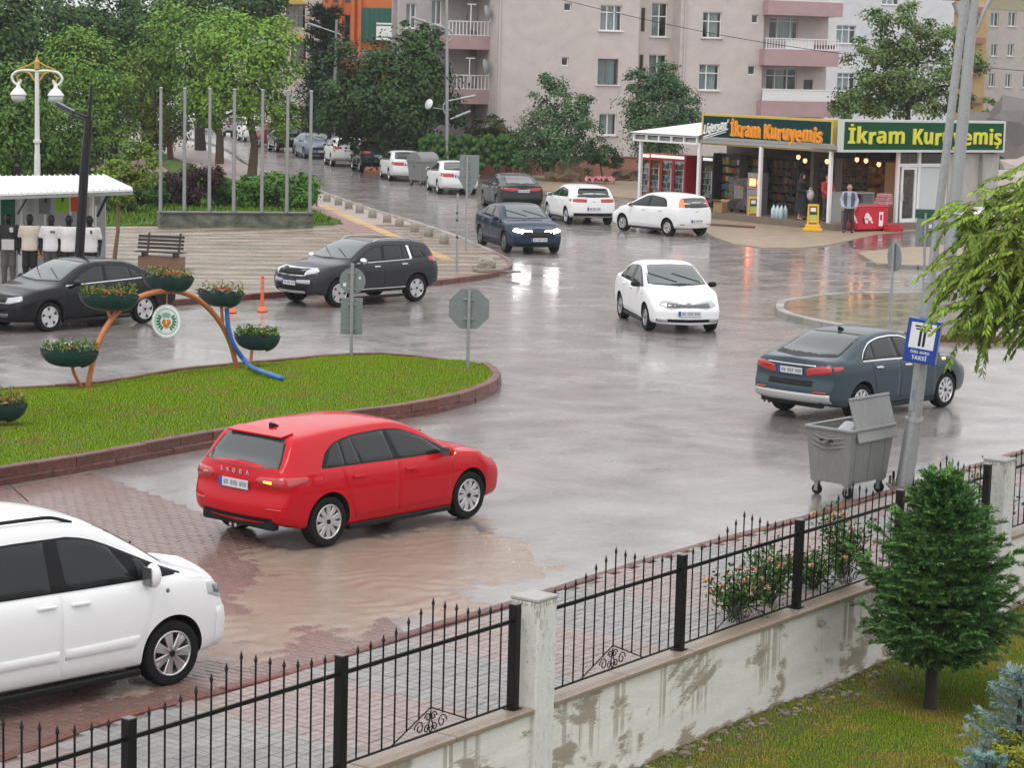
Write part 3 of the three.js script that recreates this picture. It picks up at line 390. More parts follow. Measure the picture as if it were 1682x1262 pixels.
    feats: [feat('side', 'pillar_trim', 'chrome', [[1.06, 1.125], [1.14, 1.125]], [[1.11, 1.45], [1.19, 1.455]], { nu: 3, nv: 6, off: 0.01 }), feat('side', 'window_trim', 'chrome', [[1.1, 1.105], [2.0, 1.08], [2.95, 1.06]], [[1.1, 1.125], [2.0, 1.1], [2.95, 1.082]], { nu: 12, nv: 2, off: 0.01 }), fl([-16, 24, 62], [0.8, 0.82, 0.91], [0.9, 0.965, 0.985], 'lamp'), bandF('grille_surround', 'chrome', 0.775, 0.965, 0.52, { off: 0.01 }), bandF('grille', 'trim', 0.8, 0.945, 0.49, { off: 0.018 }), bandF('air_intake', 'trim', 0.42, 0.58, 0.6), bandF('skid_plate', 'silver', 0.34, 0.4, 0.5),
      feat('cornerF', 'fog_lamp', 'lamp', [[-12, 0.6], [34, 0.6]], [[-12, 0.68], [34, 0.7]], { nu: 6, nv: 3, off: 0.012 }), rl([5, 45, 82], [1.0, 1.0, 1.06], [1.14, 1.16, 1.16]), feat('side', 'side_trim', 'silver', [[1.3, 0.4], [3.1, 0.4]], [[1.3, 0.425], [3.1, 0.425]], { nu: 12, nv: 2, off: 0.016 })],
    extra: [wiper, sill, rails(0.8, 2.2)] }),
  blackSedan: spec('blackSedan', { L: 4.64, W: 1.78, ra: 1.05, fa: 0.94, tr: 0.318, rim: 0.225, spokes: 5, sw: 0.1, flare: 0.75, k: 0.42,
    top: [[0, 1.0], [0.1, 1.07], [0.5, 1.1], [0.8, 1.16], [1.2, 1.34], [1.55, 1.43], [2.1, 1.455], [2.45, 1.43], [2.8, 1.32], [3.2, 1.12], [3.45, 1.01], [3.6, 0.98], [4.1, 0.92], [4.4, 0.84], [4.55, 0.74], [4.64, 0.68]],
    belt: [[0, 0.95], [0.6, 1.02], [2.2, 0.97], [3.4, 0.93], [4.0, 0.87], [4.4, 0.76], [4.64, 0.64]], bot: [[0, 0.34], [0.5, 0.25], [3.7, 0.2], [4.64, 0.22]], plan: [[0, 0.88], [0.3, 0.96], [0.9, 1], [3.5, 1], [4.05, 0.97], [4.4, 0.89], [4.64, 0.78]],
    nose: [[0.2, 0.06], [0.38, 0], [0.52, 0], [0.66, 0.03], [0.75, 0.1], [0.9, 0.22]], tail: [[0.3, 0.06], [0.5, 0], [0.8, 0.03], [1.05, 0.05]],
    lo: [[1.1, 1.03], [2.3, 0.995], [3.3, 0.965]], hi: [[1.1, 1.05], [1.25, 1.17], [1.5, 1.29], [2.0, 1.35], [2.4, 1.325], [2.8, 1.18], [3.3, 0.98]], bandChrome: false, panes: [[1.18, 1.4, 1.3, 1.42], [1.44, 2.12, 1.47, 2.08], [2.22, 3.12, 2.17, 2.75]],
    doors: [[1.5, 2.16, 1.28, 2.16, 1.5, 0.9], [2.185, 3.26, 2.185, 3.26, 2.4, 0.88]], mirror: [3.06, 1.02], ws: [1.06, 1.39, 0.66, 0.54], rw: [1.12, 1.38, 0.6, 0.52], plates: [[1, 0.46, 0], [-1, 0.85, 0]],
    feats: [feat('side', 'window_trim', 'chrome', [[1.15, 1.01], [2.3, 0.975], [3.25, 0.945]], [[1.15, 1.032], [2.3, 0.997], [3.25, 0.967]], { nu: 14, nv: 2, off: 0.009 }), fl([-14, 26, 58], [0.62, 0.62, 0.69], [0.72, 0.745, 0.78], 'lamp'), bandF('grille', 'trim', 0.63, 0.72, 0.46, { off: 0.012 }), bandF('air_intake', 'trim', 0.28, 0.42, 0.66), feat('cornerF', 'fog_lamp', 'lampDark', [[-10, 0.33], [22, 0.33]], [[-10, 0.4], [22, 0.41]], { nu: 5, nv: 3, off: 0.012 }), rl([-5, 35, 68], [0.8, 0.8, 0.86], [0.95, 0.97, 0.97], { lit: 'tail', litMat: 'redLit' })],
    extra: [wiper, sill] }),
  fastback: spec('fastback', { L: 4.67, W: 1.82, ra: 0.97, fa: 0.93, tr: 0.325, rim: 0.225, spokes: 5, sw: 0.055, twin: true, twinA: 0.2, k: 0.43, rimMat: mat([0.2, 0.2, 0.21], 0.35, 0.7),
    top: [[0, 0.98], [0.1, 1.08], [0.4, 1.13], [0.8, 1.23], [1.3, 1.39], [1.7, 1.455], [2.2, 1.475], [2.5, 1.45], [2.9, 1.3], [3.3, 1.1], [3.5, 1.03], [3.9, 0.98], [4.3, 0.89], [4.55, 0.78], [4.67, 0.7]],
    belt: [[0, 0.94], [0.5, 1.02], [2.2, 0.98], [3.4, 0.95], [4.0, 0.88], [4.4, 0.77], [4.67, 0.64]], bot: [[0, 0.34], [0.5, 0.25], [3.7, 0.2], [4.67, 0.24]], plan: [[0, 0.86], [0.3, 0.96], [0.9, 1], [3.5, 1], [4.05, 0.97], [4.42, 0.88], [4.67, 0.76]],
    nose: [[0.2, 0.07], [0.38, 0], [0.55, 0], [0.66, 0.04], [0.78, 0.12], [0.95, 0.24]], tail: [[0.3, 0.06], [0.5, 0], [0.8, 0.03], [1.05, 0.05]],
    lo: [[0.95, 1.05], [2.3, 1.01], [3.3, 0.985]], hi: [[0.95, 1.07], [1.15, 1.2], [1.5, 1.32], [2.1, 1.37], [2.45, 1.345], [2.85, 1.2], [3.3, 1.0]], panes: [[1.05, 1.32, 1.2, 1.36], [1.36, 2.12, 1.42, 2.08], [2.22, 3.12, 2.17, 2.78]],
    doors: [[1.45, 2.16, 1.22, 2.16, 1.45, 0.9], [2.185, 3.26, 2.185, 3.26, 2.4, 0.88]], mirror: [3.06, 1.03], ws: [1.08, 1.41, 0.66, 0.54], rw: [1.13, 1.38, 0.58, 0.5], plates: [[1, 0.47, 0], [-1, 0.85, 0]],
    feats: [fl([-18, 22, 58], [0.665, 0.66, 0.72], [0.74, 0.76, 0.79], 'lamp', { lit: 'head', litMat: 'headLit', off: 0.01 }), bandF('grille', 'trim', 0.54, 0.7, 0.5, { off: 0.012 }), bandF('air_intake', 'trim', 0.27, 0.36, 0.66), rl([-20, 20, 62], [0.84, 0.84, 0.9], [0.95, 0.97, 0.97], { lit: 'tail', litMat: 'redLit' }), feat('cornerR', 'tail_light', 'red', [[-22, 0.85], [-2, 0.85]], [[-22, 0.95], [-2, 0.96]], { nu: 4, nv: 3 }), bandR('rear_bumper_insert', 'trim', 0.35, 0.56, 0.75)],
    extra: [wiper, sill] }),
  hatch: spec('hatch', { L: 4.26, W: 1.79, ra: 0.78, fa: 0.86, tr: 0.316, rim: 0.215, spokes: 5, sw: 0.05, twin: true, twinA: 0.22, k: 0.4, tl: 0.4,
    top: [[0, 1.0], [0.06, 1.1], [0.16, 1.26], [0.28, 1.38], [0.4, 1.415], [1.0, 1.45], [1.7, 1.455], [2.1, 1.43], [2.5, 1.3], [2.9, 1.1], [3.1, 1.015], [3.3, 0.98], [3.8, 0.91], [4.1, 0.8], [4.26, 0.68]],
    belt: [[0, 0.95], [0.4, 1.0], [2.0, 0.96], [3.0, 0.93], [3.7, 0.85], [4.26, 0.64]], bot: [[0, 0.34], [0.5, 0.25], [3.4, 0.2], [4.26, 0.24]], plan: [[0, 0.9], [0.2, 0.965], [0.7, 1], [3.1, 1], [3.7, 0.97], [4.05, 0.89], [4.26, 0.78]],
    nose: [[0.2, 0.06], [0.38, 0], [0.55, 0], [0.7, 0.06], [0.9, 0.22]], tail: [[0.3, 0.06], [0.5, 0], [0.75, 0.01], [0.95, 0.03], [1.1, 0.05]],
    lo: [[0.7, 1.03], [1.8, 0.99], [2.95, 0.965]], hi: [[0.7, 1.06], [0.85, 1.2], [1.05, 1.29], [1.8, 1.345], [2.1, 1.315], [2.5, 1.17], [2.95, 0.98]], panes: [[0.98, 1.2, 1.02, 1.2], [1.23, 1.85, 1.24, 1.8], [1.95, 2.8, 1.9, 2.42]],
    doors: [[1.22, 1.89, 1.02, 1.89, 1.2, 0.89], [1.915, 2.95, 1.915, 2.95, 2.1, 0.87]], mirror: [2.74, 1.0], ws: [1.06, 1.39, 0.66, 0.54], rw: [1.07, 1.33, 0.6, 0.53], plates: [[1, 0.45, 0], [-1, 0.62, 0]],
    feats: [rl([-8, 30, 70], [0.86, 0.86, 0.9], [0.98, 0.99, 0.98], { lit: 'tail', litMat: 'redLit' }), bandR('rear_bumper_insert', 'trim', 0.34, 0.46, 0.75), fl([-10, 30, 60], [0.62, 0.64, 0.72], [0.72, 0.76, 0.79]), bandF('grille', 'trim', 0.62, 0.7, 0.5), bandF('air_intake', 'trim', 0.27, 0.4, 0.6), (0, bandR('badge', 'chrome', 0.88, 0.94, 0.05, { nu: 3, nv: 3, off: 0.012 }))],
    extra: [wiper, sill, (g, C, o, pm) => one((b) => b.rbox(0.26, 0.03, 1.05, 0.012, -2.13 + 0.3, 1.395, 0, 0, 0, 0.1), 'spoiler', pm, g)] }),
  smallHatch: spec('smallHatch', { L: 4.03, W: 1.69, ra: 0.66, fa: 0.86, tr: 0.298, rim: 0.19, spokes: 7, sw: 0.035, k: 0.38, tl: 0.4,
    top: [[0, 1.0], [0.06, 1.1], [0.16, 1.28], [0.27, 1.4], [0.4, 1.44], [1.0, 1.485], [1.6, 1.49], [2.0, 1.455], [2.4, 1.31], [2.8, 1.1], [3.0, 1.01], [3.2, 0.97], [3.6, 0.88], [3.9, 0.74], [4.03, 0.62]],
    belt: [[0, 0.96], [0.4, 1.02], [2.0, 0.96], [2.9, 0.92], [3.5, 0.82], [4.03, 0.6]], bot: [[0, 0.32], [0.5, 0.24], [3.3, 0.19], [4.03, 0.22]], plan: [[0, 0.86], [0.2, 0.95], [0.7, 1], [2.9, 1], [3.5, 0.96], [3.85, 0.87], [4.03, 0.74]],
    nose: [[0.2, 0.05], [0.38, 0], [0.5, 0], [0.66, 0.06], [0.85, 0.22]], tail: [[0.3, 0.05], [0.5, 0], [0.75, 0.01], [0.95, 0.03], [1.1, 0.05]],
    lo: [[0.72, 1.03], [1.7, 0.985], [2.85, 0.96]], hi: [[0.72, 1.07], [0.85, 1.27], [1.0, 1.33], [1.7, 1.385], [2.0, 1.35], [2.4, 1.18], [2.85, 0.975]], panes: [[0.8, 1.68, 0.9, 1.64], [1.78, 2.7, 1.74, 2.36]],
    doors: [[1.12, 1.72, 0.9, 1.72, 1.05, 0.89], [1.745, 2.82, 1.745, 2.82, 1.95, 0.87]], mirror: [2.64, 0.99], ws: [1.05, 1.41, 0.62, 0.52], rw: [1.05, 1.33, 0.56, 0.5], plates: [[1, 0.4, 0], [-1, 0.55, 0]],
    feats: [rl([12, 50], [1.04, 1.04], [1.32, 1.32], { T: 0.4, lit: 'tail', litMat: 'redLit', nu: 5, nv: 6 }), feat('rear', 'reflector', 'red', [[0.5, 0.42], [0.68, 0.42]], [[0.5, 0.45], [0.68, 0.45]], { nu: 3, nv: 2 }), fl([0, 50], [0.62, 0.7], [0.72, 0.79]), bandR('badge', 'chrome', 0.88, 0.94, 0.045, { nu: 3, nv: 3, off: 0.012 })],
    extra: [wiper, sill] }),
};
// ---------------------------------------------------------------- ground, road, pavements, lawns
const FA = V(-2.146, 0, -17.373), FD = V(0.58472, 0, -0.81123).normalize(), FN = V(-FD.z, 0, FD.x); // the garden fence's line; FN points into the garden
const F = (t, off = 0, y = 0) => FA.clone().addScaledVector(FD, t).addScaledVector(FN, off).setY(y);
const GARDEN = -0.9;
const wetRough = tex(512, 512, (u, v) => { const a = tn(u, v, 4, 5, 21), b = tn(u, v, 18, 3, 31); return clamp(0.34 + 0.26 * a + 0.08 * b, 0.1, 0.7); });
const roadMap = tex(512, 512, (u, v) => { const a = tn(u, v, 5, 5, 41), b = tn(u, v, 60, 2, 51); const k = 0.41 + 0.09 * a + 0.06 * b; return [k * 1.05, k * 0.98, k * 0.945]; }, true);
const aggregate = tex(512, 512, (u, v) => 0.5 + 0.35 * tn(u, v, 70, 2, 61) + 0.2 * tn(u, v, 12, 3, 63));
const wetCoat = tex(512, 512, (u, v) => clamp(0.9 + 0.45 * tn(u, v, 4, 4, 121), 0.45, 1)), coatRough = tex(512, 512, (u, v) => clamp(0.55 + 0.4 * tn(u, v, 6, 4, 131) + 0.15 * tn(u, v, 40, 2, 137), 0.22, 1));
const wet = (o, k = 1) => phys(0xffffff, 0.6, { clearcoat: k, clearcoatMap: rep(wetCoat, 1 / 13), clearcoatRoughness: 0.33, clearcoatRoughnessMap: rep(coatRough, 1 / 9), ...o });
const M_ROAD = wet({ map: rep(roadMap, 1 / 7), bumpMap: rep(aggregate, 1 / 3.1), bumpScale: 0.005 });
const M_PATCH = wet({ color: lin(0.05, 0.048, 0.049), roughnessMap: rep(wetRough, 1 / 5), bumpMap: rep(aggregate, 1 / 2), bumpScale: 0.008 });
const dirtMap = tex(512, 512, (u, v) => { const a = tn(u, v, 6, 5, 71), b = tn(u, v, 50, 2, 81), k = 0.95 + 0.12 * a + 0.1 * b; return [0.6 * k, 0.535 * k, 0.455 * k]; }, true);
const M_DIRT = mat(0xffffff, 0.55, 0, { map: rep(dirtMap, 1 / 5), roughnessMap: rep(grain, 1 / 3), bumpMap: rep(aggregate, 1 / 2), bumpScale: 0.02 });
const lawnMap = tex(512, 512, (u, v) => { const a = tn(u, v, 5, 5, 91), b = tn(u, v, 60, 2, 95), k = 0.85 + 0.3 * b; return [(0.36 + 0.1 * a) * k, 0.5 * k, (0.13 + 0.02 * a) * k]; }, true);
const M_LAWN = mat(0xffffff, 0.85, 0, { map: rep(lawnMap, 1 / 4), bumpMap: rep(fineBump, 1.2), bumpScale: 0.03 });
{ const g = new THREE.PlaneGeometry(1600, 1600, 1, 1); g.rotateX(-PI / 2); const b = mb(); b.geo(g, M4().makeTranslation(0, -1.4, -300)); struct(b.build('ground', M_DIRT)); }
struct(sheet([F(-30, -0.1), F(60, -0.1), V(160, 0, -120), V(160, 0, -320), V(-160, 0, -320), V(-160, 0, 10), V(-25, 0, 10)], 'road', M_ROAD, 0));
// darker patches of newer asphalt and tyre-worn lanes
struct(sheet([[1385, 388], [1440, 380], [1530, 378], [1682, 392], [1682, 408], [1530, 405], [1450, 412], [1400, 408]].map((p) => G(...p)), 'asphalt_patch', M_PATCH, 0.012));

// kerbs: stones of their own along a line
const redKerbMap = tex(128, 128, (u, v) => { const a = tn(u, v, 8, 4, 3), k = 0.85 + 0.25 * a; return [0.45 * k, 0.27 * k, 0.225 * k]; }, true);
const KERB = { red: [0, 1, 2].map((i) => mat([[1, 1, 1], [0.8, 0.8, 0.82], [1.15, 1.05, 1.0]][i], 0.45, 0, { map: redKerbMap, bumpMap: fineBump, bumpScale: 0.006 })), grey: [0, 1, 2].map((i) => mat([[0.3, 0.285, 0.26], [0.24, 0.23, 0.215], [0.36, 0.345, 0.32]][i], 0.5, 0, { map: grain, bumpMap: fineBump, bumpScale: 0.005 })) };
function kerbRun(name, pts, len, w, y0, y1, mats, inward = 0, kind = 'kerb_stone') {
  const c = new THREE.CatmullRomCurve3(pts, false, 'centripetal'), L = c.getLength(), n = Math.max(2, Math.round(L / len)), P = c.getSpacedPoints(n), k = struct(new THREE.Group()); k.name = numbered(name); scene.add(k);
  const geos = [0, 1, 2].map((i) => chamfer(L / n - 0.014, y1 - y0, w, 0.014));
  for (let i = 0; i < n; i++) { const a = P[i], b = P[i + 1], d = b.clone().sub(a), m = new THREE.Mesh(geos[i % 3], mats[Math.floor(R(0, mats.length))]); m.name = kind; m.castShadow = m.receiveShadow = true; m.position.copy(a).add(b).multiplyScalar(0.5).setY((y0 + y1) / 2 + R(-0.006, 0.006)); m.rotation.set(0, Math.atan2(-d.z, d.x) + R(-0.012, 0.012), 0); m.position.addScaledVector(V(-d.z, 0, d.x).normalize(), inward * w / 2 + R(-0.006, 0.006)); k.add(m); }
  return k;
}
// planted island in the middle of the road
const islNear = [[-150, 824], [0, 799], [145, 774], [208, 762], [300, 744], [342, 736], [500, 711], [714, 680], [790, 658], [818, 643]].map((p) => G(...p)), islTip = [[823, 634], [818, 626], [803, 616]].map((p) => G(...p)), islFar = [[720, 600], [640, 591], [560, 592], [450, 602], [300, 616], [140, 641], [0, 650], [-150, 668]].map((p) => G(...p));
const islEdge = spline([...islNear, ...islTip, ...islFar], 90);
kerbRun('kerb', [...islNear, ...islTip], 0.74, 0.16, 0.1, 0.25, KERB.red, -1);
kerbRun('kerb', [...islNear, ...islTip], 1.3, 0.2, -0.05, 0.1, KERB.red, -0.85, 'base_course');
kerbRun('kerb', [islTip[2], ...islFar], 0.74, 0.12, -0.05, 0.15, KERB.red, -1);
const islC = islEdge.reduce((s, p) => s.add(p), V()).multiplyScalar(1 / islEdge.length);
function inPoly(x, z, P) { let c = false; for (let i = 0, j = P.length - 1; i < P.length; j = i++) if ((P[i].z > z) !== (P[j].z > z) && x < (P[j].x - P[i].x) * (z - P[i].z) / (P[j].z - P[i].z) + P[i].x) c = !c; return c; }
function distPoly(x, z, P) { let d = 1e9; for (let i = 0; i < P.length - 1; i++) { const ax = P[i].x, az = P[i].z, bx = P[i + 1].x - ax, bz = P[i + 1].z - az, t = clamp(((x - ax) * bx + (z - az) * bz) / (bx * bx + bz * bz || 1)); d = Math.min(d, Math.hypot(x - ax - bx * t, z - az - bz * t)); } return d; }
const islH = (x, z) => { const dn = distPoly(x, z, [...islNear, ...islTip]), df = distPoly(x, z, islFar), h0 = lerp(0.1, 0.23, clamp(df / (dn + df + 0.01))); return h0 + 0.1 * smooth(Math.min(dn, df) / 2) + 0.015 * n2(x, z); };
function terrain(poly, step, H, name, m, inset = -1) { // grid clipped to a polygon by its cells' centres, following H
  let x0 = 1e9, x1 = -1e9, z0 = 1e9, z1 = -1e9; for (const p of poly) { x0 = Math.min(x0, p.x); x1 = Math.max(x1, p.x); z0 = Math.min(z0, p.z); z1 = Math.max(z1, p.z); }
  const pos = [], nx = Math.ceil((x1 - x0) / step), nz = Math.ceil((z1 - z0) / step), at = (i, j) => { const x = x0 + i * step, z = z0 + j * step; return [x, H(x, z), z]; };
  for (let j = 0; j < nz; j++) for (let i = 0; i < nx; i++) if (inPoly(x0 + (i + 0.5) * step, z0 + (j + 0.5) * step, poly) && (inset < 0 || distPoly(x0 + (i + 0.5) * step, z0 + (j + 0.5) * step, poly) > inset)) { const a = at(i, j), b = at(i + 1, j), c = at(i, j + 1), d = at(i + 1, j + 1); pos.push(...a, ...c, ...b, ...b, ...c, ...d); }
  let g = new THREE.BufferGeometry(); g.setAttribute('position', new THREE.Float32BufferAttribute(pos, 3)); g = mergeVertices(g, 1e-4); g.computeVertexNormals(); const b = mb(); b.geo(g); return b.build(name, m);
}
struct(terrain(islEdge, 0.1, islH, 'island_turf', M_LAWN, 0.07)).name = numbered('turf');

// tufts of grass: one blade clump, many copies
const tuft = (() => { const r = mulberry(4), pos = []; for (let i = 0; i < 7; i++) { const a = r() * 6.28, l = 0.6 + r() * 0.6, x = (r() - 0.5) * 0.9, z = (r() - 0.5) * 0.9, w = 0.1, dx = Math.cos(a), dz = Math.sin(a), bx = (r() - 0.5) * 0.8, bz = (r() - 0.5) * 0.8; pos.push(x - dx * w, 0, z - dz * w, x + dx * w, 0, z + dz * w, x + bx * l, l, z + bz * l); } const g = new THREE.BufferGeometry(); g.setAttribute('position', new THREE.Float32BufferAttribute(pos, 3)); const nn = new Float32Array(pos.length); for (let i = 0; i < nn.length; i += 3) { nn[i] = (r() - 0.5) * 0.6; nn[i + 1] = 0.85; nn[i + 2] = (r() - 0.5) * 0.6; } g.setAttribute('normal', new THREE.BufferAttribute(nn, 3)); return g; })();
const M_GRASS = phys(0xffffff, 0.7, { side: THREE.DoubleSide, specularIntensity: 0.08 });
function grass(n, pick, label, hgt, col) {
  const im = new THREE.InstancedMesh(tuft, M_GRASS, n), m = M4(), q = new THREE.Quaternion(), c = new THREE.Color();
  for (let i = 0; i < n; i++) { const p = pick(), s = hgt * R(0.6, 1.25); q.setFromAxisAngle(V(0, 1, 0), R(0, 6.28)); m.compose(p, q, V(s * 1.1, s, s * 1.1)); im.setMatrixAt(i, m); c.setRGB(...col(p)); im.setColorAt(i, c); }
  im.name = numbered('grass'); im.castShadow = im.receiveShadow = true; scene.add(im); stuff(tag(im, label, 'grass')); return im;
}
const islIn = islEdge.filter((p) => p.x > -9.6);
rnd = mulberry(21);
grass(70000, () => { for (;;) { const x = R(-9.6, 0), z = R(-46.5, -29); if (inPoly(x, z, islEdge) && distPoly(x, z, islEdge) > 0.16) return V(x, islH(x, z) - 0.008, z); } }, 'bright green mown grass covering the kerbed island', 0.034, (p) => { const a = n2(p.x * 0.6, p.z * 0.5), b = n2(p.x * 2.1 + 9, p.z * 2), dry = smooth((a * 0.6 + b * 0.55 - 0.05) * 1.5), k = R(0.75, 1.25); return [lerp(0.31, 0.42, dry) * k, lerp(0.48, 0.39, dry) * k, lerp(0.02, 0.07, dry) * k]; });

// pavement beside the garden fence: kerb, and paving stones
const kerbPts = [[-180, 1300], [7, 1237], [189, 1172], [400, 1119], [548, 1076], [686, 1031], [834, 988], [979, 941], [1130, 897], [1308, 850], [1453, 806], [1600, 762], [1760, 713]].map((p) => G(p[0], p[1], 0.12));
const kc = new THREE.CatmullRomCurve3(kerbPts, false, 'centripetal').getSpacedPoints(120);
kerbRun('kerb', kerbPts.map((p) => p.clone().setY(0)), 0.8, 0.13, -0.1, 0.125, KERB.red, 1);
const walkPoly = [...kc.map((p) => p.clone().setY(0)), F(16.5, -0.12), F(-10, -0.12)];
struct(slab(walkPoly, 'pavement_bed', mat([0.17, 0.16, 0.15], 0.7, 0, { map: grain }), -0.1, 0.09)).name = numbered('pavement');
{
  const W = scene.getObjectByName('pavement') || scene.children[scene.children.length - 1];
  const pm = [[0.25, 0.245, 0.24], [0.225, 0.22, 0.216], [0.275, 0.267, 0.26], [0.285, 0.225, 0.208], [0.262, 0.2, 0.185], [0.31, 0.245, 0.228]].map((c) => mat(c, 0.34, 0, { map: rep(grain, 2), bumpMap: rep(fineBump, 4), bumpScale: 0.003 }));
  const bl = 0.2, bw = 0.1, pg = [0, 1].map((i) => chamfer(bl - 0.008, 0.05, bw - 0.008, 0.007));
  const rest = pm.map(() => []), near = [], m = M4(), ry = Math.atan2(-FD.z, FD.x);
  rnd = mulberry(33);
  const dk = (p) => { const o = p.clone().sub(FA); return -o.dot(FN); };
  for (let i = -40; i < 95; i++) for (let j = 0; j < 34; j++) { // basket weave along the fence line
    const t = i * 0.2, o = 0.22 + j * 0.1, odd = (i + Math.floor(j / 2)) & 1; let p, a;
    if (odd) { p = F(t + 0.1, -(o), 0.1); a = 0; } else { if (j & 1) { p = F(t + 0.15, -(o - 0.05), 0.1); } else p = F(t + 0.05, -(o + 0.05), 0.1); a = PI / 2; }
    if (!inPoly(p.x, p.z, walkPoly) || distPoly(p.x, p.z, kc) < 0.21) continue;
    const red = ((Math.floor((t + 100.4) / 1.6) & 1) === 0), ci = (red ? 3 : 0) + Math.floor(R(0, 3)); p.y += R(-0.003, 0.003);
    const d = p.length(); m.makeRotationY(ry + a + R(-0.01, 0.01)).setPosition(p);
    const sx = p.x / -p.z * FPX + PW / 2; if (sx < -60 || sx > PW + 60) { rest[ci].push(m.clone()); continue; }
    near.push([d, m.clone(), ci]);
  }
  near.sort((a, b) => a[0] - b[0]);
  near.forEach(([d, mm, ci], i) => { if (i < 296) { const x = new THREE.Mesh(pg[i & 1], pm[ci]); x.name = 'paver'; x.applyMatrix4(mm); x.receiveShadow = x.castShadow = true; W.add(x); } else rest[ci].push(mm); });
  const far = mergeMesh(rest.flatMap((l, ci) => l.map((mm) => { const g = pg[0].clone().applyMatrix4(mm), c = new Float32Array(g.attributes.position.count * 3), k = pm[ci].color; for (let q = 0; q < c.length; q += 3) { c[q] = k.r; c[q + 1] = k.g; c[q + 2] = k.b; } g.setAttribute('color', new THREE.BufferAttribute(c, 3)); return g; })), 'pavers', mat(0xffffff, 0.42, 0, { vertexColors: true, map: rep(grain, 2) }), W); stuff(far);
}
// flooded brick carriageway
const brickPoly = [[-200, 860], [0, 806], [150, 778], [330, 842], [430, 890], [560, 950], [660, 1036]].map((p) => G(...p)).concat(kc.filter((p) => p.x < -0.9).reverse().map((p) => p.clone().setY(0)));
{
  const L = []; rnd = mulberry(35); const m = M4(), a0 = 0.55;
  for (let i = -80; i < 80; i++) for (let j = -90; j < 90; j++) { const odd = (i + j) & 1, u = i * 0.2 + (odd ? 0 : 0), v = j * 0.1; const x = -5 + (u * Math.cos(a0) - (v + (i & 1) * 0.0) * Math.sin(a0)) , z = -25 + (u * Math.sin(a0) + v * Math.cos(a0)); const xs = x + (j & 1) * 0.1 * Math.cos(a0), zs = z + (j & 1) * 0.1 * Math.sin(a0); if (!inPoly(xs, zs, brickPoly)) continue; m.makeRotationY(-a0 + R(-0.015, 0.015)).setPosition(xs, -0.016 + R(-0.002, 0.002), zs); L.push(m.clone()); }
  const im = new THREE.InstancedMesh(chamfer(0.19, 0.05, 0.09, 0.008), wet({ clearcoat: 0.5, map: rep(grain, 2), bumpMap: rep(fineBump, 3), bumpScale: 0.003 }), L.length), c = new THREE.Color();
  L.forEach((q, i) => { im.setMatrixAt(i, q); const k = R(0.88, 1.12); c.setRGB(0.19 * k, 0.108 * k, 0.09 * k); im.setColorAt(i, c); }); im.receiveShadow = true; im.name = 'bricks'; stuff(im);
  const bed = struct(sheet(brickPoly, 'brick_paving', mat([0.14, 0.09, 0.075], 0.25, 0, { map: grain }), 0.0055)); bed.add(im);
}
// muddy flood water, with the ripples that the red car and the stream leave
const redSpot = G(640, 880);
const floodPoly = [[-60, 1240], [180, 1050], [300, 950], [345, 900], [470, 880], [640, 865], [800, 845], [900, 862], [960, 900], [940, 945], [834, 997], [548, 1086], [300, 1160]].map((p) => G(...p));
const wakes = [[G(520, 905), 26, 0.007], [G(790, 850), 22, 0.005], [G(700, 990), 19, 0.0055]];
function floodH(x, z) {
  const e = distPoly(x, z, [...floodPoly, floodPoly[0]]); let h = -0.014 + 0.036 * smooth((e + 0.5 * n2(x * 0.7, z * 0.6) + 0.2 * n2(x * 2.6, z * 2.2)) / 1.3);
  const s = clamp((-z - 20) / 14), amp = 1 - 0.55 * s;
  const wx = x + 0.22 * n2(x * 0.8 + 3, z * 0.8), wz = z + 0.3 * n2(x * 0.6, z * 0.6 + 7);
  for (const [p, f, a] of wakes) { const d = Math.hypot(wx - p.x, (wz - p.z) * 0.8); h += a * amp * Math.sin(d * f) * Math.exp(-d * 0.55) * smooth(d * 2); }
  const q = x * 0.42 - z * 0.1; h += amp * 0.0075 * Math.sin((wx * 0.55 + wz * 0.84) * 17 + 2.4 * n2(x * 0.5, z * 0.4)) * smooth(0.5 + n2(x * 0.45 + 4, z * 0.35)) + amp * 0.0022 * n2(x * 7, z * 7) + 0.0012 * n2(x * 17, z * 17);
  return h;
}
const M_FLOOD = phys([0.27, 0.205, 0.16], 0.1, { ior: 1.33, bumpMap: rep(fineBump, 0.9), bumpScale: 0.006, roughnessMap: rep(grain, 0.4) });
struct(terrain(floodPoly, 0.06, floodH, 'flood_water', M_FLOOD));

// the plaza: patterned paving behind a red kerb, and its lawn
const plazaKerb = [[-700, 590], [-300, 552], [0, 526], [250, 505], [440, 490], [700, 470], [790, 459], [822, 451], [836, 443], [836, 436], [812, 421], [790, 411], [745, 392], [700, 376], [600, 345], [525, 318]].map((p) => G(...p));
const streetKerb = [G(525, 318), G(430, 284), V(-24.5, 0, -165), V(-60, 0, -215)];
const bandMap = tex(1024, 1024, (u, v) => { // arcs of stamped paving, brown and cream
  const X = (u - 0.5) * 60, Z = (v - 0.5) * 60, arcs = [[-2, 6, 1.9], [12, 2, 1.6], [-18, -4, 2.1], [6, -16, 1.8]]; let d = 1e9; for (const [a, b, p] of arcs) { const r = Math.hypot(X - a, Z - b); d = Math.min(d, r < 15 ? Math.abs(((r + 0.5 * tn(u, v, 6, 2)) / p) % 1 - 0.5) : 9); }
  const n = tn(u, v, 30, 4, 9), st = d < 9 ? smooth((d - 0.2) * 8) : smooth((Math.abs(((Z + X * 0.2 + 1.5 * tn(u, v, 3, 2, 4)) / 1.3) % 1) - 0.5) * 5), k = 0.95 + 0.16 * n; return [lerp(0.5, 0.64, st) * k, lerp(0.41, 0.58, st) * k, lerp(0.34, 0.51, st) * k]; }, true);
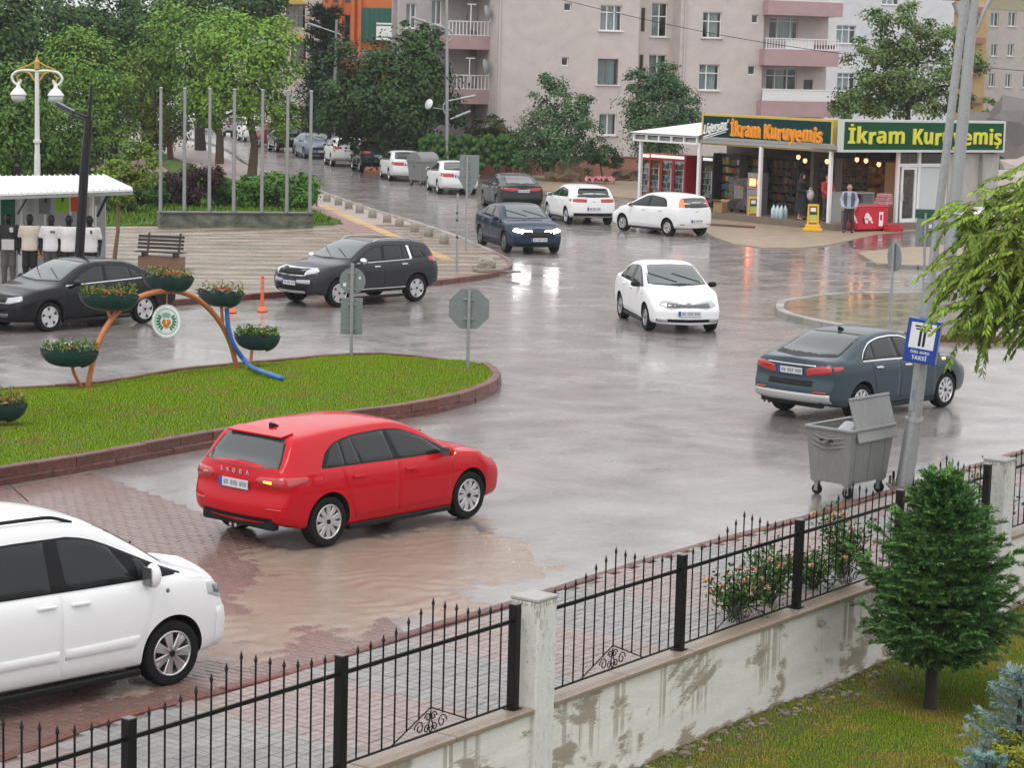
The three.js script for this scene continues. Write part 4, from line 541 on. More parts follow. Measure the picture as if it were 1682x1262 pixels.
const M_PLAZA = wet({ clearcoat: 0.22, map: rep(bandMap, 1 / 60), roughnessMap: rep(wetRough, 1 / 9), bumpMap: rep(aggregate, 1 / 2), bumpScale: 0.01 });
struct(slab([...plazaKerb, ...streetKerb.slice(1), V(-150, 0, -215), V(-150, 0, -30)], 'plaza', M_PLAZA, -0.2, 0.12));
kerbRun('kerb', plazaKerb.slice(2, 11), 0.85, 0.16, -0.1, 0.15, KERB.red, 0.2);
kerbRun('kerb', plazaKerb.slice(10), 1.0, 0.16, -0.1, 0.14, KERB.grey, 0.2);
kerbRun('kerb', streetKerb, 3, 0.16, -0.1, 0.14, KERB.grey, 0.2);
const lawnPoly = [V(-150, 0, -60), V(-40, 0, -74), V(-14.5, 0, -77.6), V(-12.25, 0, -78.6), V(-7.1, 0, -80.8), V(-6.1, 0, -81.6), V(-9.6, 0, -95), V(-14.6, 0, -112), V(-27, 0, -160), V(-62, 0, -210), V(-150, 0, -210)];
struct(sheet([V(-6.1, 0, -81.6), ...plazaKerb.slice(13).map((p) => p.clone().add(V(-0.3, 0, 0))), ...streetKerb.slice(1).map((p) => p.clone().add(V(-0.3, 0, 0))), V(-62, 0, -210), V(-27, 0, -160), V(-14.6, 0, -112), V(-9.6, 0, -95)], 'pavement', mat([0.36, 0.29, 0.26], 0.6, 0, { map: rep(grain, 0.5) }), 0.126)).name = numbered('pavement');
struct(slab(lawnPoly, 'park_lawn', M_LAWN, 0, 0.17));
rnd = mulberry(26);
grass(16000, () => { for (;;) { const x = R(-26, -6), z = R(-112, -77.5); if (inPoly(x, z, lawnPoly)) return V(x, 0.165, z); } }, 'dark green park grass around the trees and clipped bushes', 0.12, (p) => { const k = R(0.7, 1.2); return [0.15 * k, 0.27 * k, 0.03 * k]; });
struct(slab([[150, 262], [250, 262], [330, 318], [300, 330], [215, 290], [120, 284]].map((p) => G(p[0], p[1], 0.17)), 'park_path', mat([0.36, 0.25, 0.22], 0.5, 0, { map: rep(grain, 0.3) }), 0.16, 0.19));
// tactile strip along the side street: yellow slabs
{
  const a = G(530, 338, 0.12), b = G(738, 428, 0.12), k = struct(new THREE.Group()), n = 48, d = b.clone().sub(a), g = chamfer(d.length() / n - 0.02, 0.03, 0.4, 0.008), ms = [mat([0.5, 0.31, 0.11], 0.5, 0, { map: grain }), mat([0.42, 0.25, 0.09], 0.5, 0, { map: grain }), mat([0.55, 0.36, 0.15], 0.5, 0, { map: grain })];
  k.name = 'tactile_strip'; scene.add(k); rnd = mulberry(3); for (let i = 0; i < n; i++) { const m = new THREE.Mesh(g, ms[Math.floor(R(0, 3))]); m.name = 'tile'; m.position.copy(a).addScaledVector(d, (i + 0.5) / n).setY(0.122); m.rotation.y = Math.atan2(-d.z, d.x); m.receiveShadow = true; k.add(m); }
  const k2 = struct(new THREE.Group()); k2.name = 'brick_band'; scene.add(k2); const off = V(-d.z, 0, d.x).normalize(), rm = [mat([0.27, 0.15, 0.12], 0.5, 0, { map: grain }), mat([0.22, 0.12, 0.1], 0.5, 0, { map: grain })], g2 = chamfer(d.length() / n - 0.03, 0.03, 0.9, 0.008);
  for (let i = 0; i < n; i++) { const m = new THREE.Mesh(g2, rm[i & 1]); m.name = 'tile'; m.position.copy(a).addScaledVector(d, (i + 0.5) / n).addScaledVector(off, 0.75).setY(0.12); m.rotation.y = Math.atan2(-d.z, d.x); m.receiveShadow = true; k2.add(m); }
}
// island on the other side of the junction and the ground in front of the shop
const isl2 = [[1284, 503], [1279, 511], [1285, 522], [1340, 536], [1400, 547], [1470, 556], [1560, 562], [1690, 564], [1900, 570]].map((p) => G(...p)), isl2b = [V(26, 0, -62.5), ...[[1690, 494], [1560, 489], [1480, 488], [1400, 489], [1340, 494]].map((p) => G(...p))];
struct(slab([...isl2, ...isl2b], 'traffic_island', mat(0xffffff, 0.4, 0, { map: rep(dirtMap, 1 / 3), color: lin(0.62, 0.66, 0.72), roughnessMap: rep(wetRough, 1 / 4) }), -0.1, 0.13));
kerbRun('kerb', [...isl2], 0.8, 0.2, -0.1, 0.16, [...KERB.grey, KERB.red[1]], -0.2); kerbRun('kerb', [isl2b[1], ...isl2b.slice(2), isl2[0]], 0.8, 0.16, -0.1, 0.15, KERB.grey, -0.2);
const fore = [[1090, 330], [1130, 352], [1165, 388], [1205, 402], [1250, 408], [1310, 409], [1360, 404], [1400, 395], [1440, 386], [1530, 378], [1700, 380], [1760, 330], [1500, 300], [1180, 300]].map((p) => G(...p));
struct(slab(fore, 'forecourt', M_DIRT, -0.1, 0.03));
struct(slab([[1408, 421], [1470, 413], [1540, 408], [1700, 405], [1700, 440], [1540, 442], [1440, 440]].map((p) => G(...p)), 'pavement', mat(0xffffff, 0.5, 0, { map: rep(dirtMap, 1 / 4), color: lin(0.9, 0.86, 0.82) }), -0.1, 0.12)).name = numbered('pavement');
kerbRun('kerb', [[1425, 437], [1470, 441], [1540, 444], [1700, 442]].map((p) => G(...p)), 0.9, 0.16, -0.1, 0.14, KERB.grey);
struct(slab([[840, 300], [885, 315], [960, 322], [1060, 330], [1180, 300], [1200, 270], [830, 270]].map((p) => G(...p)), 'verge', M_DIRT, -0.1, 0.08));
// garden lawn below the fence
const gardenPoly = [F(-12, 0.05), F(30, 0.05), F(30, 14), F(-12, 14)].map((p) => p.setY(GARDEN));
const gH = (x, z) => { const o = V(x, 0, z).sub(FA).dot(FN); return GARDEN + 0.06 * smooth((0.7 - o) / 0.6) + 0.03 * n2(x * 0.5, z * 0.5) - 0.02 * smooth(o / 3); };
const gardenMap = tex(512, 512, (u, v) => { const a = tn(u, v, 6, 5, 17), b = tn(u, v, 50, 2, 19), k = 0.9 + 0.3 * b, d = smooth(a * 2 + 0.4); return [lerp(0.3, 0.36, d) * k, lerp(0.34, 0.33, d) * k, lerp(0.12, 0.19, d) * k]; }, true);
struct(terrain(gardenPoly, 0.25, gH, 'garden_lawn', mat(0xffffff, 0.8, 0, { map: rep(gardenMap, 1 / 3), bumpMap: rep(fineBump, 1.5), bumpScale: 0.02 })));
rnd = mulberry(27);
grass(100000, () => { for (;;) { const t = R(2.4, 17.5), o = R(0.12, 6.5), p = F(t, o); const sx = p.x / -p.z * FPX + PW / 2; if (sx < 900 || sx > 1800) continue; if (o < 0.75 && rnd() < 0.75 - o * 0.6) continue; p.y = gH(p.x, p.z) - 0.006; return p; } }, 'yellowing garden grass below the white wall', 0.026, (p) => { const a = n2(p.x * 0.7, p.z * 0.7), b = n2(p.x * 2.3 + 5, p.z * 2.3), dry = smooth((a * 0.6 + b * 0.5 + 0.3) * 1.1), k = R(0.7, 1.25); return [lerp(0.27, 0.47, dry) * k, lerp(0.4, 0.4, dry) * k, lerp(0.03, 0.075, dry) * k]; });
{ // loose soil and stones where the wall meets the lawn
  rnd = mulberry(28); const b = mb(); for (let i = 0; i < 260; i++) { const p = F(R(3, 14.5), 0.08 + Math.abs(R(-0.2, 0.3)) + R(0, 0.15)), s = R(0.008, 0.035) * (rnd() < 0.08 ? 2 : 1), k = R(0.6, 1.3); b.geo(new THREE.IcosahedronGeometry(s, 0), M4().makeScale(1.3, 0.7, 1).setPosition(p.x, gH(p.x, p.z) + s * 0.3, p.z), [0.2 * k, 0.165 * k, 0.135 * k]); }
  stuff(tag(b.build(numbered('gravel'), mat(0xffffff, 0.8, 0, { vertexColors: true })), 'loose brown soil and pebbles along the foot of the white wall', 'gravel'));
}
// ---------------------------------------------------------------- garden wall, pillars and iron fence
const wallMap = (seed) => tex(1024, 256, (u, v) => { // painted render with damp, peeled and run-down patches; v runs up the wall
  const f = 0.5 + 0.5 * tn(u, v * 0.25, 9, 6, seed), g = tn(u, v, 40, 3, seed + 2), col = tn(u, 0.3, 60, 3, seed + 5), gate = tn(u, 0.7, 7, 3, seed + 9);
  let d = smooth((f - 0.545 + 0.12 * g) * 8) * smooth((gate + 0.25) * 5);                                             // peeled patches
  d = Math.max(d, smooth((col - 0.04) * 5) * smooth((gate + 0.05) * 5) * smooth((v - 0.25 - 0.5 * f) * 4 + 0.55) * (0.7 + 0.3 * g)); // runs from the coping
  const b = smooth((0.13 + 0.1 * tn(u, 0.1, 12, 3, seed) + 0.03 * g - v) * 22), k = 1 + 0.03 * g + 0.05 * tn(u, v, 6, 3, seed + 3);
  const mix = (x, y, z) => lerp(lerp(x, y, d * 0.85), z, b * 0.85) * k; return [mix(0.87, 0.58, 0.58), mix(0.86, 0.54, 0.5), mix(0.835, 0.47, 0.41)];
}, true);
const M_WALL = [1, 2].map((s) => { const t = wallMap(s * 13); t.repeat.set(1 / 6.2, 1 / 1.05); t.offset.set(s * 0.3, 0.89); return mat(0xffffff, 0.7, 0, { map: t, bumpMap: rep(fineBump, 1.5), bumpScale: 0.006 }); });
const M_COPING = mat([0.31, 0.245, 0.19], 0.3, 0, { map: rep(grain, 1.5), bumpMap: rep(fineBump, 1), bumpScale: 0.003 });
const FRAME = M4().makeBasis(FD.clone(), V(0, 1, 0), FD.clone().cross(V(0, 1, 0))).setPosition(FA); // x along the fence, y up; local z = into the garden
const intoZ = FD.clone().cross(V(0, 1, 0)).dot(FN) > 0 ? 1 : -1;
function atFence(name, label, category, t, group) { const g = thing(name, label, category, F(t, 0, 0), Math.atan2(-FD.z, FD.x), group); return g; }
function wallRun(t0, t1, label, k) {
  const L = t1 - t0, g = atFence('garden_wall', label, 'wall', t0), b = mb(); b.box(L, 1.3, 0.2, L / 2, -0.55, 0); b.build('wall_face', M_WALL[k], g);
  const n = Math.round(L / 1.2); for (let i = 0; i < n; i++) one((q) => q.rbox(L / n - 0.012, 0.05, 0.31, 0.01, (i + 0.5) * L / n, 0.125 + R(-0.002, 0.002), 0), 'coping_slab', M_COPING, g);
  return g;
}
rnd = mulberry(41);
wallRun(-9, 3.955, 'stretch of pale garden wall running out of the lower edge of the picture before the big pillar', 0);
wallRun(4.265, 14.13, 'long stained white garden wall under the black fence, between the two pillars', 1);
wallRun(14.45, 19, 'piece of garden wall behind the green fir, beyond the far pillar', 0);
const pillarMap = canvasTex(128, 512, (c, w, h) => { const r = mulberry(9); c.fillStyle = '#d3d3ce'; c.fillRect(0, 0, w, h); for (let i = 0; i < 900; i++) { const k = 180 + r() * 40 | 0; c.fillStyle = `rgba(${k},${k},${k - 8},.3)`; c.fillRect(r() * w, r() * h, 2 + r() * 9, 3 + r() * 20); } for (let i = 0; i < 130; i++) { c.fillStyle = `rgba(120,116,104,${0.2 + r() * 0.3})`; c.fillRect(r() * w, Math.pow(r(), 3) * h * 0.3, 1 + r() * 5, 2 + r() * 14); } });
pillarMap.wrapS = pillarMap.wrapT = THREE.RepeatWrapping; pillarMap.repeat.set(1 / 0.45, 1 / 2.2); pillarMap.offset.set(0, 0.475);
const M_PILLAR = mat(0xffffff, 0.75, 0, { map: pillarMap, bumpMap: rep(fineBump, 1.5), bumpScale: 0.006 });
function pillar(t, label) { const g = atFence('wall_pillar', label, 'pillar', t); one((b) => b.rbox(0.31, 2.16, 0.31, 0.025, 0, 0.06, 0, 0, 0, 0, null, 3), 'shaft', M_PILLAR, g); one((b) => b.rbox(0.32, 0.04, 0.32, 0.015, 0, 1.15, 0), 'cap', mat([0.5, 0.49, 0.46], 0.7, 0, { map: rep(grain, 3), bumpMap: rep(fineBump, 3), bumpScale: 0.01 }), g); return g; }
pillar(4.11, 'white plastered pillar splitting the black fence in the lower middle of the picture');
pillar(14.29, 'white plastered pillar rising behind the green fir tree');
const M_IRON = phys([0.008, 0.0075, 0.008], 0.4, { specularIntensity: 0.5 });
function post(t, label) { const g = atFence('fence_post', label, 'post', t, 'square black posts of the garden fence'); one((b) => { b.rbox(0.085, 0.98, 0.085, 0.006, 0, 0.64, 0); }, 'shaft', M_IRON, g); one((b) => { b.rbox(0.088, 0.012, 0.088, 0.004, 0, 1.132, 0); }, 'cap', mat([0.1, 0.1, 0.1], 0.3, 0.5), g); one((b) => b.rbox(0.13, 0.012, 0.13, 0.003, 0, 0.156, 0), 'foot_plate', M_IRON, g); return g; }
const picketGeo = (() => { const b = mb(); b.cyl(0.0085, 0.0085, 1, 0, 0.5, 0, 6); const s = boxUV(mergeGeometries(b.g)); const h = mb(); h.geo(new THREE.ConeGeometry(0.017, 0.06, 6), M4().makeTranslation(0, 0.03, 0)); h.geo(new THREE.ConeGeometry(0.017, 0.035, 6), M4().makeRotationX(PI).setPosition(0, -0.015, 0)); return [s, boxUV(mergeGeometries(h.g))]; })();
function panel(t0, t1, label) { // railing: pickets that rise to a peak, top and bottom rail, scrollwork at the foot
  const L = t1 - t0, g = atFence('iron_railing', label, 'railing', t0), n = 13, RAIL = 0.98;
  one((b) => b.box(L, 0.035, 0.02, L / 2, RAIL, 0), 'top_rail', M_IRON, g); one((b) => b.box(L, 0.018, 0.018, L / 2, 0.2, 0), 'bottom_rail', M_IRON, g);
  for (let i = 1; i <= n; i++) {
    const x = i * L / (n + 1), q = Math.abs(i - 7), top = RAIL + [0.37, 0.31, 0.26, 0.2, 0.17, 0.15, 0.14][q], bot = 0.2 + Math.max(0, 0.21 * (1 - q / 3.4));
    const p = new THREE.Mesh(picketGeo[0], M_IRON); p.name = 'picket'; p.position.set(x, bot, 0); p.scale.set(1, top - bot, 1); p.castShadow = p.receiveShadow = true; g.add(p);
    const f = new THREE.Mesh(picketGeo[1], M_IRON); f.name = 'finial'; f.position.set(0, 1, 0); f.scale.set(1, 1 / (top - bot), 1); f.castShadow = true; p.add(f);
  }
  const c = L / 2; one((b) => {
    const W = L * 0.235, r = 0.007; b.bar(V(c - W, 0.2, 0), V(c, 0.43, 0), r, r, 6); b.bar(V(c + W, 0.2, 0), V(c, 0.43, 0), r, r, 6);
    const curl = (x, y, s, sx) => { const p = []; for (let i = 0; i <= 26; i++) { const a = i / 26 * 7.6, q = s * (1 - i / 34); p.push(V(x + sx * Math.cos(a) * q, y + Math.sin(a) * q, 0)); } b.tube(p, r * 0.9, 40, 5); };
    for (const s of [1, -1]) { curl(c + s * 0.16, 0.272, 0.066, s); curl(c + s * 0.055, 0.245, 0.042, -s); curl(c + s * 0.042, 0.345, 0.042, s); b.tube([V(c, 0.2, 0), V(c + s * 0.03, 0.26, 0), V(c + s * 0.012, 0.32, 0), V(c, 0.4, 0)], r * 0.9, 12, 5); }
  }, 'scrollwork', M_IRON, g);
  return g;
}
const PN = [[-3.42, -1.08, 'black spiked railing panel cut by the lower edge left of the first full post', 0], [-1.0, 1.34, 'black spiked railing panel in front of the white people carrier', 0], [1.42, 3.77, 'black spiked railing panel ending at the big white pillar', 0], [4.27, 6.63, 'black spiked railing panel starting right behind the big white pillar', 0], [6.71, 9.05, 'black spiked railing panel with rose leaves behind its far end', 0], [9.13, 11.47, 'black spiked railing panel with peach roses behind its pickets', 0], [11.55, 13.89, 'black spiked railing panel half hidden by the green fir top', 0], [14.45, 16.86, 'black spiked railing panel beyond the far pillar', 0]];
for (const [a, b, l] of PN) panel(a, b, l);
for (const [t, l] of [[-1.04, 'square black fence post standing lowest, near the lower left corner'], [1.38, 'square black fence post in the middle of the railing before the big white pillar'], [3.81, 'square black fence post touching the big white pillar'], [6.67, 'square black fence post next after the big white pillar'], [9.09, 'square black fence post among the first peach roses'], [11.51, 'square black fence post between the leaning pole and the fir'], [13.93, 'square black fence post touching the far white pillar']]) post(t, l);
// ---------------------------------------------------------------- buildings
class Facade { // a local frame on a building's front: x along it, y up, z outwards; q(px, py) gives x, y of a photograph pixel
  constructor(name, label, category, a, b, group) {
    const d = b.clone().sub(a).setY(0).normalize(); this.o = a.clone().setY(0); this.d = d; this.n = V(-d.z, 0, d.x); if (this.n.z < 0) this.n.negate();
    this.g = thing(name, label, category, this.o, Math.atan2(-d.z, d.x), group);
  }
  q(px, py, off = 0) { const r = ray(px, py), e = V(0, EYE, 0), t = this.o.clone().addScaledVector(this.n, off).sub(e).dot(this.n) / r.dot(this.n), p = e.addScaledVector(r, t).sub(this.o); return [p.dot(this.d), p.y]; }
  rect(x0, y0, x1, y1, off = 0) { const a = this.q(x0, y1, off), b = this.q(x1, y0, off); return [a[0], a[1], b[0], b[1]]; }
}
function holedWall(g, name, m, u0, u1, v0, v1, z, holes, th = 0.28) {
  const s = new THREE.Shape([[u0, v0], [u1, v0], [u1, v1], [u0, v1]].map((p) => new THREE.Vector2(...p))); for (const [a, b, c, d] of holes) s.holes.push(new THREE.Path([[a, b], [c, b], [c, d], [a, d]].map((p) => new THREE.Vector2(...p))));
  return one((b) => b.geo(new THREE.ExtrudeGeometry(s, { depth: th, bevelEnabled: false }), M4().makeTranslation(0, 0, z - th)), name, m, g);
}
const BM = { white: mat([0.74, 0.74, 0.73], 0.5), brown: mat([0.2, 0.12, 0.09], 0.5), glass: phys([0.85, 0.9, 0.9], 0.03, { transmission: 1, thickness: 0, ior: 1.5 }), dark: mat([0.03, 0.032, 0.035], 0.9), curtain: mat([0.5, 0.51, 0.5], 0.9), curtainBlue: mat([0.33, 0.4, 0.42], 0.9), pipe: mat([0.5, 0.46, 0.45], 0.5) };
function win(g, [u0, v0, u1, v1], z, o = {}) { // frame in its opening, panes, a sill, curtains behind
  const w = new THREE.Group(); w.name = 'window'; g.add(w); const f = o.frame || BM.white, fw = 0.055, zz = z - 0.12, W = u1 - u0, H = v1 - v0;
  one((b) => { b.box(W, fw, 0.07, (u0 + u1) / 2, v0 + fw / 2, zz); b.box(W, fw, 0.07, (u0 + u1) / 2, v1 - fw / 2, zz); b.box(fw, H - 2 * fw, 0.07, u0 + fw / 2, (v0 + v1) / 2, zz); b.box(fw, H - 2 * fw, 0.07, u1 - fw / 2, (v0 + v1) / 2, zz);
    for (const m of o.mull || [0.5]) b.box(fw * 1.1, H - 2 * fw, 0.06, u0 + W * m, (v0 + v1) / 2, zz); if (o.trans) b.box(W - 2 * fw, fw, 0.055, (u0 + u1) / 2, v0 + H * o.trans, zz); }, 'frame', f, w);
  one((b) => b.box(W - fw, H - fw, 0.008, (u0 + u1) / 2, (v0 + v1) / 2, zz - 0.012), 'pane', BM.glass, w);
  if (o.sill !== false) one((b) => b.box(W + 0.2, 0.05, 0.14, (u0 + u1) / 2, v0 - 0.028, z + 0.03), 'sill', o.sillMat || BM.white, w);
  if (o.curtain !== false) { const cm = o.curtain || BM.curtain; one((b) => { const n = 26, x0 = u0 + W * (o.c0 || 0), x1 = u1 - W * (o.c1 || 0.1), p = []; for (let i = 0; i < n; i++) { const x = lerp(x0, x1, i / n), X = lerp(x0, x1, (i + 1) / n); b.beam(V(x, (v0 + v1) / 2, z - 0.3 + 0.03 * Math.sin(i * 1.9)), V(X, (v0 + v1) / 2, z - 0.3 + 0.03 * Math.sin((i + 1) * 1.9)), 0.006, H); } }, 'curtain', cm, w); }
  return w;
}
const plaster = tex(256, 256, (u, v) => 0.9 + 0.1 * tn(u, v, 7, 5, 2) + 0.05 * tn(u, v, 60, 2, 4));
const wallMat = (c) => mat(c, 0.85, 0, { map: rep(plaster, 0.12), bumpMap: rep(fineBump, 1.2), bumpScale: 0.004 });
function railing(par, x0, x1, y, z, h, m, step = 0.12) { const r = new THREE.Group(); r.name = 'railing'; par.add(r); one((b) => { b.box(x1 - x0, 0.05, 0.06, (x0 + x1) / 2, y + h, z); b.box(x1 - x0, 0.04, 0.05, (x0 + x1) / 2, y + 0.06, z); }, 'rail', m, r); one((b) => { for (let x = x0 + step / 2; x < x1; x += step) b.box(0.045, h - 0.1, 0.03, x, y + h / 2 + 0.03, z); }, 'balusters', m, r); return r; }
{ // the large pale pink block
  const A = new Facade('apartment_building', 'pale pink five storey apartment block with dusky pink balconies behind the shop', 'building', D(812, 250, -124), D(1372, 250, -131)), g = A.g;
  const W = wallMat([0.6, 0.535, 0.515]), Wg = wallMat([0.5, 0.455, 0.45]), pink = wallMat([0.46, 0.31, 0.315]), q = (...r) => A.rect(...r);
  const uA = A.q(1049, 60)[0], uB = A.q(1117, 60)[0], uC = A.q(1252, 100)[0], uE = A.q(1370, 100)[0], top = 17.5;
  const winA = [q(985, 9, 1022, 50), q(981, 97, 1016, 139), q(983, 187, 1013, 222)], upA = winA[0].map((x, i) => i & 1 ? x + 2.95 : x), vents = [q(926, 5, 939, 18), q(922, 94, 934, 108)];
  holedWall(g, 'wall', W, 0, uA, -0.5, top, 0, [...winA, upA, ...vents]);
  win(g, winA[0], 0, { mull: [0.33, 0.67], trans: 0.72 }); win(g, upA, 0, { mull: [0.33, 0.67], trans: 0.72 }); win(g, winA[1], 0, { mull: [0.42], frame: BM.brown, curtain: BM.curtainBlue, c1: 0 }); win(g, winA[2], 0, { mull: [0.5], c0: 0.2 });
  for (const v of vents) win(g, v, 0, { mull: [], curtain: false, sill: false });
  // recessed stair bay
  const rz = -1.1, slit = [A.rect(1052, 13, 1060, 52, rz), A.rect(1049, 90, 1057, 125, rz)], st = [A.rect(1069, 5, 1097, 60, rz), A.rect(1064, 90, 1095, 142, rz)];
  holedWall(g, 'wall', W, uA - 0.6, uB + 0.4, -0.5, top, rz, [...slit, ...st]); for (const s of slit) win(g, s, rz, { mull: [], sill: false, frame: BM.brown }); win(g, st[0], rz, { mull: [0.5], trans: 0.6, c1: 0.4 }); win(g, st[1], rz, { mull: [0.5], trans: 0.6, c1: 0.2 });
  one((b) => { b.box(0.3, top + 0.5, 1.4, uA - 0.16, top / 2 - 0.25, -0.99); b.box(0.3, top + 0.5, 1.4, uB + 0.16, top / 2 - 0.25, -0.99); }, 'wall', W, g);
  const winB = [q(1153, 20, 1186, 62), q(1147, 106, 1182, 148), q(1143, 191, 1176, 226)], sm = [q(1234, 24, 1246, 38), q(1228, 108, 1241, 123)];
  holedWall(g, 'wall', W, uB, uC, -0.5, top, 0, [...winB, ...sm]); win(g, winB[0], 0, { mull: [0.34], trans: 0.64, c0: 0.3, sillMat: W }); win(g, winB[1], 0, { mull: [0.38], trans: 0.66, c0: 0.05 }); win(g, winB[2], 0, {}); for (const v of sm) win(g, v, 0, { mull: [], curtain: false, sill: false });
  // balcony end
  const bz = -0.9, bd = [A.rect(1262, 30, 1311, 66, bz), A.rect(1257, 113, 1309, 152, bz)], bs = A.rect(1319, 131, 1335, 150, bz), up = bd[0].map((x, i) => i & 1 ? x + 2.95 : x);
  holedWall(g, 'wall', W, uC - 0.3, uE, -0.5, top, bz, [bd[0], bd[1], bs, up]); win(g, bd[0], bz, { mull: [0.3, 0.76], trans: 0.85, c0: 0.3, sill: false }); win(g, bd[1], bz, { mull: [0.3, 0.7], trans: 0.7, c0: 0.28, c1: 0.35, sill: false }); win(g, bs, bz, { mull: [], curtain: false, frame: BM.brown }); win(g, up, bz, { mull: [0.5] });
  one((b) => { b.box(0.28, top + 0.5, 1.0, uC - 0.14 - 0.003, top / 2 - 0.25, -0.65); }, 'wall', W, g);
  for (const [y0, y1, x0, x1, ry] of [[5, 24, 1260, 1384, 0], [84, 107, 1254, 1377, 66], [168, 191, 1249, 1371, 150]]) {
    const s = A.rect(x0, y0, x1, y1, 0.6), bal = new THREE.Group(); bal.name = 'balcony'; g.add(bal);
    one((b) => { b.box(s[2] - s[0], s[3] - s[1], 0.12, (s[0] + s[2]) / 2, (s[1] + s[3]) / 2, 0.6); b.box(0.12, s[3] - s[1], 1.38, s[0] + 0.06, (s[1] + s[3]) / 2, -0.16); b.box(0.12, s[3] - s[1], 1.38, s[2] - 0.06, (s[1] + s[3]) / 2, -0.16); b.box(s[2] - s[0] - 0.02, 0.16, 1.5, (s[0] + s[2]) / 2, s[1] + 0.1, -0.12); }, 'parapet', pink, bal);
    if (ry === 150) one((b) => { b.box(s[2] - s[0] - 0.1, 0.62, 0.04, (s[0] + s[2]) / 2, s[3] + 0.32, 0.6); for (let x = s[0] + 0.2; x < s[2]; x += 0.19) b.box(0.03, 0.5, 0.02, x, s[3] + 0.31, 0.632); b.box(s[2] - s[0], 0.06, 0.1, (s[0] + s[2]) / 2, s[3] + 0.64, 0.6); }, 'railing', BM.white, bal);
    else railing(bal, s[0] + 0.03, s[2] - 0.03, s[3] - 0.02, 0.6, 0.62, BM.white, 0.17);
    if (ry === 66) { one((b) => b.box(1.7, 0.5, 0.02, s[0] + 2.2, s[3] + 0.3, 0.56), 'awning_cloth', BM.white, bal); one((b) => { for (let i = 0; i < 5; i++) b.cyl(0.13, 0.1, 0.22, s[2] - 0.3 - i * 0.28, s[3] + 0.2, 0.45, 10); }, 'flower_pot', mat([0.2, 0.08, 0.05], 0.7), bal); }
  }
  one((b) => { b.box(0.28, top + 0.5, 12, uE - 0.14, top / 2 - 0.25, -7.2); b.box(uE + 0.5, 0.4, 14, uE / 2, top, -7); b.box(uE - 0.6, top, 0.3, uE / 2, top / 2, -12.8); b.box(0.28, top + 0.5, 12.4, 0.14, top / 2 - 0.25, -6.49); }, 'wall', W, g);
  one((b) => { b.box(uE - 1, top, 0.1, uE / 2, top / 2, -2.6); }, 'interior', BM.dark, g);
  for (const u of [A.q(820, 60)[0], A.q(1124, 60)[0]]) one((b) => b.cyl(0.055, 0.055, top, u, top / 2, 0.075, 8), 'downpipe', BM.pipe, g);
  one((b) => b.box(uA, 0.5, 0.06, uA / 2, 0.0, 0.03), 'plinth', wallMat([0.36, 0.3, 0.28]), g);
  // left wing, set back, with its balconies
  const lz = -3.2, L0 = A.q(655, 60, lz)[0], lw = [A.rect(666, 6, 684, 46, lz), A.rect(708, 0, 726, 40, lz), A.rect(668, 96, 686, 136, lz), A.rect(708, 92, 726, 132, lz), A.rect(768, 92, 792, 140, lz), A.rect(766, 2, 790, 50, lz)];
  holedWall(g, 'wall', Wg, L0, -0.02, -0.5, top, lz, lw); lw.forEach((r, i) => win(g, r, lz, { mull: i > 3 ? [] : [0.5], sill: i < 4, frame: i === 4 ? BM.brown : BM.white, curtain: i === 4 ? mat([0.6, 0.33, 0.06], 0.8) : BM.curtain, c0: i === 4 ? 0.45 : 0 }));
  one((b) => { { const c0 = V(0, EYE, 0).sub(A.o), cl = V(c0.dot(A.d), 0, c0.dot(A.n)), p0 = V(L0 + 0.15, 0, lz - 0.3), dv = p0.clone().sub(cl).setY(0).normalize(), p1 = p0.clone().addScaledVector(dv, 9).add(V(0.6, 0, 0)); for (const yy of [top / 2 - 0.25]) b.beam(p0.clone().setY(yy), p1.setY(yy), 0.3, top + 0.5); } b.box(-L0, top, 0.1, L0 / 2, top / 2, lz - 1.3); }, 'wall', Wg, g);
  for (const [y0, y1, x0, x1, ry] of [[60, 80, 733, 807, 34], [148, 170, 728, 806, 125], [-30, -9, 735, 808, 0]]) {
    const s = A.rect(x0, y0, x1, y1, -1.2), bal = new THREE.Group(); bal.name = 'balcony'; g.add(bal);
    one((b) => { b.box(s[2] - s[0], s[3] - s[1], 0.12, (s[0] + s[2]) / 2, (s[1] + s[3]) / 2, -1.2); b.box(0.12, s[3] - s[1], 1.88, s[0] + 0.06, (s[1] + s[3]) / 2, -2.21); b.box(s[2] - s[0] - 0.02, 0.16, 1.85, (s[0] + s[2]) / 2, s[1] + 0.1, -2.2); }, 'parapet', pink, bal);
    railing(bal, s[0] + 0.03, s[2] - 0.03, s[3] - 0.02, -1.2, 0.78, BM.white, 0.2);
    if (ry) { const d = new THREE.Group(); d.name = 'satellite_dish'; bal.add(d); const x = s[0] + (s[2] - s[0]) * 0.62, y = s[3] + 1.25; one((b) => b.geo(new THREE.SphereGeometry(0.62, 18, 8, 0, 6.2832, 0, 0.75), M4().makeRotationX(1.25).multiply(M4().makeRotationZ(-0.9)).setPosition(x + 0.18, y - 0.1, -1.0)), 'dish', mat([0.3, 0.33, 0.34], 0.5, 0, { side: THREE.DoubleSide }), d); one((b) => { b.box(0.05, 1.3, 0.05, x - 0.25, y - 0.25, -1.12); b.box(0.5, 0.05, 0.05, x - 0.2, y + 0.42, -1.12); }, 'bracket', BM.white, d); }
  }
}
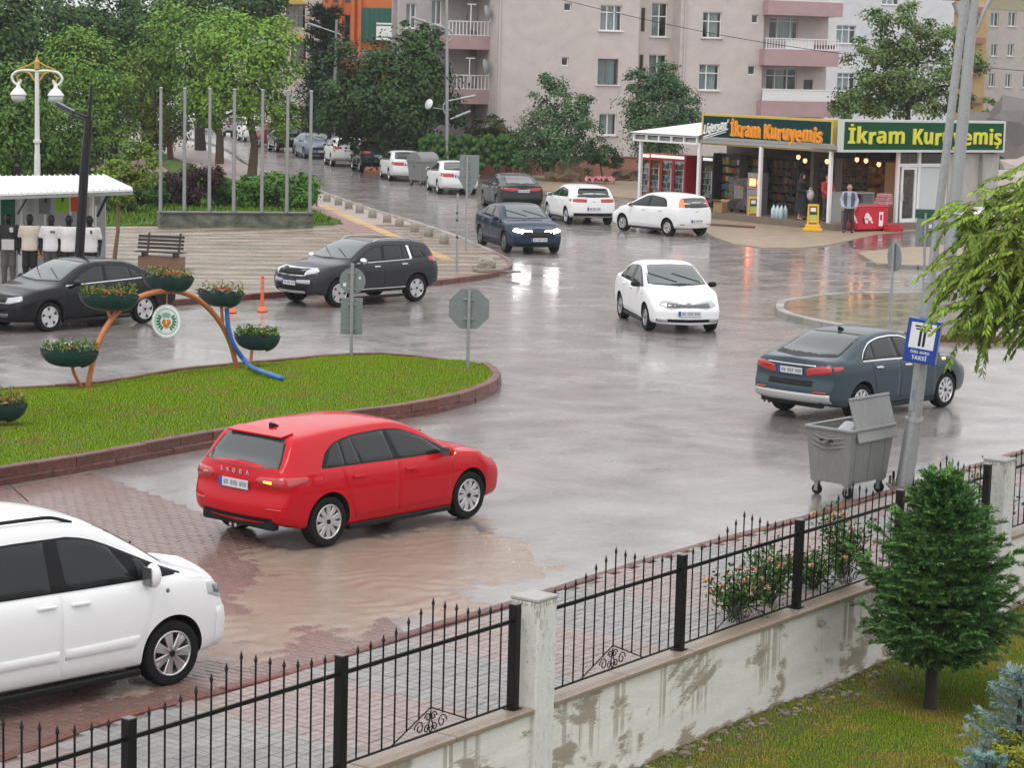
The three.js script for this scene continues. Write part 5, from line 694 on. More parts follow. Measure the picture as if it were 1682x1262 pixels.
function plainBlock(name, label, cat, a, b, top, color, depth, wins, o = {}) { // wins: [x0, y0, x1, y1, options]
  const A = new Facade(name, label, cat, a, b), g = A.g, W = wallMat(color), u1 = b.clone().sub(a).setY(0).length(), R4 = wins.map((w) => A.rect(...w.slice(0, 4)));
  holedWall(g, 'wall', W, 0, u1, -0.5, top, 0, R4); R4.forEach((r, i) => win(g, r, 0, { c1: 0.15, ...(o.win || {}), ...(wins[i][4] || {}) }));
  one((q) => { q.box(0.3, top + 0.5, depth, 0.15, top / 2 - 0.25, -depth / 2 - 0.285); q.box(0.3, top + 0.5, depth, u1 - 0.15, top / 2 - 0.25, -depth / 2 - 0.285); q.box(u1, 0.3, depth, u1 / 2, top - 0.15, -depth / 2 - 0.29); }, 'wall', W, g);
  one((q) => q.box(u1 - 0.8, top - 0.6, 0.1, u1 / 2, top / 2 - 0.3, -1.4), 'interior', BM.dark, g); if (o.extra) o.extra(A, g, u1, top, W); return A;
}
{ const yel = wallMat([0.62, 0.45, 0.1]);
  plainBlock('apartment_building', 'white building with ochre window crowns behind the park trees, beside the orange one', 'building', D(380, 90, -172), D(531, 90, -172), 19, [0.62, 0.6, 0.57], 10, [[470, 8, 502, 45], [478, 68, 503, 105], [405, 8, 437, 45]], { win: { mull: [0.36, 0.64], frame: BM.brown }, extra: (A, g) => { for (const [x0, y0, x1] of [[466, 0, 506], [474, 60, 507]]) { const r = A.rect(x0, y0, x1, y0 + 6); one((b) => { b.ext([[r[0], r[1]], [r[2], r[1]], [(r[0] + r[2]) / 2, r[3] + 0.25]], 0.12, M4(), 0.02); }, 'window_crown', yel, g); } one((b) => { for (let k = 0; k < 12; k++) { b.box(7, 0.02, 0.02, 3.5, 8 + k * 0.9, 0.004); } }, 'joint', mat([0.4, 0.38, 0.36], 0.9), g); } });
}
plainBlock('office_building', 'bright orange building with dark upright window slots and a green side panel', 'building', D(528, 90, -166), D(660, 90, -166), 20, [0.62, 0.16, 0.045], 10, [[532, 28, 539, 82], [546, 28, 555, 82], [565, 24, 576, 82], [534, -25, 541, 5], [549, -25, 557, 5], [567, -25, 577, 5]], { win: { mull: [], sill: false, curtain: false, frame: BM.brown }, extra: (A, g, u1) => {
  let r = A.rect(594, 14, 652, 67); one((b) => b.box(r[2] - r[0], r[3] - r[1], 0.3, (r[0] + r[2]) / 2, (r[1] + r[3]) / 2, 0.1), 'side_panel', mat([0.02, 0.12, 0.09], 0.6, 0, { map: rep(grain, 0.3) }), g);
  for (let i = 0; i < 7; i++) { const x = r[0] + (r[2] - r[0]) * (i + 0.5) / 7; one((b) => b.box(0.06, r[3] - r[1], 0.08, x, (r[1] + r[3]) / 2, 0.27), 'slat', mat([0.015, 0.09, 0.07], 0.6), g); }
  r = A.rect(620, 40, 656, 64); one((b) => { b.box(r[2] - r[0], 0.18, 1.2, (r[0] + r[2]) / 2, r[1], 0.8); b.box(r[2] - r[0], 0.12, 0.1, (r[0] + r[2]) / 2, r[3], 1.35); b.box(r[2] - r[0], (r[3] - r[1]) * 0.7, 0.05, (r[0] + r[2]) / 2, (r[1] + r[3]) / 2, 1.35); }, 'balcony', BM.white, g);
  r = A.rect(528, 83, 660, 98); one((b) => b.box(r[2] - r[0], r[3] - r[1], 0.1, (r[0] + r[2]) / 2, (r[1] + r[3]) / 2, 0.05), 'base_band', wallMat([0.3, 0.3, 0.3]), g);
  for (const x of [543, 560, 580, 591]) { const u = A.q(x, 40)[0]; one((b) => b.box(0.25, 14, 0.3, u, 13, 0.15), 'fin', wallMat([0.58, 0.14, 0.04]), g); } } });
plainBlock('apartment_building', 'white apartment block standing behind the pink balconies, left of the tall tree by the signs', 'building', D(1366, 150, -168), D(1560, 150, -174), 22, [0.68, 0.685, 0.7], 10, [[1373, 42, 1406, 71], [1448, -22, 1478, 7], [1374, 120, 1405, 150]], { win: { mull: [0.33, 0.67], trans: 0.75 } });
plainBlock('apartment_building', 'ochre yellow apartment block glimpsed through the crown of the tree behind the shop', 'building', D(1530, 150, -182), D(1616, 150, -182), 18, [0.6, 0.42, 0.2], 10, [[1572, 70, 1586, 92], [1572, 120, 1586, 142]], { extra: (A, g) => { for (const y of [12, 62, 112, 160]) { const r = A.rect(1594, y, 1617, y + 9, 0.6); one((b) => { b.box(r[2] - r[0], r[3] - r[1], 1.0, (r[0] + r[2]) / 2, (r[1] + r[3]) / 2, 0.5); }, 'balcony', wallMat([0.42, 0.2, 0.16]), g); } const r = A.rect(1530, 0, 1616, 12); one((b) => b.box(r[2] - r[0], 0.7, 0.2, (r[0] + r[2]) / 2, r[1], 0.1), 'eaves_band', wallMat([0.62, 0.5, 0.3]), g); } });
plainBlock('apartment_building', 'beige apartment block with an olive upper band and reddish roof at the far right', 'building', D(1612, 150, -188), D(1800, 150, -194), 14.0, [0.5, 0.455, 0.42], 10, [[1626, 21, 1640, 43], [1655, 20, 1669, 43], [1627, 72, 1638, 92], [1654, 72, 1665, 92], [1623, 120, 1634, 142], [1650, 121, 1661, 143], [1679, 122, 1690, 144], [1645, 171, 1656, 192], [1672, 172, 1684, 194], [1681, 20, 1695, 43], [1681, 72, 1692, 92]], { win: { c0: 0.1 }, extra: (A, g, u1, top) => { one((b) => b.box(u1 - 0.02, 2.75, 0.05, u1 / 2, top - 1.55, 0.02), 'olive_band', wallMat([0.42, 0.385, 0.27]), g).visible = true; one((b) => { b.ext([[-6, 0], [6.5, 0], [0, 2.2]], u1 + 1, M4().makeRotationY(PI / 2).setPosition(-0.5, top + 0.012, -5)); }, 'roof', mat([0.3, 0.13, 0.11], 0.7, 0, { map: grain }), g); } });
// ---------------------------------------------------------------- the corner shop
const font = await new FontLoader().loadAsync('fonts/droid/droid_sans_bold.typeface.json');
function word(b, text, x, y, z, size, sx = 1, depth = 0.05, slant = 0, rise = 0, wob = 0) { // letters one by one, with the Turkish dots and cedillas made here
  let cx = x, k = 0;
  for (const ch of text) {
    const baseCh = { 'İ': 'I', 'ş': 's' }[ch] || ch, gl = font.data.glyphs[baseCh], adv = (gl ? gl.ha : 600) / font.data.resolution * size * sx;
    if (ch !== ' ') {
      const dy = rise * (cx - x) + wob * Math.sin(k * 2.3), m = M4().set(sx, slant * sx, 0, cx, 0, 1, 0, y + dy, 0, 0, 1, z, 0, 0, 0, 1);
      b.geo(new TextGeometry(baseCh, { font, size, depth, curveSegments: 3, bevelEnabled: true, bevelSize: size * 0.012, bevelThickness: 0.01, bevelSegments: 1 }), m);
      if (ch === 'İ') b.box(size * 0.17 * sx, size * 0.14, depth, cx + adv * 0.5 + slant * size * sx, y + dy + size * 1.17, z + depth / 2);
      if (ch === 'ş') { b.box(size * 0.1 * sx, size * 0.16, depth, cx + adv * 0.5, y + dy - size * 0.1, z + depth / 2); b.box(size * 0.2 * sx, size * 0.08, depth, cx + adv * 0.44, y + dy - size * 0.2, z + depth / 2); }
    }
    cx += adv; k++;
  }
  return cx - x;
}
function wordWidth(t, size, sx) { let w = 0; for (const ch of t) { const gl = font.data.glyphs[{ 'İ': 'I', 'ş': 's' }[ch] || ch]; w += (gl ? gl.ha : 600) / font.data.resolution * size * sx; } return w; }
const S1a = D(1155, 237, -92.5), S1b = D(1370, 250, -87.0), S2a = D(1378, 250, -86.2), S2b = D(1645, 254, -90.6);
function signBoard(label, a, b, px, frameMat, boardMat, words) {
  const A = new Facade('shop_sign', label, 'sign', a, b), g = A.g, r = [0, A.q(...px[0])[1], b.clone().sub(a).setY(0).length(), A.q(...px[1])[1]], w = r[2], y0 = r[1], y1 = r[3], f = 0.09;
  one((q) => q.box(w - 0.1, y1 - y0 - 0.1, 0.2, w / 2, (y0 + y1) / 2, 0), 'board', boardMat, g);
  const n = 12; for (let i = 0; i < n; i++) one((q) => q.box(w - 2 * f, (y1 - y0 - 2 * f) / n - 0.012, 0.03, w / 2, y0 + f + (i + 0.5) * (y1 - y0 - 2 * f) / n, 0.108), 'slat', boardMat, g);
  one((q) => { q.box(w, f, 0.26, w / 2, y0 + f / 2, 0); q.box(w, f, 0.26, w / 2, y1 - f / 2, 0); q.box(f, y1 - y0 - 2 * f, 0.26, f / 2, (y0 + y1) / 2, 0); q.box(f, y1 - y0 - 2 * f, 0.26, w - f / 2, (y0 + y1) / 2, 0); }, 'frame', frameMat, g);
  for (const [t, u0, u1, v, size, m, slant, rise, back] of words) { const sx = (u1 - u0) * w / wordWidth(t, size * (y1 - y0), 1); if (back) one((q) => { for (const [dx, dy] of [[0.022, -0.024], [-0.012, 0.012]]) word(q, t, u0 * w + dx, y0 + v * (y1 - y0) + dy, 0.122, size * (y1 - y0), sx, 0.022, slant, rise, 0.02); }, 'letter_edge', back, g); one((q) => word(q, t, u0 * w, y0 + v * (y1 - y0), 0.135, size * (y1 - y0), sx, 0.05, slant, rise, 0.02), 'lettering', m, g); }
  return A;
}
const yellowFrame = mat([0.55, 0.4, 0.08], 0.45), silverFrame = mat([0.6, 0.62, 0.6], 0.4, 0.3), orange = mat([0.85, 0.27, 0.02], 0.45), yellowish = mat([0.66, 0.62, 0.06], 0.45), letterYellow = mat([0.75, 0.55, 0.05], 0.5), whiteLetter = mat([0.75, 0.76, 0.76], 0.5);
const sg1 = signBoard('dark green shop sign with orange letters in a yellow frame', S1a, S1b, [[1155, 237], [1155, 186]], yellowFrame, phys([0.006, 0.042, 0.045], 0.5, { specularIntensity: 0.3 }), [['İkram', 0.235, 0.47, 0.33, 0.44, orange, 0, -0.015, letterYellow], ['Kuruyemiş', 0.49, 0.93, 0.31, 0.44, orange, 0, -0.015, letterYellow], ["Lidersan'", 0.02, 0.215, 0.34, 0.3, whiteLetter, 0.25, 0.2]]);
{ const g = sg1.g, w = S1b.clone().sub(S1a).setY(0).length(), y0 = sg1.q(1155, 237)[1]; one((b) => { b.beam(V(0.02 * w, y0 + 0.3, 0.15), V(0.215 * w, y0 + 0.66, 0.15), 0.03, 0.05); b.beam(V(0.02 * w, y0 + 0.22, 0.15), V(0.2 * w, y0 + 0.55, 0.15), 0.03, 0.03); }, 'underline', whiteLetter, g); }
signBoard('mid green shop sign with yellow letters in a silver frame', S2a, S2b, [[1378, 250], [1378, 196]], silverFrame, phys([0.01, 0.085, 0.035], 0.5, { specularIntensity: 0.3 }), [['İkram', 0.03, 0.375, 0.27, 0.48, yellowish, 0, 0], ['Kuruyemiş', 0.41, 0.975, 0.25, 0.48, yellowish, 0, 0]]);
// the building under the signs: floor, posts, roof, back and side walls
const FLOOR = 0.28;
const shopF = new Facade('shop', 'open fronted corner shop full of goods under two green signs', 'shop', S1a.clone(), S1b.clone()), shop = shopF.g;
{
  const A = shopF, w1 = S1b.clone().sub(S1a).setY(0).length(), uL = A.q(1049, 240)[0], W = MT.white, y = 2.95, g = shop;
  const loc = (p) => { const r = p.clone().sub(A.o); return V(r.dot(A.d), p.y, r.dot(A.n)); }, c2 = loc(S2a), e2 = loc(S2b), back = -5.6;
  const flo = [[uL - 0.1, 0.45], [w1 + 0.1, 0.5], [c2.x, c2.z + 0.1], [e2.x, e2.z + 0.1], [e2.x - 6, e2.z - 0.6], [uL, back - 0.2]];
  const poly = (n, m, y0, y1, P) => { const s = new THREE.Shape(P.map((p) => new THREE.Vector2(p[0], -p[1]))); return one((b) => { const q = new THREE.ExtrudeGeometry(s, { depth: y1 - y0, bevelEnabled: false }); q.rotateX(-PI / 2); q.translate(0, y0, 0); b.geo(q); }, n, m, g); };
  poly('floor', mat([0.2, 0.16, 0.13], 0.35, 0, { map: rep(grain, 0.4) }), -0.05, FLOOR, flo);
  poly('ceiling', mat([0.3, 0.3, 0.29], 0.8), y + 0.02, y + 0.14, flo.map(([a, b]) => [a, b - 0.25]));
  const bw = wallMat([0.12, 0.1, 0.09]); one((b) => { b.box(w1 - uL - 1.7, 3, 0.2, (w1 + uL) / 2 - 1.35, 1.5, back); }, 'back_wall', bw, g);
  for (const [px, top] of [[1051, 2.95], [1147, 2.95], [1248, 2.95], [1363, 2.95]]) one((b) => b.rbox(0.13, top - FLOOR + 0.2, 0.13, 0.012, A.q(px, 300, 0.2)[0], (top + FLOOR - 0.2) / 2, 0.2), 'post', W, g);
  // canopy over the drinks fridges: trussed white edge and a shallow tent roof
  const uR = A.q(1155, 240)[0]; one((b) => { b.box(uR - uL, 0.07, 0.1, (uL + uR) / 2, 2.92, 0.3); b.box(uR - uL, 0.07, 0.1, (uL + uR) / 2, 3.18, 0.3); for (let i = 0; i <= 5; i++) b.box(0.07, 0.2, 0.08, lerp(uL + 0.05, uR - 0.05, i / 5), 3.05, 0.3); b.box(0.1, 0.07, 5.4, uL, 3.18, -2.4); }, 'canopy_truss', W, g);
  { const p = [uL - 0.15, 3.24, 0.4, uR + 0.1, 3.24, 0.4, uR + 0.1, 4.05, -2.6, uL - 0.15, 3.3, -5.6, uL - 0.15, 3.2, 0.4, uR + 0.1, 3.2, 0.4, uR + 0.1, 4.0, -2.6, uL - 0.15, 3.25, -5.6], gg = new THREE.BufferGeometry(); gg.setAttribute('position', new THREE.Float32BufferAttribute(p, 3)); gg.setIndex([0, 1, 2, 0, 2, 3, 4, 6, 5, 4, 7, 6, 0, 4, 5, 0, 5, 1, 3, 2, 6, 3, 6, 7, 0, 3, 7, 0, 7, 4]); gg.computeVertexNormals(); one((b) => b.geo(gg), 'canopy_roof', mat([0.66, 0.66, 0.65], 0.6, 0, { side: THREE.DoubleSide }), g); }
  one((b) => b.box(w1 + 0.3, 0.12, 5.5, w1 / 2, 3.16, -2.6), 'roof', mat([0.3, 0.3, 0.3], 0.7), g);
}
const wing2 = new Facade('shop_annex', 'right half of the corner shop with a white door, blind and bare concrete side', 'shop', S2a.clone(), S2b.clone());
{
  const A = wing2, g = A.g, w = S2b.clone().sub(S2a).setY(0).length(), q = (...r) => A.rect(...r, -0.3), W = MT.white, u = (px) => A.q(px, 300, -0.3)[0], y = 2.95;
  one((b) => { b.box(u(1509) - u(1505), 2.7, 0.12, (u(1505) + u(1509)) / 2, 1.6, -0.3); b.box(0.12, 2.7, 0.12, u(1473), 1.6, -0.3); b.box(u(1555) - u(1473), 0.12, 0.12, (u(1473) + u(1555)) / 2, 2.45, -0.3 + 0.002); b.box(0.12, 2.7, 0.12, u(1554), 1.6, -0.3); }, 'frame', W, g);
  const dr = [u(1479), FLOOR, u(1504), 2.38], door = one((b) => { const [a, c, d, e] = dr; b.box(d - a, 0.14, 0.07, (a + d) / 2, c + 0.07, -0.3); b.box(d - a, 0.1, 0.07, (a + d) / 2, e - 0.05, -0.3); b.box(0.1, e - c, 0.07, a + 0.05, (c + e) / 2, -0.302); b.box(0.1, e - c, 0.07, d - 0.05, (c + e) / 2, -0.302); }, 'door', W, g);
  one((b) => b.box(dr[2] - dr[0] - 0.2, dr[3] - dr[1] - 0.24, 0.012, (dr[0] + dr[2]) / 2, (dr[1] + dr[3]) / 2, -0.3), 'pane', BM.glass, door); one((b) => b.box(0.03, 0.3, 0.06, dr[0] + 0.07, 1.25, -0.24), 'handle', MT.chrome, door);
  one((b) => b.box(u(1552) - u(1510), 1.78, 0.05, (u(1552) + u(1510)) / 2, 1.52, -0.34), 'blind', mat([0.56, 0.58, 0.58], 0.6), g); one((b) => b.box(u(1550) - u(1509), 0.34, 0.1, (u(1550) + u(1509)) / 2, 0.46, -0.3), 'green_panel', mat([0.01, 0.07, 0.04], 0.5), g);
  one((b) => b.box(u(1553) - u(1475), 0.36, 0.012, (u(1475) + u(1553)) / 2, 2.7, -0.32), 'pane', BM.glass, g);
  one((b) => b.box(w - u(1555) + 0.1, 3.2, 0.2, (w + u(1555)) / 2, 1.3, -0.28), 'concrete_wall', mat([0.5, 0.47, 0.43], 0.8, 0, { map: rep(grain, 0.5, 0.15), bumpMap: rep(fineBump, 1), bumpScale: 0.01 }), g);
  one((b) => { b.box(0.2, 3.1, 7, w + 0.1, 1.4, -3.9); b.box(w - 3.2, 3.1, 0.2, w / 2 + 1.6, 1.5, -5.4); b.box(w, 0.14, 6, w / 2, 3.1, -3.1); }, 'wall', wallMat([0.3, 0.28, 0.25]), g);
  one((b) => b.box(0.05, 3, 0.3, u(1603), 1.5, -0.12), 'downpipe', MT.concrete, g);
}
// goods and fittings
function local(A, px, py, off) { const [u, v] = A.q(px, py, off); return A.o.clone().addScaledVector(A.d, u).addScaledVector(A.n, off).setY(v); }
function standing(A, px, off, name, label, category, group) { const p = local(A, px, 340, off); p.y = FLOOR; return thing(name, label, category, p, A.g.rotation.y, group); }
const goodsCols = [[0.5, 0.05, 0.04], [0.55, 0.4, 0.05], [0.08, 0.2, 0.4], [0.1, 0.3, 0.1], [0.6, 0.6, 0.58], [0.5, 0.2, 0.05], [0.3, 0.05, 0.2], [0.2, 0.12, 0.06]];
const M_GOODS = mat(0xffffff, 0.45, 0, { vertexColors: true });
function goods(b, x0, x1, y, z, h, step, pal = goodsCols, round = false) { for (let x = x0 + step / 2; x < x1; x += step) { const c = pal[Math.floor(R(0, pal.length))], k = R(0.6, 1.2), hh = h * R(0.6, 1); if (round) b.cyl(step * 0.36, step * 0.4, hh, x, y + hh / 2, z, 7, 0, 0, c.map((v) => v * k)); else b.box(step * 0.86, hh, 0.12, x, y + hh / 2, z, 0, 0, 0, c.map((v) => v * k)); } }
rnd = mulberry(52);
function fridge(px, off, w, h, n, bodyMat, label, lit) {
  const g = standing(shopF, px, off, 'drinks_fridge', label, 'fridge'), d = 0.65;
  one((b) => { b.box(w, h, 0.06, 0, h / 2, -d); b.box(0.06, h, d, -w / 2, h / 2, -d / 2); b.box(0.06, h, d, w / 2, h / 2, -d / 2); b.box(w, 0.12, d, 0, 0.06, -d / 2); b.box(w, 0.2, d + 0.02, 0, h - 0.1, -d / 2); }, 'cabinet', bodyMat, g);
  one((b) => b.box(w - 0.2, 0.12, 0.02, 0, h - 0.1, 0.02), 'light_strip', mat([0.8, 0.75, 0.7], 0.4, 0, { emissive: lin(1, 0.9, 0.85), emissiveIntensity: 0.5 }), g);
  for (let i = 0; i < n; i++) { const x0 = -w / 2 + w * i / n, x1 = x0 + w / n; const dr = one((b) => { for (const x of [x0 + 0.035, x1 - 0.035]) b.box(0.06, h - 0.36, 0.05, x, h / 2 - 0.03, 0.0); b.box(x1 - x0 - 0.1, 0.05, 0.05, (x0 + x1) / 2, 0.17, 0); b.box(x1 - x0 - 0.1, 0.05, 0.05, (x0 + x1) / 2, h - 0.23, 0); }, 'door', bodyMat, g); one((b) => b.box(x1 - x0 - 0.1, h - 0.42, 0.01, (x0 + x1) / 2, h / 2 - 0.03, 0), 'pane', BM.glass, dr); one((b) => b.box(0.035, h * 0.45, 0.03, x1 - 0.09, h / 2, 0.05), 'handle', BM.white, dr);
    for (let k = 0; k < 6; k++) { const y = 0.14 + k * (h - 0.5) / 6; const sh = one((b) => b.box(x1 - x0 - 0.08, 0.02, 0.5, (x0 + x1) / 2, y, -0.3), 'shelf', BM.white, g); stuff(one((b) => { const pal = [goodsCols[(k + i) % 8], goodsCols[(k * 3 + 1) % 8], [0.6, 0.62, 0.62]]; goods(b, x0 + 0.08, x1 - 0.08, y + 0.012, -0.12, 0.27, 0.085, pal, true); goods(b, x0 + 0.08, x1 - 0.08, y + 0.012, -0.26, 0.27, 0.085, pal, true); }, 'bottles', M_GOODS, sh)); } }
  one((b) => b.box(w - 0.1, h - 0.4, 0.02, 0, h / 2, -d + 0.05), 'back_panel', mat([0.5, 0.55, 0.58], 0.5, 0, lit ? { emissive: lin(0.8, 0.95, 1), emissiveIntensity: 0.18 } : {}), g); return g;
}
const redBody = mat([0.5, 0.02, 0.03], 0.35);
fridge(1094, -1.3, 2.2, 2.05, 3, redBody, 'red drinks fridge with three glass doors under the white canopy', true);
fridge(1059, -1.9, 0.7, 2.0, 1, redBody, 'narrow red fridge at the outer end of the white canopy', false);
fridge(1143, -2.2, 0.75, 2.0, 1, BM.white, 'pale fridge with bluish light behind the second white post', true);
fridge(1160, -1.6, 0.75, 2.05, 1, mat([0.02, 0.02, 0.025], 0.3), 'black framed fridge at the left end of the dark green sign', true);
function shelf(A, px, off, w, h, n, label, pal, turn = 0, warm) {
  const g = standing(A, px, off, 'goods_shelf', label, 'shelf', 'shelves of goods in the shop'); g.rotation.y += turn; const fr = warm ? mat([0.35, 0.22, 0.1], 0.6) : mat([0.12, 0.11, 0.1], 0.6);
  one((b) => { b.box(0.05, h, 0.4, -w / 2, h / 2, -0.2); b.box(0.05, h, 0.4, w / 2, h / 2, -0.2); b.box(w, h, 0.03, 0, h / 2, -0.4); }, 'side_frame', fr, g);
  for (let k = 0; k < n; k++) { const y = 0.1 + k * (h - 0.2) / n, s = one((b) => b.box(w - 0.06, 0.03, 0.4, 0, y, -0.19), 'shelf_board', fr, g); stuff(one((b) => { goods(b, -w / 2 + 0.06, w / 2 - 0.06, y + 0.016, -0.08, (h / n) * 0.7, 0.16, pal); goods(b, -w / 2 + 0.06, w / 2 - 0.06, y + 0.016, -0.24, (h / n) * 0.8, 0.15, pal); }, 'packets', M_GOODS, s)); }
}
shelf(shopF, 1190, -2.0, 1.5, 2.2, 6, 'dark shelf of packets behind the grey cabinet', goodsCols); shelf(shopF, 1222, -2.6, 1.6, 2.2, 6, 'shelf of coloured packets left of the third post', goodsCols); shelf(shopF, 1272, -3.2, 2.4, 2.2, 6, 'wide dark shelf behind the standing woman', [[0.1, 0.04, 0.03], [0.12, 0.1, 0.04], [0.05, 0.08, 0.06], [0.3, 0.1, 0.05]]); shelf(shopF, 1335, -3.6, 2.2, 2.2, 6, 'dark shelf deep in the shop under the hanging lamps', [[0.1, 0.06, 0.03], [0.2, 0.14, 0.05], [0.04, 0.06, 0.05]]);
const nuts = [[0.5, 0.3, 0.1], [0.42, 0.22, 0.07], [0.6, 0.42, 0.18], [0.33, 0.16, 0.06]];
shelf(wing2, 1402, -2.6, 1.3, 2.3, 8, 'tall dark shelf between the white post and the lit nut shelves', [[0.08, 0.07, 0.05], [0.14, 0.09, 0.04]]); shelf(wing2, 1438, -2.9, 2.2, 2.2, 5, 'warmly lit shelf of nuts under the mid green sign', nuts, 0, true); shelf(wing2, 1490, -2.4, 1.2, 2.2, 5, 'lit shelf of nuts seen through the white door', nuts, 0, true); shelf(wing2, 1468, -1.6, 0.5, 2.2, 5, 'narrow brown shelf beside the white door frame', nuts, 0.9, true);
{ const g = standing(shopF, 1212, -0.5, 'steel_cabinet', 'worn grey metal cabinet standing left of the third post', 'cabinet'); one((b) => { b.rbox(1.1, 1.25, 0.7, 0.02, 0, 0.75, -0.35); }, 'body', mat([0.2, 0.19, 0.18], 0.4, 0.5, { map: rep(blotch, 0.8) }), g); one((b) => { for (const x of [-0.45, 0.45]) for (const z of [-0.1, -0.6]) b.cyl(0.05, 0.05, 0.12, x, 0.06, z, 10, PI / 2); }, 'caster', MT.rubber, g); one((b) => { b.box(0.5, 0.5, 0.01, 0, 0.8, 0.005); }, 'door', mat([0.24, 0.23, 0.22], 0.4, 0.5), g); one((b) => b.box(0.3, 0.14, 0.03, 0, 1.0, 0.02), 'label_plate', mat([0.25, 0.15, 0.06], 0.5), g); }
{ const g = standing(shopF, 1234, -0.35, 'roasting_oven', 'small steel oven with a glowing red window beside the third post', 'oven'); one((b) => { b.rbox(0.62, 0.95, 0.55, 0.02, 0, 0.475, -0.3); b.rbox(0.62, 0.65, 0.55, 0.02, 0, 1.29, -0.3); }, 'housing', MT.steel, g); one((b) => b.box(0.34, 0.3, 0.03, 0, 1.25, -0.015), 'glowing_window', mat([0.4, 0.08, 0.03], 0.3, 0, { emissive: lin(1, 0.28, 0.12), emissiveIntensity: 2.2 }), g); one((b) => { b.box(0.42, 0.38, 0.02, 0, 1.25, -0.03); }, 'window_frame', MT.black, g); const pL = new THREE.PointLight(0xff6a30, 0.5); pL.position.set(0, 1.25, 0.12); pL.castShadow = true; g.add(pL); }
function aBoard(px, py, h, label) { // yellow stand with a narrow printed panel
  const p = G(px, py, 0.03), g = thing('display_stand', label, 'display stand', p, -0.1, 'yellow display stands'), Y = mat([0.72, 0.42, 0.02], 0.4), w = h * 0.36;
  one((b) => { b.rbox(0.07, h, 0.1, 0.02, -w / 2, h / 2, 0, 0, 0, -0.02); b.rbox(0.07, h, 0.1, 0.02, w / 2, h / 2, 0, 0, 0, 0.02); b.rbox(w, 0.08, 0.1, 0.02, 0, h - 0.04, 0.0); b.rbox(w, 0.07, 0.08, 0.02, 0, h * 0.35, 0); }, 'frame', Y, g); one((b) => { b.rbox(w + 0.35, 0.12, 0.42, 0.03, 0, 0.06, 0.02); b.rbox(w + 0.2, 0.14, 0.25, 0.03, 0, 0.18, 0.0); }, 'foot', Y, g);
  one((b) => b.box(w - 0.07, h * 0.3, 0.03, 0, h * 0.78, 0.0), 'panel', mat([0.05, 0.045, 0.04], 0.4), g); one((b) => b.box(w - 0.16, h * 0.15, 0.02, 0, h * 0.8, 0.015), 'notice', MT.white, g); one((b) => b.box(w - 0.07, h * 0.22, 0.03, 0, h * 0.5, 0.0), 'panel', mat([0.45, 0.5, 0.12], 0.4), g);
}
aBoard(1236, 364, 0.95, 'yellow display stand on the ground in front of the third white post'); aBoard(1334, 380, 1.0, 'yellow display stand nearer the corner post, closest to the wet road');
{ const g = standing(wing2, 1434, 0.5, 'ice_cream_freezer', 'red chest freezer with a white printed splash beside the man in a vest', 'freezer'); g.position.y = 0.03; const P = canvasTex(256, 128, (c, w, h) => { c.fillStyle = '#c4142c'; c.fillRect(0, 0, w, h); c.fillStyle = '#e8dfe0'; for (const [x, y, r] of [[85, 45, 20], [105, 60, 17], [78, 75, 15], [122, 78, 10], [66, 55, 9]]) { c.beginPath(); c.ellipse(x, y, r, r * 0.7, 0.4, 0, 7); c.fill(); } c.fillStyle = '#2a1416'; c.beginPath(); c.ellipse(55, 70, 9, 20, -0.3, 0, 7); c.fill(); c.fillStyle = '#eceaea'; c.fillRect(178, 26, 34, 76); c.fillStyle = '#b01226'; c.fillRect(186, 40, 18, 30); });
  P.repeat.set(1 / 1.55, 1 / 0.9); P.offset.set(0.5, 0); P.wrapS = P.wrapT = THREE.RepeatWrapping; one((b) => b.rbox(1.5, 0.85, 0.75, 0.05, 0, 0.48, -0.37), 'chest', mat(0xffffff, 0.35, 0, { map: P }), g); one((b) => { b.rbox(1.54, 0.07, 0.78, 0.02, 0, 0.93, -0.37); }, 'lid', mat([0.5, 0.06, 0.08], 0.4), g); one((b) => { for (const x of [-0.6, 0.6]) b.box(0.1, 0.06, 0.5, x, 0.03, -0.37); }, 'foot', MT.black, g); }
{ const M = [mat([0.45, 0.2, 0.22], 0.6), mat([0.4, 0.17, 0.19], 0.6)]; for (let k = 0; k < 3; k++) { const g = standing(wing2, 1453, 0.3, 'carton', ['pink carton lying lowest on the red freezer', 'pink carton in the middle of the pile on the red freezer', 'pink carton topmost on the red freezer'][k], 'carton', 'cartons on the red freezer'); g.position.y = 1.0 + k * 0.14; one((b) => b.rbox(0.6 - k * 0.07, 0.13, 0.4, 0.012, 0.02 * k, 0.066, -0.1, k * 0.12), 'box', M[k & 1], g); one((b) => b.box(0.05, 0.132, 0.41 , 0.02 * k, 0.067, -0.1, k * 0.12), 'tape', mat([0.5, 0.4, 0.3], 0.5), g); } }
{ const g = standing(wing2, 1469, 0.75, 'plastic_crate', 'low red plastic crate on the ground before the white door', 'crate'); g.position.y = 0.03; one((b) => { b.rbox(0.62, 0.05, 0.4, 0.01, 0, 0.03, 0); for (const z of [-0.19, 0.19]) { b.rbox(0.62, 0.05, 0.03, 0.01, 0, 0.24, z); b.rbox(0.62, 0.05, 0.03, 0.01, 0, 0.13, z); for (let i = 0; i < 5; i++) b.box(0.05, 0.2, 0.02, -0.28 + i * 0.14, 0.13, z); } for (const x of [-0.3, 0.3]) { b.rbox(0.03, 0.05, 0.38, 0.01, x, 0.24, 0); b.rbox(0.03, 0.1, 0.38, 0.01, x, 0.1, 0); } }, 'crate_body', mat([0.5, 0.03, 0.04], 0.45), g); }
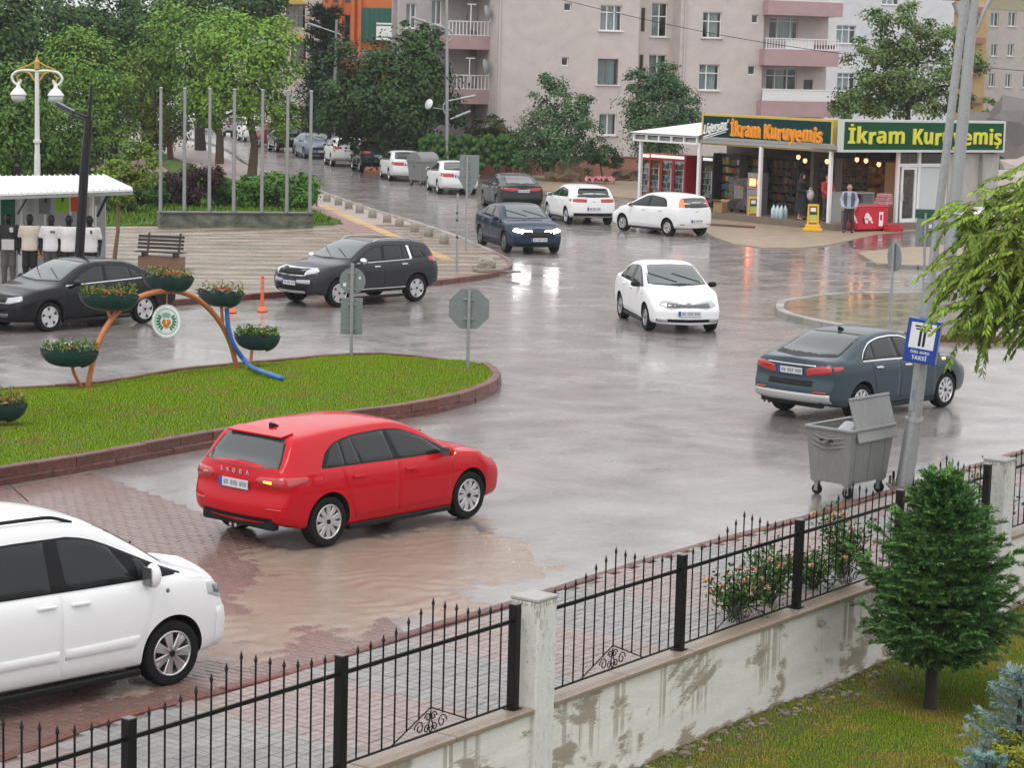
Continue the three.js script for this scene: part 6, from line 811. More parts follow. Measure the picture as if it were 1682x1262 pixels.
{ const g = standing(wing2, 1616, 0.35, 'air_conditioner', 'white air conditioner box at the foot of the bare concrete wall', 'air conditioner'); one((b) => b.rbox(0.85, 0.55, 0.32, 0.02, 0, 0.3, 0), 'casing', MT.white, g); one((b) => { b.geo(new THREE.TorusGeometry(0.2, 0.012, 6, 24), M4().makeTranslation(-0.1, 0.3, 0.165)); for (let i = -3; i <= 3; i++) b.box(0.39, 0.008, 0.01, -0.1, 0.3 + i * 0.05, 0.165); }, 'fan_grille', MT.black, g); }
// counter pieces glimpsed inside and cardboard boxes under the canopy
{ const g = standing(wing2, 1400, -1.0, 'glass_counter', 'glass fronted counter behind the man in a vest', 'counter'); one((b) => { b.box(1.6, 0.7, 0.6, 0, 0.35, 0); b.box(1.6, 0.05, 0.62, 0, 1.1, 0); for (const x of [-0.78, 0.78]) b.box(0.04, 0.4, 0.58, x, 0.9, 0); }, 'body', mat([0.3, 0.3, 0.29], 0.4), g); one((b) => b.box(1.5, 0.38, 0.01, 0, 0.9, 0.29), 'pane', BM.glass, g); }
{ const C = mat([0.36, 0.23, 0.12], 0.8, 0, { map: grain }); [[1127, 0.1, 0.5, 0.35, 'tan cardboard box under the canopy beside the red fridge'], [1183, 0.0, 0.42, 0.4, 'cardboard box on the shop floor below the dark green sign']].forEach(([px, off, w, h, l]) => { const g = standing(shopF, px, off, 'cardboard_box', l, 'box'); one((b) => b.rbox(w, h, 0.4, 0.01, 0, h / 2, 0, 0.2), 'carton', C, g); one((b) => { b.box(w * 0.98, 0.012, 0.18, 0, h + 0.05, 0.22, 0.2, -0.5); b.box(w * 0.98, 0.012, 0.18, 0, h + 0.05, -0.22, 0.2, 0.5); }, 'flap', C, g); }); }
{ const g = standing(shopF, 1283, -0.3, 'water_bottle_pack', 'pack of clear bottles on the floor beside the woman in black', 'bottle pack'); one((b) => { for (let i = 0; i < 3; i++) for (let k = 0; k < 2; k++) b.lathe([[0, 0], [0.1, 0], [0.105, 0.3], [0.04, 0.4], [0.03, 0.46], [0, 0.46]], -0.2 + i * 0.21, 0, k * 0.21, 12); }, 'bottles', phys([0.5, 0.62, 0.68], 0.1), g); one((b) => { for (let i = 0; i < 3; i++) for (let k = 0; k < 2; k++) b.cyl(0.032, 0.032, 0.03, -0.2 + i * 0.21, 0.47, k * 0.21, 10); }, 'caps', mat([0.05, 0.2, 0.5], 0.4), g); }
// hanging lamps
const bulbMat = mat([1, 0.8, 0.6], 0.4, 0, { emissive: lin(1, 0.5, 0.22), emissiveIntensity: 0.9 });
for (const [A, px, py, off, l] of [[shopF, 1311, 258, -0.9, 'small warm bulb hanging deep under the dark green sign'], [shopF, 1322, 264, -0.5, 'warm bulb hanging above the woman in black'], [shopF, 1358, 265, -0.3, 'warm bulb hanging beside the corner post'], [wing2, 1407, 262, -0.9, 'first warm bulb behind the corner post, under the mid green sign'], [wing2, 1422, 264, -0.9, 'middle one of the warm bulbs over the nut shelves'], [wing2, 1443, 270, -0.6, 'lowest warm bulb hanging over the red freezer'], [wing2, 1490, 274, -1.6, 'warm bulb seen through the white door']]) {
  const p = local(A, px, py, off), g = thing('hanging_lamp', l, 'lamp', p, 0, 'warm bulbs hanging in the shop'); one((b) => b.sph(0.085, 0, 0, 0, 1, 1.1, 1), 'bulb', bulbMat, g); one((b) => { b.cyl(0.03, 0.045, 0.08, 0, 0.12, 0, 10); b.cyl(0.006, 0.006, 2.97 - p.y - 0.14, 0, (2.97 - p.y) / 2 + 0.08, 0, 6); }, 'cord', MT.black, g);
  const L = new THREE.PointLight(0xffa060, 0.2); L.position.set(0, -0.14, 0.02); L.castShadow = true; L.shadow.radius = 3; g.add(L);
}
// ---------------------------------------------------------------- trees, bushes, roses
function leafGeo(items, fold = 0.25, simple = false) { // items: [pos, dir, normal, length, width, color]; one folded leaf of four faces each, or of two
  const n = items.length, w = simple ? 18 : 36, P = new Float32Array(n * w), N = new Float32Array(n * w), C = new Float32Array(n * w); let k = 0; const s = V(), a = V(), b = V(), c = V(), d = V(), m = V();
  for (const [p, dir, nor, L, W, col] of items) {
    s.crossVectors(dir, nor).normalize(); m.copy(p).addScaledVector(dir, L * 0.5).addScaledVector(nor, -W * fold); d.copy(p).addScaledVector(dir, L); a.copy(p).addScaledVector(dir, L * 0.42).addScaledVector(s, W / 2); b.copy(p).addScaledVector(dir, L * 0.42).addScaledVector(s, -W / 2);
    for (const t of simple ? [[p, a, d], [p, d, b]] : [[p, a, m], [m, a, d], [p, m, b], [m, d, b]]) for (const v of t) { P[k] = v.x; P[k + 1] = v.y; P[k + 2] = v.z; N[k] = nor.x; N[k + 1] = nor.y; N[k + 2] = nor.z; C[k] = col[0]; C[k + 1] = col[1]; C[k + 2] = col[2]; k += 3; }
  }
  const g = new THREE.BufferGeometry(); g.setAttribute('position', new THREE.BufferAttribute(P, 3)); g.setAttribute('normal', new THREE.BufferAttribute(N, 3)); g.setAttribute('color', new THREE.BufferAttribute(C, 3)); return g;
}
const rdir = () => { const y = R(-1, 1), a = R(0, 6.283), r = Math.sqrt(1 - y * y); return V(r * Math.cos(a), y, r * Math.sin(a)); };
const gauss = () => (rnd() + rnd() + rnd() - 1.5) * 1.15;
const shade = (c, v = 0.25) => { const k = R(1 - v, 1 + v), y = R(-0.12, 0.12); return [c[0] * k * (1 + y), c[1] * k, c[2] * k * (1 - y)]; };
const addMesh = (geo, name, m, par) => { const o = new THREE.Mesh(geo, m); o.name = name; o.castShadow = o.receiveShadow = true; par.add(o); return o; };
// a broadleaved tree: base point, crown blobs [x, y, z, rx, ry, rz] relative to the base
function tree(name, label, base, blobs, o = {}) {
  const g = thing(name, label, o.category || 'tree', base, 0, o.group), n = Math.round((o.leaves || 5000) * 1.4), col = o.col || [0.09, 0.16, 0.03], ls = (o.leaf || 0.2) * 0.82, items = [], clumps = [];
  let tot = 0; for (const b of blobs) tot += b[3] * b[4] * b[5] ** 0.5;
  for (const b of blobs) { const k = Math.max(5, Math.round((o.clumps || 60) * b[3] * b[4] * b[5] ** 0.5 / tot)); for (let i = 0; i < k; i++) { const d = rdir(), q = Math.pow(R(0.1, 1), 0.45); clumps.push([V(b[0] + d.x * b[3] * q, b[1] + d.y * b[4] * q, b[2] + d.z * b[5] * q), Math.min(b[3], b[4]) * R(0.2, 0.42) * (o.loose || 1), d, R(0.8, 1.2)]); } }
  for (let i = 0; i < n; i++) {
    const [c, r, d, tone] = clumps[Math.floor(rnd() * clumps.length)], e = V(gauss(), gauss() * 0.7, gauss()), p = c.clone().addScaledVector(e, r);
    const nor = e.clone().multiplyScalar(0.8).addScaledVector(d, 0.5).add(V(0, 0.7, 0)).addScaledVector(rdir(), 0.7).normalize(), dir = rdir().add(V(0, o.droop || -0.2, 0)); dir.addScaledVector(nor, -dir.dot(nor)).normalize();
    const cc = shade(rnd() < (o.mixP || 0) ? o.mix : col, 0.28); items.push([p, dir, nor, ls * R(0.7, 1.3), ls * R(0.45, 0.7), cc.map((v) => v * tone)]);
  }
  stuff(addMesh(leafGeo(items, 0, true), 'crown', leafMat, g));
  const b = mb(), top = blobs[0], tr = o.trunk || 0.16, fork = V(top[0] * 0.4, Math.max(0.3, Math.min(o.fork || 2.2, top[1])), top[2] * 0.4);
  if (o.trunk !== 0) {
    const lean = V(R(-0.15, 0.15), fork.y * 0.5, R(-0.15, 0.15)); b.bar(V(0, -0.1, 0), lean, tr * 1.25, tr, 9); b.bar(lean, fork, tr, tr * 0.8, 9); b.build('trunk', o.bark || MT.bark, g);
    const lm = mb(); const nl = o.limbs || 9; for (let i = 0; i < nl; i++) { const c = clumps[Math.floor((i + 0.5) * clumps.length / nl)][0], mid = fork.clone().lerp(c, 0.5).add(V(R(-0.3, 0.3), R(0.1, 0.5), R(-0.3, 0.3)).multiplyScalar(c.distanceTo(fork) * 0.25)); lm.bar(fork, mid, tr * 0.55, tr * 0.34, 6); lm.bar(mid, c, tr * 0.34, tr * 0.1, 6); for (let k = 0; k < 2; k++) { const e = clumps[Math.floor(rnd() * clumps.length)][0]; if (e.distanceTo(mid) < top[3]) lm.bar(mid, e, tr * 0.2, tr * 0.06, 5); } }
    lm.build('limbs', o.bark || MT.bark, g);
  }
  return g;
}
// crown blobs given as photograph ellipses [px, py, rx, ry] at the tree's depth
function photoTree(name, label, basePx, h, ells, o = {}) {
  const base = o.z ? D(basePx[0], basePx[1], o.z) : G(basePx[0], basePx[1], h); if (o.z) base.y = o.y ?? 0.1; const s = FPX / -base.z;
  return tree(name, label, base, ells.map(([x, y, rx, ry], i) => { const p = D(x, y, base.z).sub(base); return [p.x, p.y, R(-0.3, 0.3) * rx / s, rx / s, ry / s, rx / s * (o.flat || 0.8)]; }), o);
}
rnd = mulberry(61);
const LG = [0.15, 0.265, 0.042], MG = [0.1, 0.185, 0.04], DG = [0.046, 0.09, 0.034], BG = [0.03, 0.066, 0.034];
photoTree('park_tree', 'light green park tree with a spreading crown just left of the side street', [414, 288], 0.17, [[400, 110, 100, 85], [345, 165, 60, 45], [470, 190, 45, 40], [430, 60, 60, 40]], { leaves: 11000, col: LG, leaf: 0.25, clumps: 110, fork: 3, trunk: 0.2 });
photoTree('park_tree', 'light green park tree rising highest behind the middle flagpoles', [361, 268], 0.17, [[315, 70, 85, 70], [300, 140, 60, 50], [370, 50, 55, 50]], { leaves: 8500, col: LG, mix: MG, mixP: 0.4, leaf: 0.26, clumps: 90, fork: 3, trunk: 0.2 });
photoTree('park_tree', 'park tree with rusty bare twigs showing above the first flagpoles', [281, 262], 0.17, [[255, 165, 62, 70], [235, 120, 55, 45], [285, 210, 50, 40]], { leaves: 4200, col: [0.12, 0.17, 0.03], mix: [0.14, 0.07, 0.025], mixP: 0.18, leaf: 0.24, clumps: 70, bark: mat([0.2, 0.085, 0.045], 0.9), limbs: 22, fork: 2.2, trunk: 0.15 });
photoTree('park_tree', 'green park tree behind the black lamp post', [163, 272], 0.17, [[150, 130, 85, 70], [120, 90, 60, 50], [190, 190, 60, 50]], { leaves: 8500, col: LG, mix: MG, mixP: 0.3, leaf: 0.25, clumps: 90, trunk: 0.24, fork: 2.6 });
photoTree('park_tree', 'dense green park tree beside the white and gold lamp', [127, 296], 0.17, [[105, 215, 72, 60], [75, 260, 55, 40], [150, 245, 55, 40]], { leaves: 7500, col: [0.085, 0.16, 0.03], leaf: 0.23, clumps: 80, trunk: 0.2, fork: 1.6, bark: MT.darkBark });
photoTree('park_tree', 'deep green park tree filling the left edge behind the white and gold lamp', [25, 310], 0.17, [[15, 200, 60, 80], [40, 150, 50, 60]], { leaves: 7000, col: MG, leaf: 0.24, clumps: 80, trunk: 0.2, bark: MT.darkBark });
photoTree('park_tree', 'dark park tree standing far back between the light green crowns', [240, 255], 0.17, [[225, 90, 85, 70], [200, 150, 70, 60], [250, 190, 60, 45]], { leaves: 7500, col: DG, mix: MG, mixP: 0.35, leaf: 0.28, clumps: 80, trunk: 0.3, fork: 2.5, bark: MT.darkBark });
for (const [bx, by, e, l] of [[70, 262, [[60, 50, 95, 80], [20, 110, 60, 70], [110, 110, 60, 50]], 'darkest tall tree in the upper left corner of the park'], [185, 252, [[190, 25, 110, 60], [160, 70, 70, 50], [245, 50, 60, 45]], 'dark broad cedar behind the park, left of the white building'], [330, 246, [[350, 10, 95, 45], [425, 20, 55, 40], [300, 30, 60, 50]], 'dark tree crown against the white building with ochre crowns'], [-40, 280, [[-20, 60, 80, 120], [-30, 190, 70, 90]], 'dark tree cut by the left edge, behind the deep green one']]) photoTree('dark_tree', l, [bx, by], 0.17, e, { leaves: 9000, col: DG, mix: MG, mixP: 0.15, leaf: 0.34, clumps: 100, trunk: 0.3, fork: 3, bark: MT.darkBark });
photoTree('young_tree', 'slim young street tree on the plaza beside the kiosk roof', [187, 432], 0.12, [[205, 295, 46, 36], [235, 260, 30, 25], [190, 320, 30, 22]], { leaves: 2600, col: [0.13, 0.2, 0.03], leaf: 0.14, clumps: 40, trunk: 0.055, fork: 1.75, limbs: 12, bark: mat([0.17, 0.11, 0.07], 0.9) });
{ const p = D(-30, 250, -33); p.y = 0.12; tree('roadside_tree', 'dark leafy branch reaching in at the left edge above the kiosk', V(-9.1, 0.12, -34), [[1.1, 4.35, 0, 0.5, 0.5, 0.5], [1.25, 5.0, 0, 0.42, 0.4, 0.5], [0.7, 4.8, 0, 0.7, 0.6, 0.6]], { leaves: 2600, col: [0.055, 0.11, 0.022], leaf: 0.1, clumps: 60, trunk: 0.12, fork: 3.2 }); }
// behind the parked row
photoTree('dark_tree', 'big dark leafy tree over the wall behind the parked white sedans', [640, 288], 0, [[650, 160, 85, 85], [600, 200, 75, 70], [690, 110, 50, 60], [580, 130, 50, 60], [700, 210, 60, 50]], { z: -121.3, leaves: 17000, col: DG, mix: [0.05, 0.095, 0.025], mixP: 0.3, leaf: 0.3, clumps: 150, trunk: 0.3, fork: 2.5, bark: MT.darkBark });
photoTree('dark_tree', 'dark trees beside the street lamp pole, in front of the orange building', [545, 270], 0, [[535, 180, 40, 80], [530, 120, 22, 45], [555, 230, 45, 40]], { z: -146, leaves: 7000, col: BG, leaf: 0.3, clumps: 70, trunk: 0.2, bark: MT.darkBark }).userData.label = 'dark slender tree beside the farther street lamp, in front of the orange building';
photoTree('dark_tree', 'dark thin tree top pointing up at the pink balconies on the left', [690, 280], 0, [[700, 75, 22, 42], [672, 60, 12, 35], [720, 160, 30, 45]], { z: -121.6, leaves: 3000, col: DG, leaf: 0.24, clumps: 36, trunk: 0.12, bark: MT.darkBark });
photoTree('shrub', 'dark reddish green shrub against the wall corner below the left balconies', [815, 275], 0, [[815, 218, 45, 30], [790, 240, 35, 25], [850, 240, 30, 25]], { z: -122, leaves: 3400, col: [0.045, 0.07, 0.022], mix: [0.1, 0.06, 0.03], mixP: 0.12, leaf: 0.24, clumps: 44, trunk: 0.06, category: 'shrub' });
photoTree('roadside_tree', 'gappy green tree with an upright top in the middle, before the pink block', [922, 292], 0.08, [[915, 225, 68, 52], [908, 160, 36, 46], [945, 172, 32, 42], [930, 258, 66, 30], [880, 250, 40, 32]], { z: -117, leaves: 10000, col: [0.075, 0.145, 0.062], leaf: 0.2, clumps: 170, loose: 0.95, trunk: 0.1, fork: 1.2 });
photoTree('roadside_tree', 'gappy green tree beside the white shop canopy', [1078, 300], 0.08, [[1080, 175, 58, 52], [1052, 135, 26, 36], [1098, 132, 34, 34], [1120, 172, 32, 34], [1070, 225, 48, 42]], { z: -113, leaves: 9500, col: [0.062, 0.12, 0.052], leaf: 0.19, clumps: 160, loose: 0.95, trunk: 0.1, fork: 1.4 });
photoTree('shrub', 'low shrub between the two gappy green trees', [990, 285], 0.08, [[985, 248, 32, 24], [1000, 262, 26, 16]], { z: -119, leaves: 1500, col: [0.05, 0.09, 0.03], leaf: 0.2, clumps: 26, trunk: 0.04, category: 'shrub' });
photoTree('roadside_tree', 'tall spreading tree rising behind the mid green sign', [1490, 262], 0, [[1490, 130, 92, 70], [1480, 50, 62, 50], [1430, 160, 66, 44], [1580, 130, 42, 66], [1392, 155, 34, 42], [1548, 60, 46, 46], [1440, 90, 50, 40]], { z: -116, leaves: 15000, col: [0.115, 0.18, 0.055], mix: [0.12, 0.1, 0.04], mixP: 0.08, leaf: 0.23, clumps: 150, loose: 0.8, trunk: 0.16, fork: 4.5, limbs: 14, bark: MT.darkBark });
photoTree('shrub', 'round bright bush at the foot of the beige block', [1630, 240], 0, [[1630, 212, 26, 20], [1622, 178, 12, 18]], { z: -150, leaves: 1200, col: LG, leaf: 0.26, clumps: 24, trunk: 0.05, category: 'shrub' });
// ivy over the wall behind the parked cars
{ const g = thing('ivy_hedge', 'green ivy hanging over the low wall behind the parked sedans', 'ivy', D(770, 260, -119)); g.position.y = 0; const it = []; for (let i = 0; i < 7000; i++) { const u = R(0, 1), px = lerp(690, 858, u), py = R(222, 268) + 6 * n2(px * 0.05, 3), p = D(px, py, -119 + R(-0.5, 0.4) + 0.5 * n2(px * 0.08, py * 0.08)).sub(g.position), nor = V(R(-0.6, 0.6), R(0, 0.8), 1).normalize(), dir = V(R(-0.6, 0.6), -1, 0); dir.addScaledVector(nor, -dir.dot(nor)).normalize(); it.push([p, dir, nor, 0.22 * R(0.7, 1.3), 0.17, shade([0.055, 0.12, 0.03], 0.35)]); } stuff(addMesh(leafGeo(it), 'leaves', leafMat, g)); one((b) => { for (let i = 0; i < 26; i++) { const x = R(-2.2, 2.8); b.bar(V(x, 0, -0.35), V(x + R(-0.3, 0.3), 1.6, -0.3), 0.03, 0.012, 5); } }, 'stems', MT.darkBark, g); }
// clipped bushes round the flagpoles
const bush = (px, py, h, ell, col, label, o = {}) => photoTree('clipped_bush', label, [px, py], h, ell, { leaves: 3600, col, leaf: 0.16, clumps: 60, loose: 0.8, trunk: 0.06, fork: 0.5, limbs: 7, category: 'bush', group: 'bushes behind the flagpoles', ...o });
const bz = -88.5; 
bush(326, 352, 0.17, [[325, 300, 38, 38], [345, 290, 25, 25], [300, 310, 25, 25]], [0.055, 0.028, 0.035], 'dark purple leaved bush behind the second and third flagpole', { z: bz });
bush(290, 352, 0.17, [[285, 310, 22, 28]], [0.05, 0.045, 0.03], 'small bronze green bush behind the first flagpole', { z: bz - 1, leaves: 1600 });
bush(405, 352, 0.17, [[405, 312, 30, 26]], [0.075, 0.17, 0.03], 'round clipped green bush behind the fourth flagpole', { z: bz }); bush(452, 352, 0.17, [[450, 310, 32, 28]], [0.08, 0.18, 0.03], 'round clipped green bush behind the fifth and sixth flagpole', { z: bz - 0.6 }); bush(498, 354, 0.17, [[498, 314, 30, 30]], [0.08, 0.185, 0.034], 'round clipped green bush behind the last flagpole, next to the street', { z: bz });
bush(362, 350, 0.17, [[365, 315, 24, 24]], [0.05, 0.11, 0.025], 'clipped green bush between the purple one and its round neighbours', { z: bz - 1, leaves: 2000 });
bush(215, 352, 0.17, [[215, 318, 32, 24], [185, 330, 25, 18]], [0.045, 0.09, 0.025], 'low dark bush behind the young street tree', { z: -84 }); bush(258, 352, 0.17, [[255, 320, 20, 24]], [0.045, 0.095, 0.025], 'dark bush just left of the first flagpole', { z: -87, leaves: 1800 });
// conifers
function conifer(name, label, base, h, rad, o = {}) {
  const g = thing(name, label, 'tree', base), it = [], br = mb(), y0 = o.y0 ?? 0.12, nw = o.whorls || 13, col = o.col, nl = o.needle || 0.03, dens = o.dens || 1;
  const tw = (a, b, w) => { const d = b.clone().sub(a), L = d.length(), u = d.clone().divideScalar(L), n = Math.max(2, Math.round(L / (nl * 0.36) * dens)); for (let i = 0; i < n; i++) { const p = a.clone().addScaledVector(d, i / n); for (let k = 0; k < (o.per || 4); k++) { const s = rdir(); s.addScaledVector(u, -s.dot(u)).normalize(); const dir = u.clone().multiplyScalar(0.85).addScaledVector(s, 0.75).add(V(0, 0.15, 0)).normalize(), nor = s.clone().multiplyScalar(0.5).add(V(0, 0.8, 0)).addScaledVector(rdir(), 0.35); nor.addScaledVector(dir, -nor.dot(dir)).normalize(); const c = shade(rnd() < w ? o.tip || col : col, 0.3); it.push([p, dir, nor, nl * R(0.75, 1.25), nl * (o.wide || 0.2), c]); } } };
  for (let k = 0; k < nw; k++) {
    const t = (k + R(-0.15, 0.15)) / nw, y = h * (y0 + (1 - y0) * t), L0 = rad * (o.prof ? pl(o.prof, t) : Math.pow(1 - t, 0.75)), nb = Math.max(5, Math.round((o.branches || 9) * (0.5 + 0.5 * (1 - t)))), a0 = R(0, 6.28);
    for (let i = 0; i < nb; i++) {
      const a = a0 + i / nb * 6.283 + R(-0.25, 0.25), L = L0 * R(0.78 - (o.rough || 0), 1.12) + 0.06 * h * 0.1, rise = lerp(-0.12, 0.75, t) + R(-0.1, 0.14), od = V(Math.cos(a), rise, Math.sin(a)).normalize(), p0 = V(0, y, 0), sag = (q) => p0.clone().addScaledVector(od, L * q).add(V(0, -L * 0.22 * Math.sin(q * PI) * (1 - t) + L * 0.12 * q * q, 0)), nseg = Math.max(3, Math.round(L / (nl * 3.3)));
      br.bar(p0, sag(0.5), 0.011 * h * 0.5, 0.007 * h * 0.5, 5); br.bar(sag(0.5), sag(0.95), 0.007 * h * 0.5, 0.003, 5);
      for (let j = 1; j <= nseg; j++) { const q = j / nseg, p = sag(q), pr = sag(q - 1 / nseg); tw(pr, p, q > 0.85 ? 0.8 : 0.2); if (q < 0.2) continue; const sl = L * 0.4 * (1.1 - q) + nl * 2.2, side = V(-od.z, 0, od.x).normalize(); for (const s of [1, -1]) { const e = p.clone().addScaledVector(side, s * sl * R(0.7, 1.1)).addScaledVector(od, sl * R(0.5, 0.9)).add(V(0, R(-0.06, 0.1) * sl, 0)); tw(p, e, 0.4); if (sl > nl * 5) { const m = p.clone().lerp(e, 0.5); tw(m, m.clone().addScaledVector(od, sl * 0.42).addScaledVector(side, -s * 0.1 * sl), 0.5); } } }
    }
  }
  tw(V(0, h * 0.93, 0), V(0, h, 0), 0.9);
  const tk = mb(); tk.bar(V(0, -0.06, 0), V(0.01, h * 0.5, 0.01), o.trunk || 0.06, (o.trunk || 0.06) * 0.6, 10); tk.bar(V(0.01, h * 0.5, 0.01), V(0, h * 0.98, 0), (o.trunk || 0.06) * 0.6, 0.006, 8); tk.build('trunk', MT.darkBark, g); br.build('branches', MT.darkBark, g); stuff(addMesh(leafGeo(it, 0, true), 'crown', leafMat, g)); return g;
}
rnd = mulberry(63);
{ const p = G(1527, 1160, GARDEN); p.y = gH(p.x, p.z); conifer('fir_tree', 'young green fir with a short bare trunk on the garden grass', p, 2.6, 0.92, { y0: 0.26, whorls: 16, branches: 13, needle: 0.06, wide: 0.3, dens: 1.0, per: 8, rough: 0.3, col: [0.052, 0.125, 0.043], tip: [0.15, 0.29, 0.075], trunk: 0.075, prof: [[0, 0.55], [0.1, 0.9], [0.25, 1], [0.5, 0.76], [0.75, 0.42], [0.9, 0.2], [1, 0.08]] }); }
{ const p = V(4.98, GARDEN, -21.75); conifer('blue_spruce', 'silvery blue spruce cut by the lower right corner', p, 1.24, 0.58, { y0: 0.05, whorls: 8, branches: 8, needle: 0.05, dens: 0.85, per: 6, col: [0.19, 0.27, 0.25], tip: [0.28, 0.37, 0.34], trunk: 0.05 }); }
{ const p = V(4.5, GARDEN, -20.85); conifer('small_spruce', 'low silvery blue spruce tip at the lower edge beside the grass', p, 0.62, 0.36, { y0: 0.05, whorls: 6, branches: 8, needle: 0.045, dens: 0.85, per: 6, col: [0.17, 0.27, 0.26], tip: [0.25, 0.36, 0.33], trunk: 0.03 }); }
tree('garden_bush', 'yellow green bush between the two blue spruces in the corner', V(4.75, GARDEN, -21.05), [[0, 0.5, 0, 0.2, 0.38, 0.2], [0.1, 0.35, 0.1, 0.24, 0.3, 0.2]], { leaves: 3600, col: [0.19, 0.21, 0.025], leaf: 0.045, clumps: 50, loose: 0.7, trunk: 0.02, fork: 0.15, category: 'bush' });
conifer('dark_spruce', 'dark narrow spruce beside the orange building', D(531, 262, -150).setY(0), 9.2, 1.5, { y0: 0.1, whorls: 15, branches: 7, needle: 0.42, dens: 0.6, per: 4, col: [0.025, 0.05, 0.03], trunk: 0.15 });
// tree whose long leaves hang in from the right
{
  const base = V(8.0, GARDEN, -27.2), g = thing('hanging_tree', 'tree with long bright green leaves hanging in at the right edge', 'tree', base), it = [], br = mb(), loc = (px, py, z) => D(px, py, z).sub(base); rnd = mulberry(66);
  const spray = (p, d, L, tone) => { const n = Math.round(L / 0.032); let q = p.clone(), v = d.clone().normalize(); for (let i = 0; i < n; i++) { const nx = q.clone().addScaledVector(v, 0.032); if (i % 3 === 0) br.bar(q, nx.clone().addScaledVector(v, 0.064), 0.004, 0.003, 4); q = nx; v.add(V(0, -0.055, 0)).normalize(); const sd = V(-v.z, 0, v.x).normalize(); for (const s of [1, -1]) if (rnd() < 0.85) { const dir = v.clone().multiplyScalar(0.6).addScaledVector(sd, s * R(0.3, 0.9)).add(V(0, -0.45, R(-0.4, 0.4))).normalize(), nor = V(R(-0.5, 0.5), 0.9, R(-0.2, 0.7)); nor.addScaledVector(dir, -nor.dot(dir)).normalize(); it.push([q, dir, nor, R(0.075, 0.12), R(0.028, 0.042), shade([tone * 0.2, tone * 0.3, tone * 0.045], 0.25)]); } } };
  const limbs = [[[1900, 330], [1700, 320], [1640, 400]], [[1900, 420], [1720, 420], [1600, 470]], [[1880, 300], [1760, 290], [1680, 330]], [[1900, 520], [1740, 500], [1660, 520]]];
  const trunk = loc(1900, 700, -27); one((b) => { b.bar(V(0.3, -0.1, 0), V(0.6, 2.6, 0), 0.17, 0.13, 10); b.bar(V(0.6, 2.6, 0), V(0.9, 5, 0), 0.13, 0.08, 8); }, 'trunk', MT.bark, g);
  for (const l of limbs) { const P3 = l.map(([x, y]) => loc(x, y, -27.2 + R(-0.5, 0.5))); P3.unshift(V(0.7, 3.2, 0)); const c = new THREE.CatmullRomCurve3(P3); br.tube(P3, 0.022, 20, 5); for (let i = 0; i < 60; i++) { const p = c.getPoint(R(0.42, 1)).add(V(R(-0.18, 0.18), R(-0.1, 0.25), R(-0.4, 0.4))); spray(p, V(R(-0.9, 0.5), R(-0.3, 0.35), R(-0.7, 0.7)), R(0.3, 0.75), R(0.75, 1.25)); } }
  for (let i = 0; i < 300; i++) { const p = loc(R(1578, 1740), R(325, 540), -27.2 + R(-0.7, 0.7)); if (p) spray(p, V(R(-0.9, 0.4), R(-0.4, 0.2), R(-0.6, 0.6)), R(0.3, 0.65), R(0.6, 1.25)); }
  br.build('branches', mat([0.12, 0.1, 0.05], 0.8), g); stuff(addMesh(leafGeo(it), 'leaves', leafMat, g));
}
// roses along the fence
rnd = mulberry(67);
function roses(t, off, h, w, nf, label) {
  const base = F(t, off, 0.1), g = thing('rose_bush', label, 'rose bush', base, 0, 'rose bushes along the fence'), it = [], st = mb(), fl = mb();
  for (let i = 0; i < 26; i++) { const a = R(0, 6.28), r = R(0.1, w), tip = V(Math.cos(a) * r, h * R(0.5, 1.1) * (1 - 0.25 * r / w), Math.sin(a) * r), mid = tip.clone().multiplyScalar(0.5).add(V(0, 0.06, 0)); st.bar(V(R(-0.05, 0.05), 0, R(-0.05, 0.05)), mid, 0.008, 0.006, 5); st.bar(mid, tip, 0.006, 0.004, 5); for (let k = 0; k < 34; k++) { const p = mid.clone().lerp(tip, R(-0.5, 1)).add(V(gauss(), gauss(), gauss()).multiplyScalar(0.1)), nor = rdir().add(V(0, 0.9, 0)).normalize(), dir = rdir(); dir.addScaledVector(nor, -dir.dot(nor)).normalize(); it.push([p, dir, nor, R(0.04, 0.07), R(0.028, 0.042), shade([0.06, 0.12, 0.028], 0.35)]); } if (i < nf) { const c = [[0.75, 0.48, 0.34], [0.78, 0.58, 0.46], [0.72, 0.38, 0.24]][i % 3]; for (let k = 0; k < 16; k++) { const d = rdir().add(V(0, 0.6, 0)).normalize(), nor = rdir(); nor.addScaledVector(d, -nor.dot(d)).normalize(); it.push([tip.clone(), d, nor, R(0.03, 0.052), R(0.035, 0.05), c.map((v) => v * R(0.8, 1.1))]); } } }
  st.build('stems', mat([0.07, 0.09, 0.035], 0.7), g); stuff(addMesh(leafGeo(it), 'foliage', leafMat, g));
}
roses(8.35, -0.35, 0.55, 0.45, 16, 'rose bush with peach flowers before the post among the roses'); roses(9.2, -0.4, 0.75, 0.45, 8, 'rose bush with pale flowers just beyond the post among the roses'); roses(10.2, -0.4, 0.5, 0.45, 10, 'low rose bush in the middle of the panel left of the fir'); roses(10.9, -0.4, 0.9, 0.4, 14, 'tall rose bush with a cluster of peach flowers touching the fir'); roses(15.1, -0.4, 0.85, 0.4, 10, 'rose bush behind the railing beyond the far pillar');
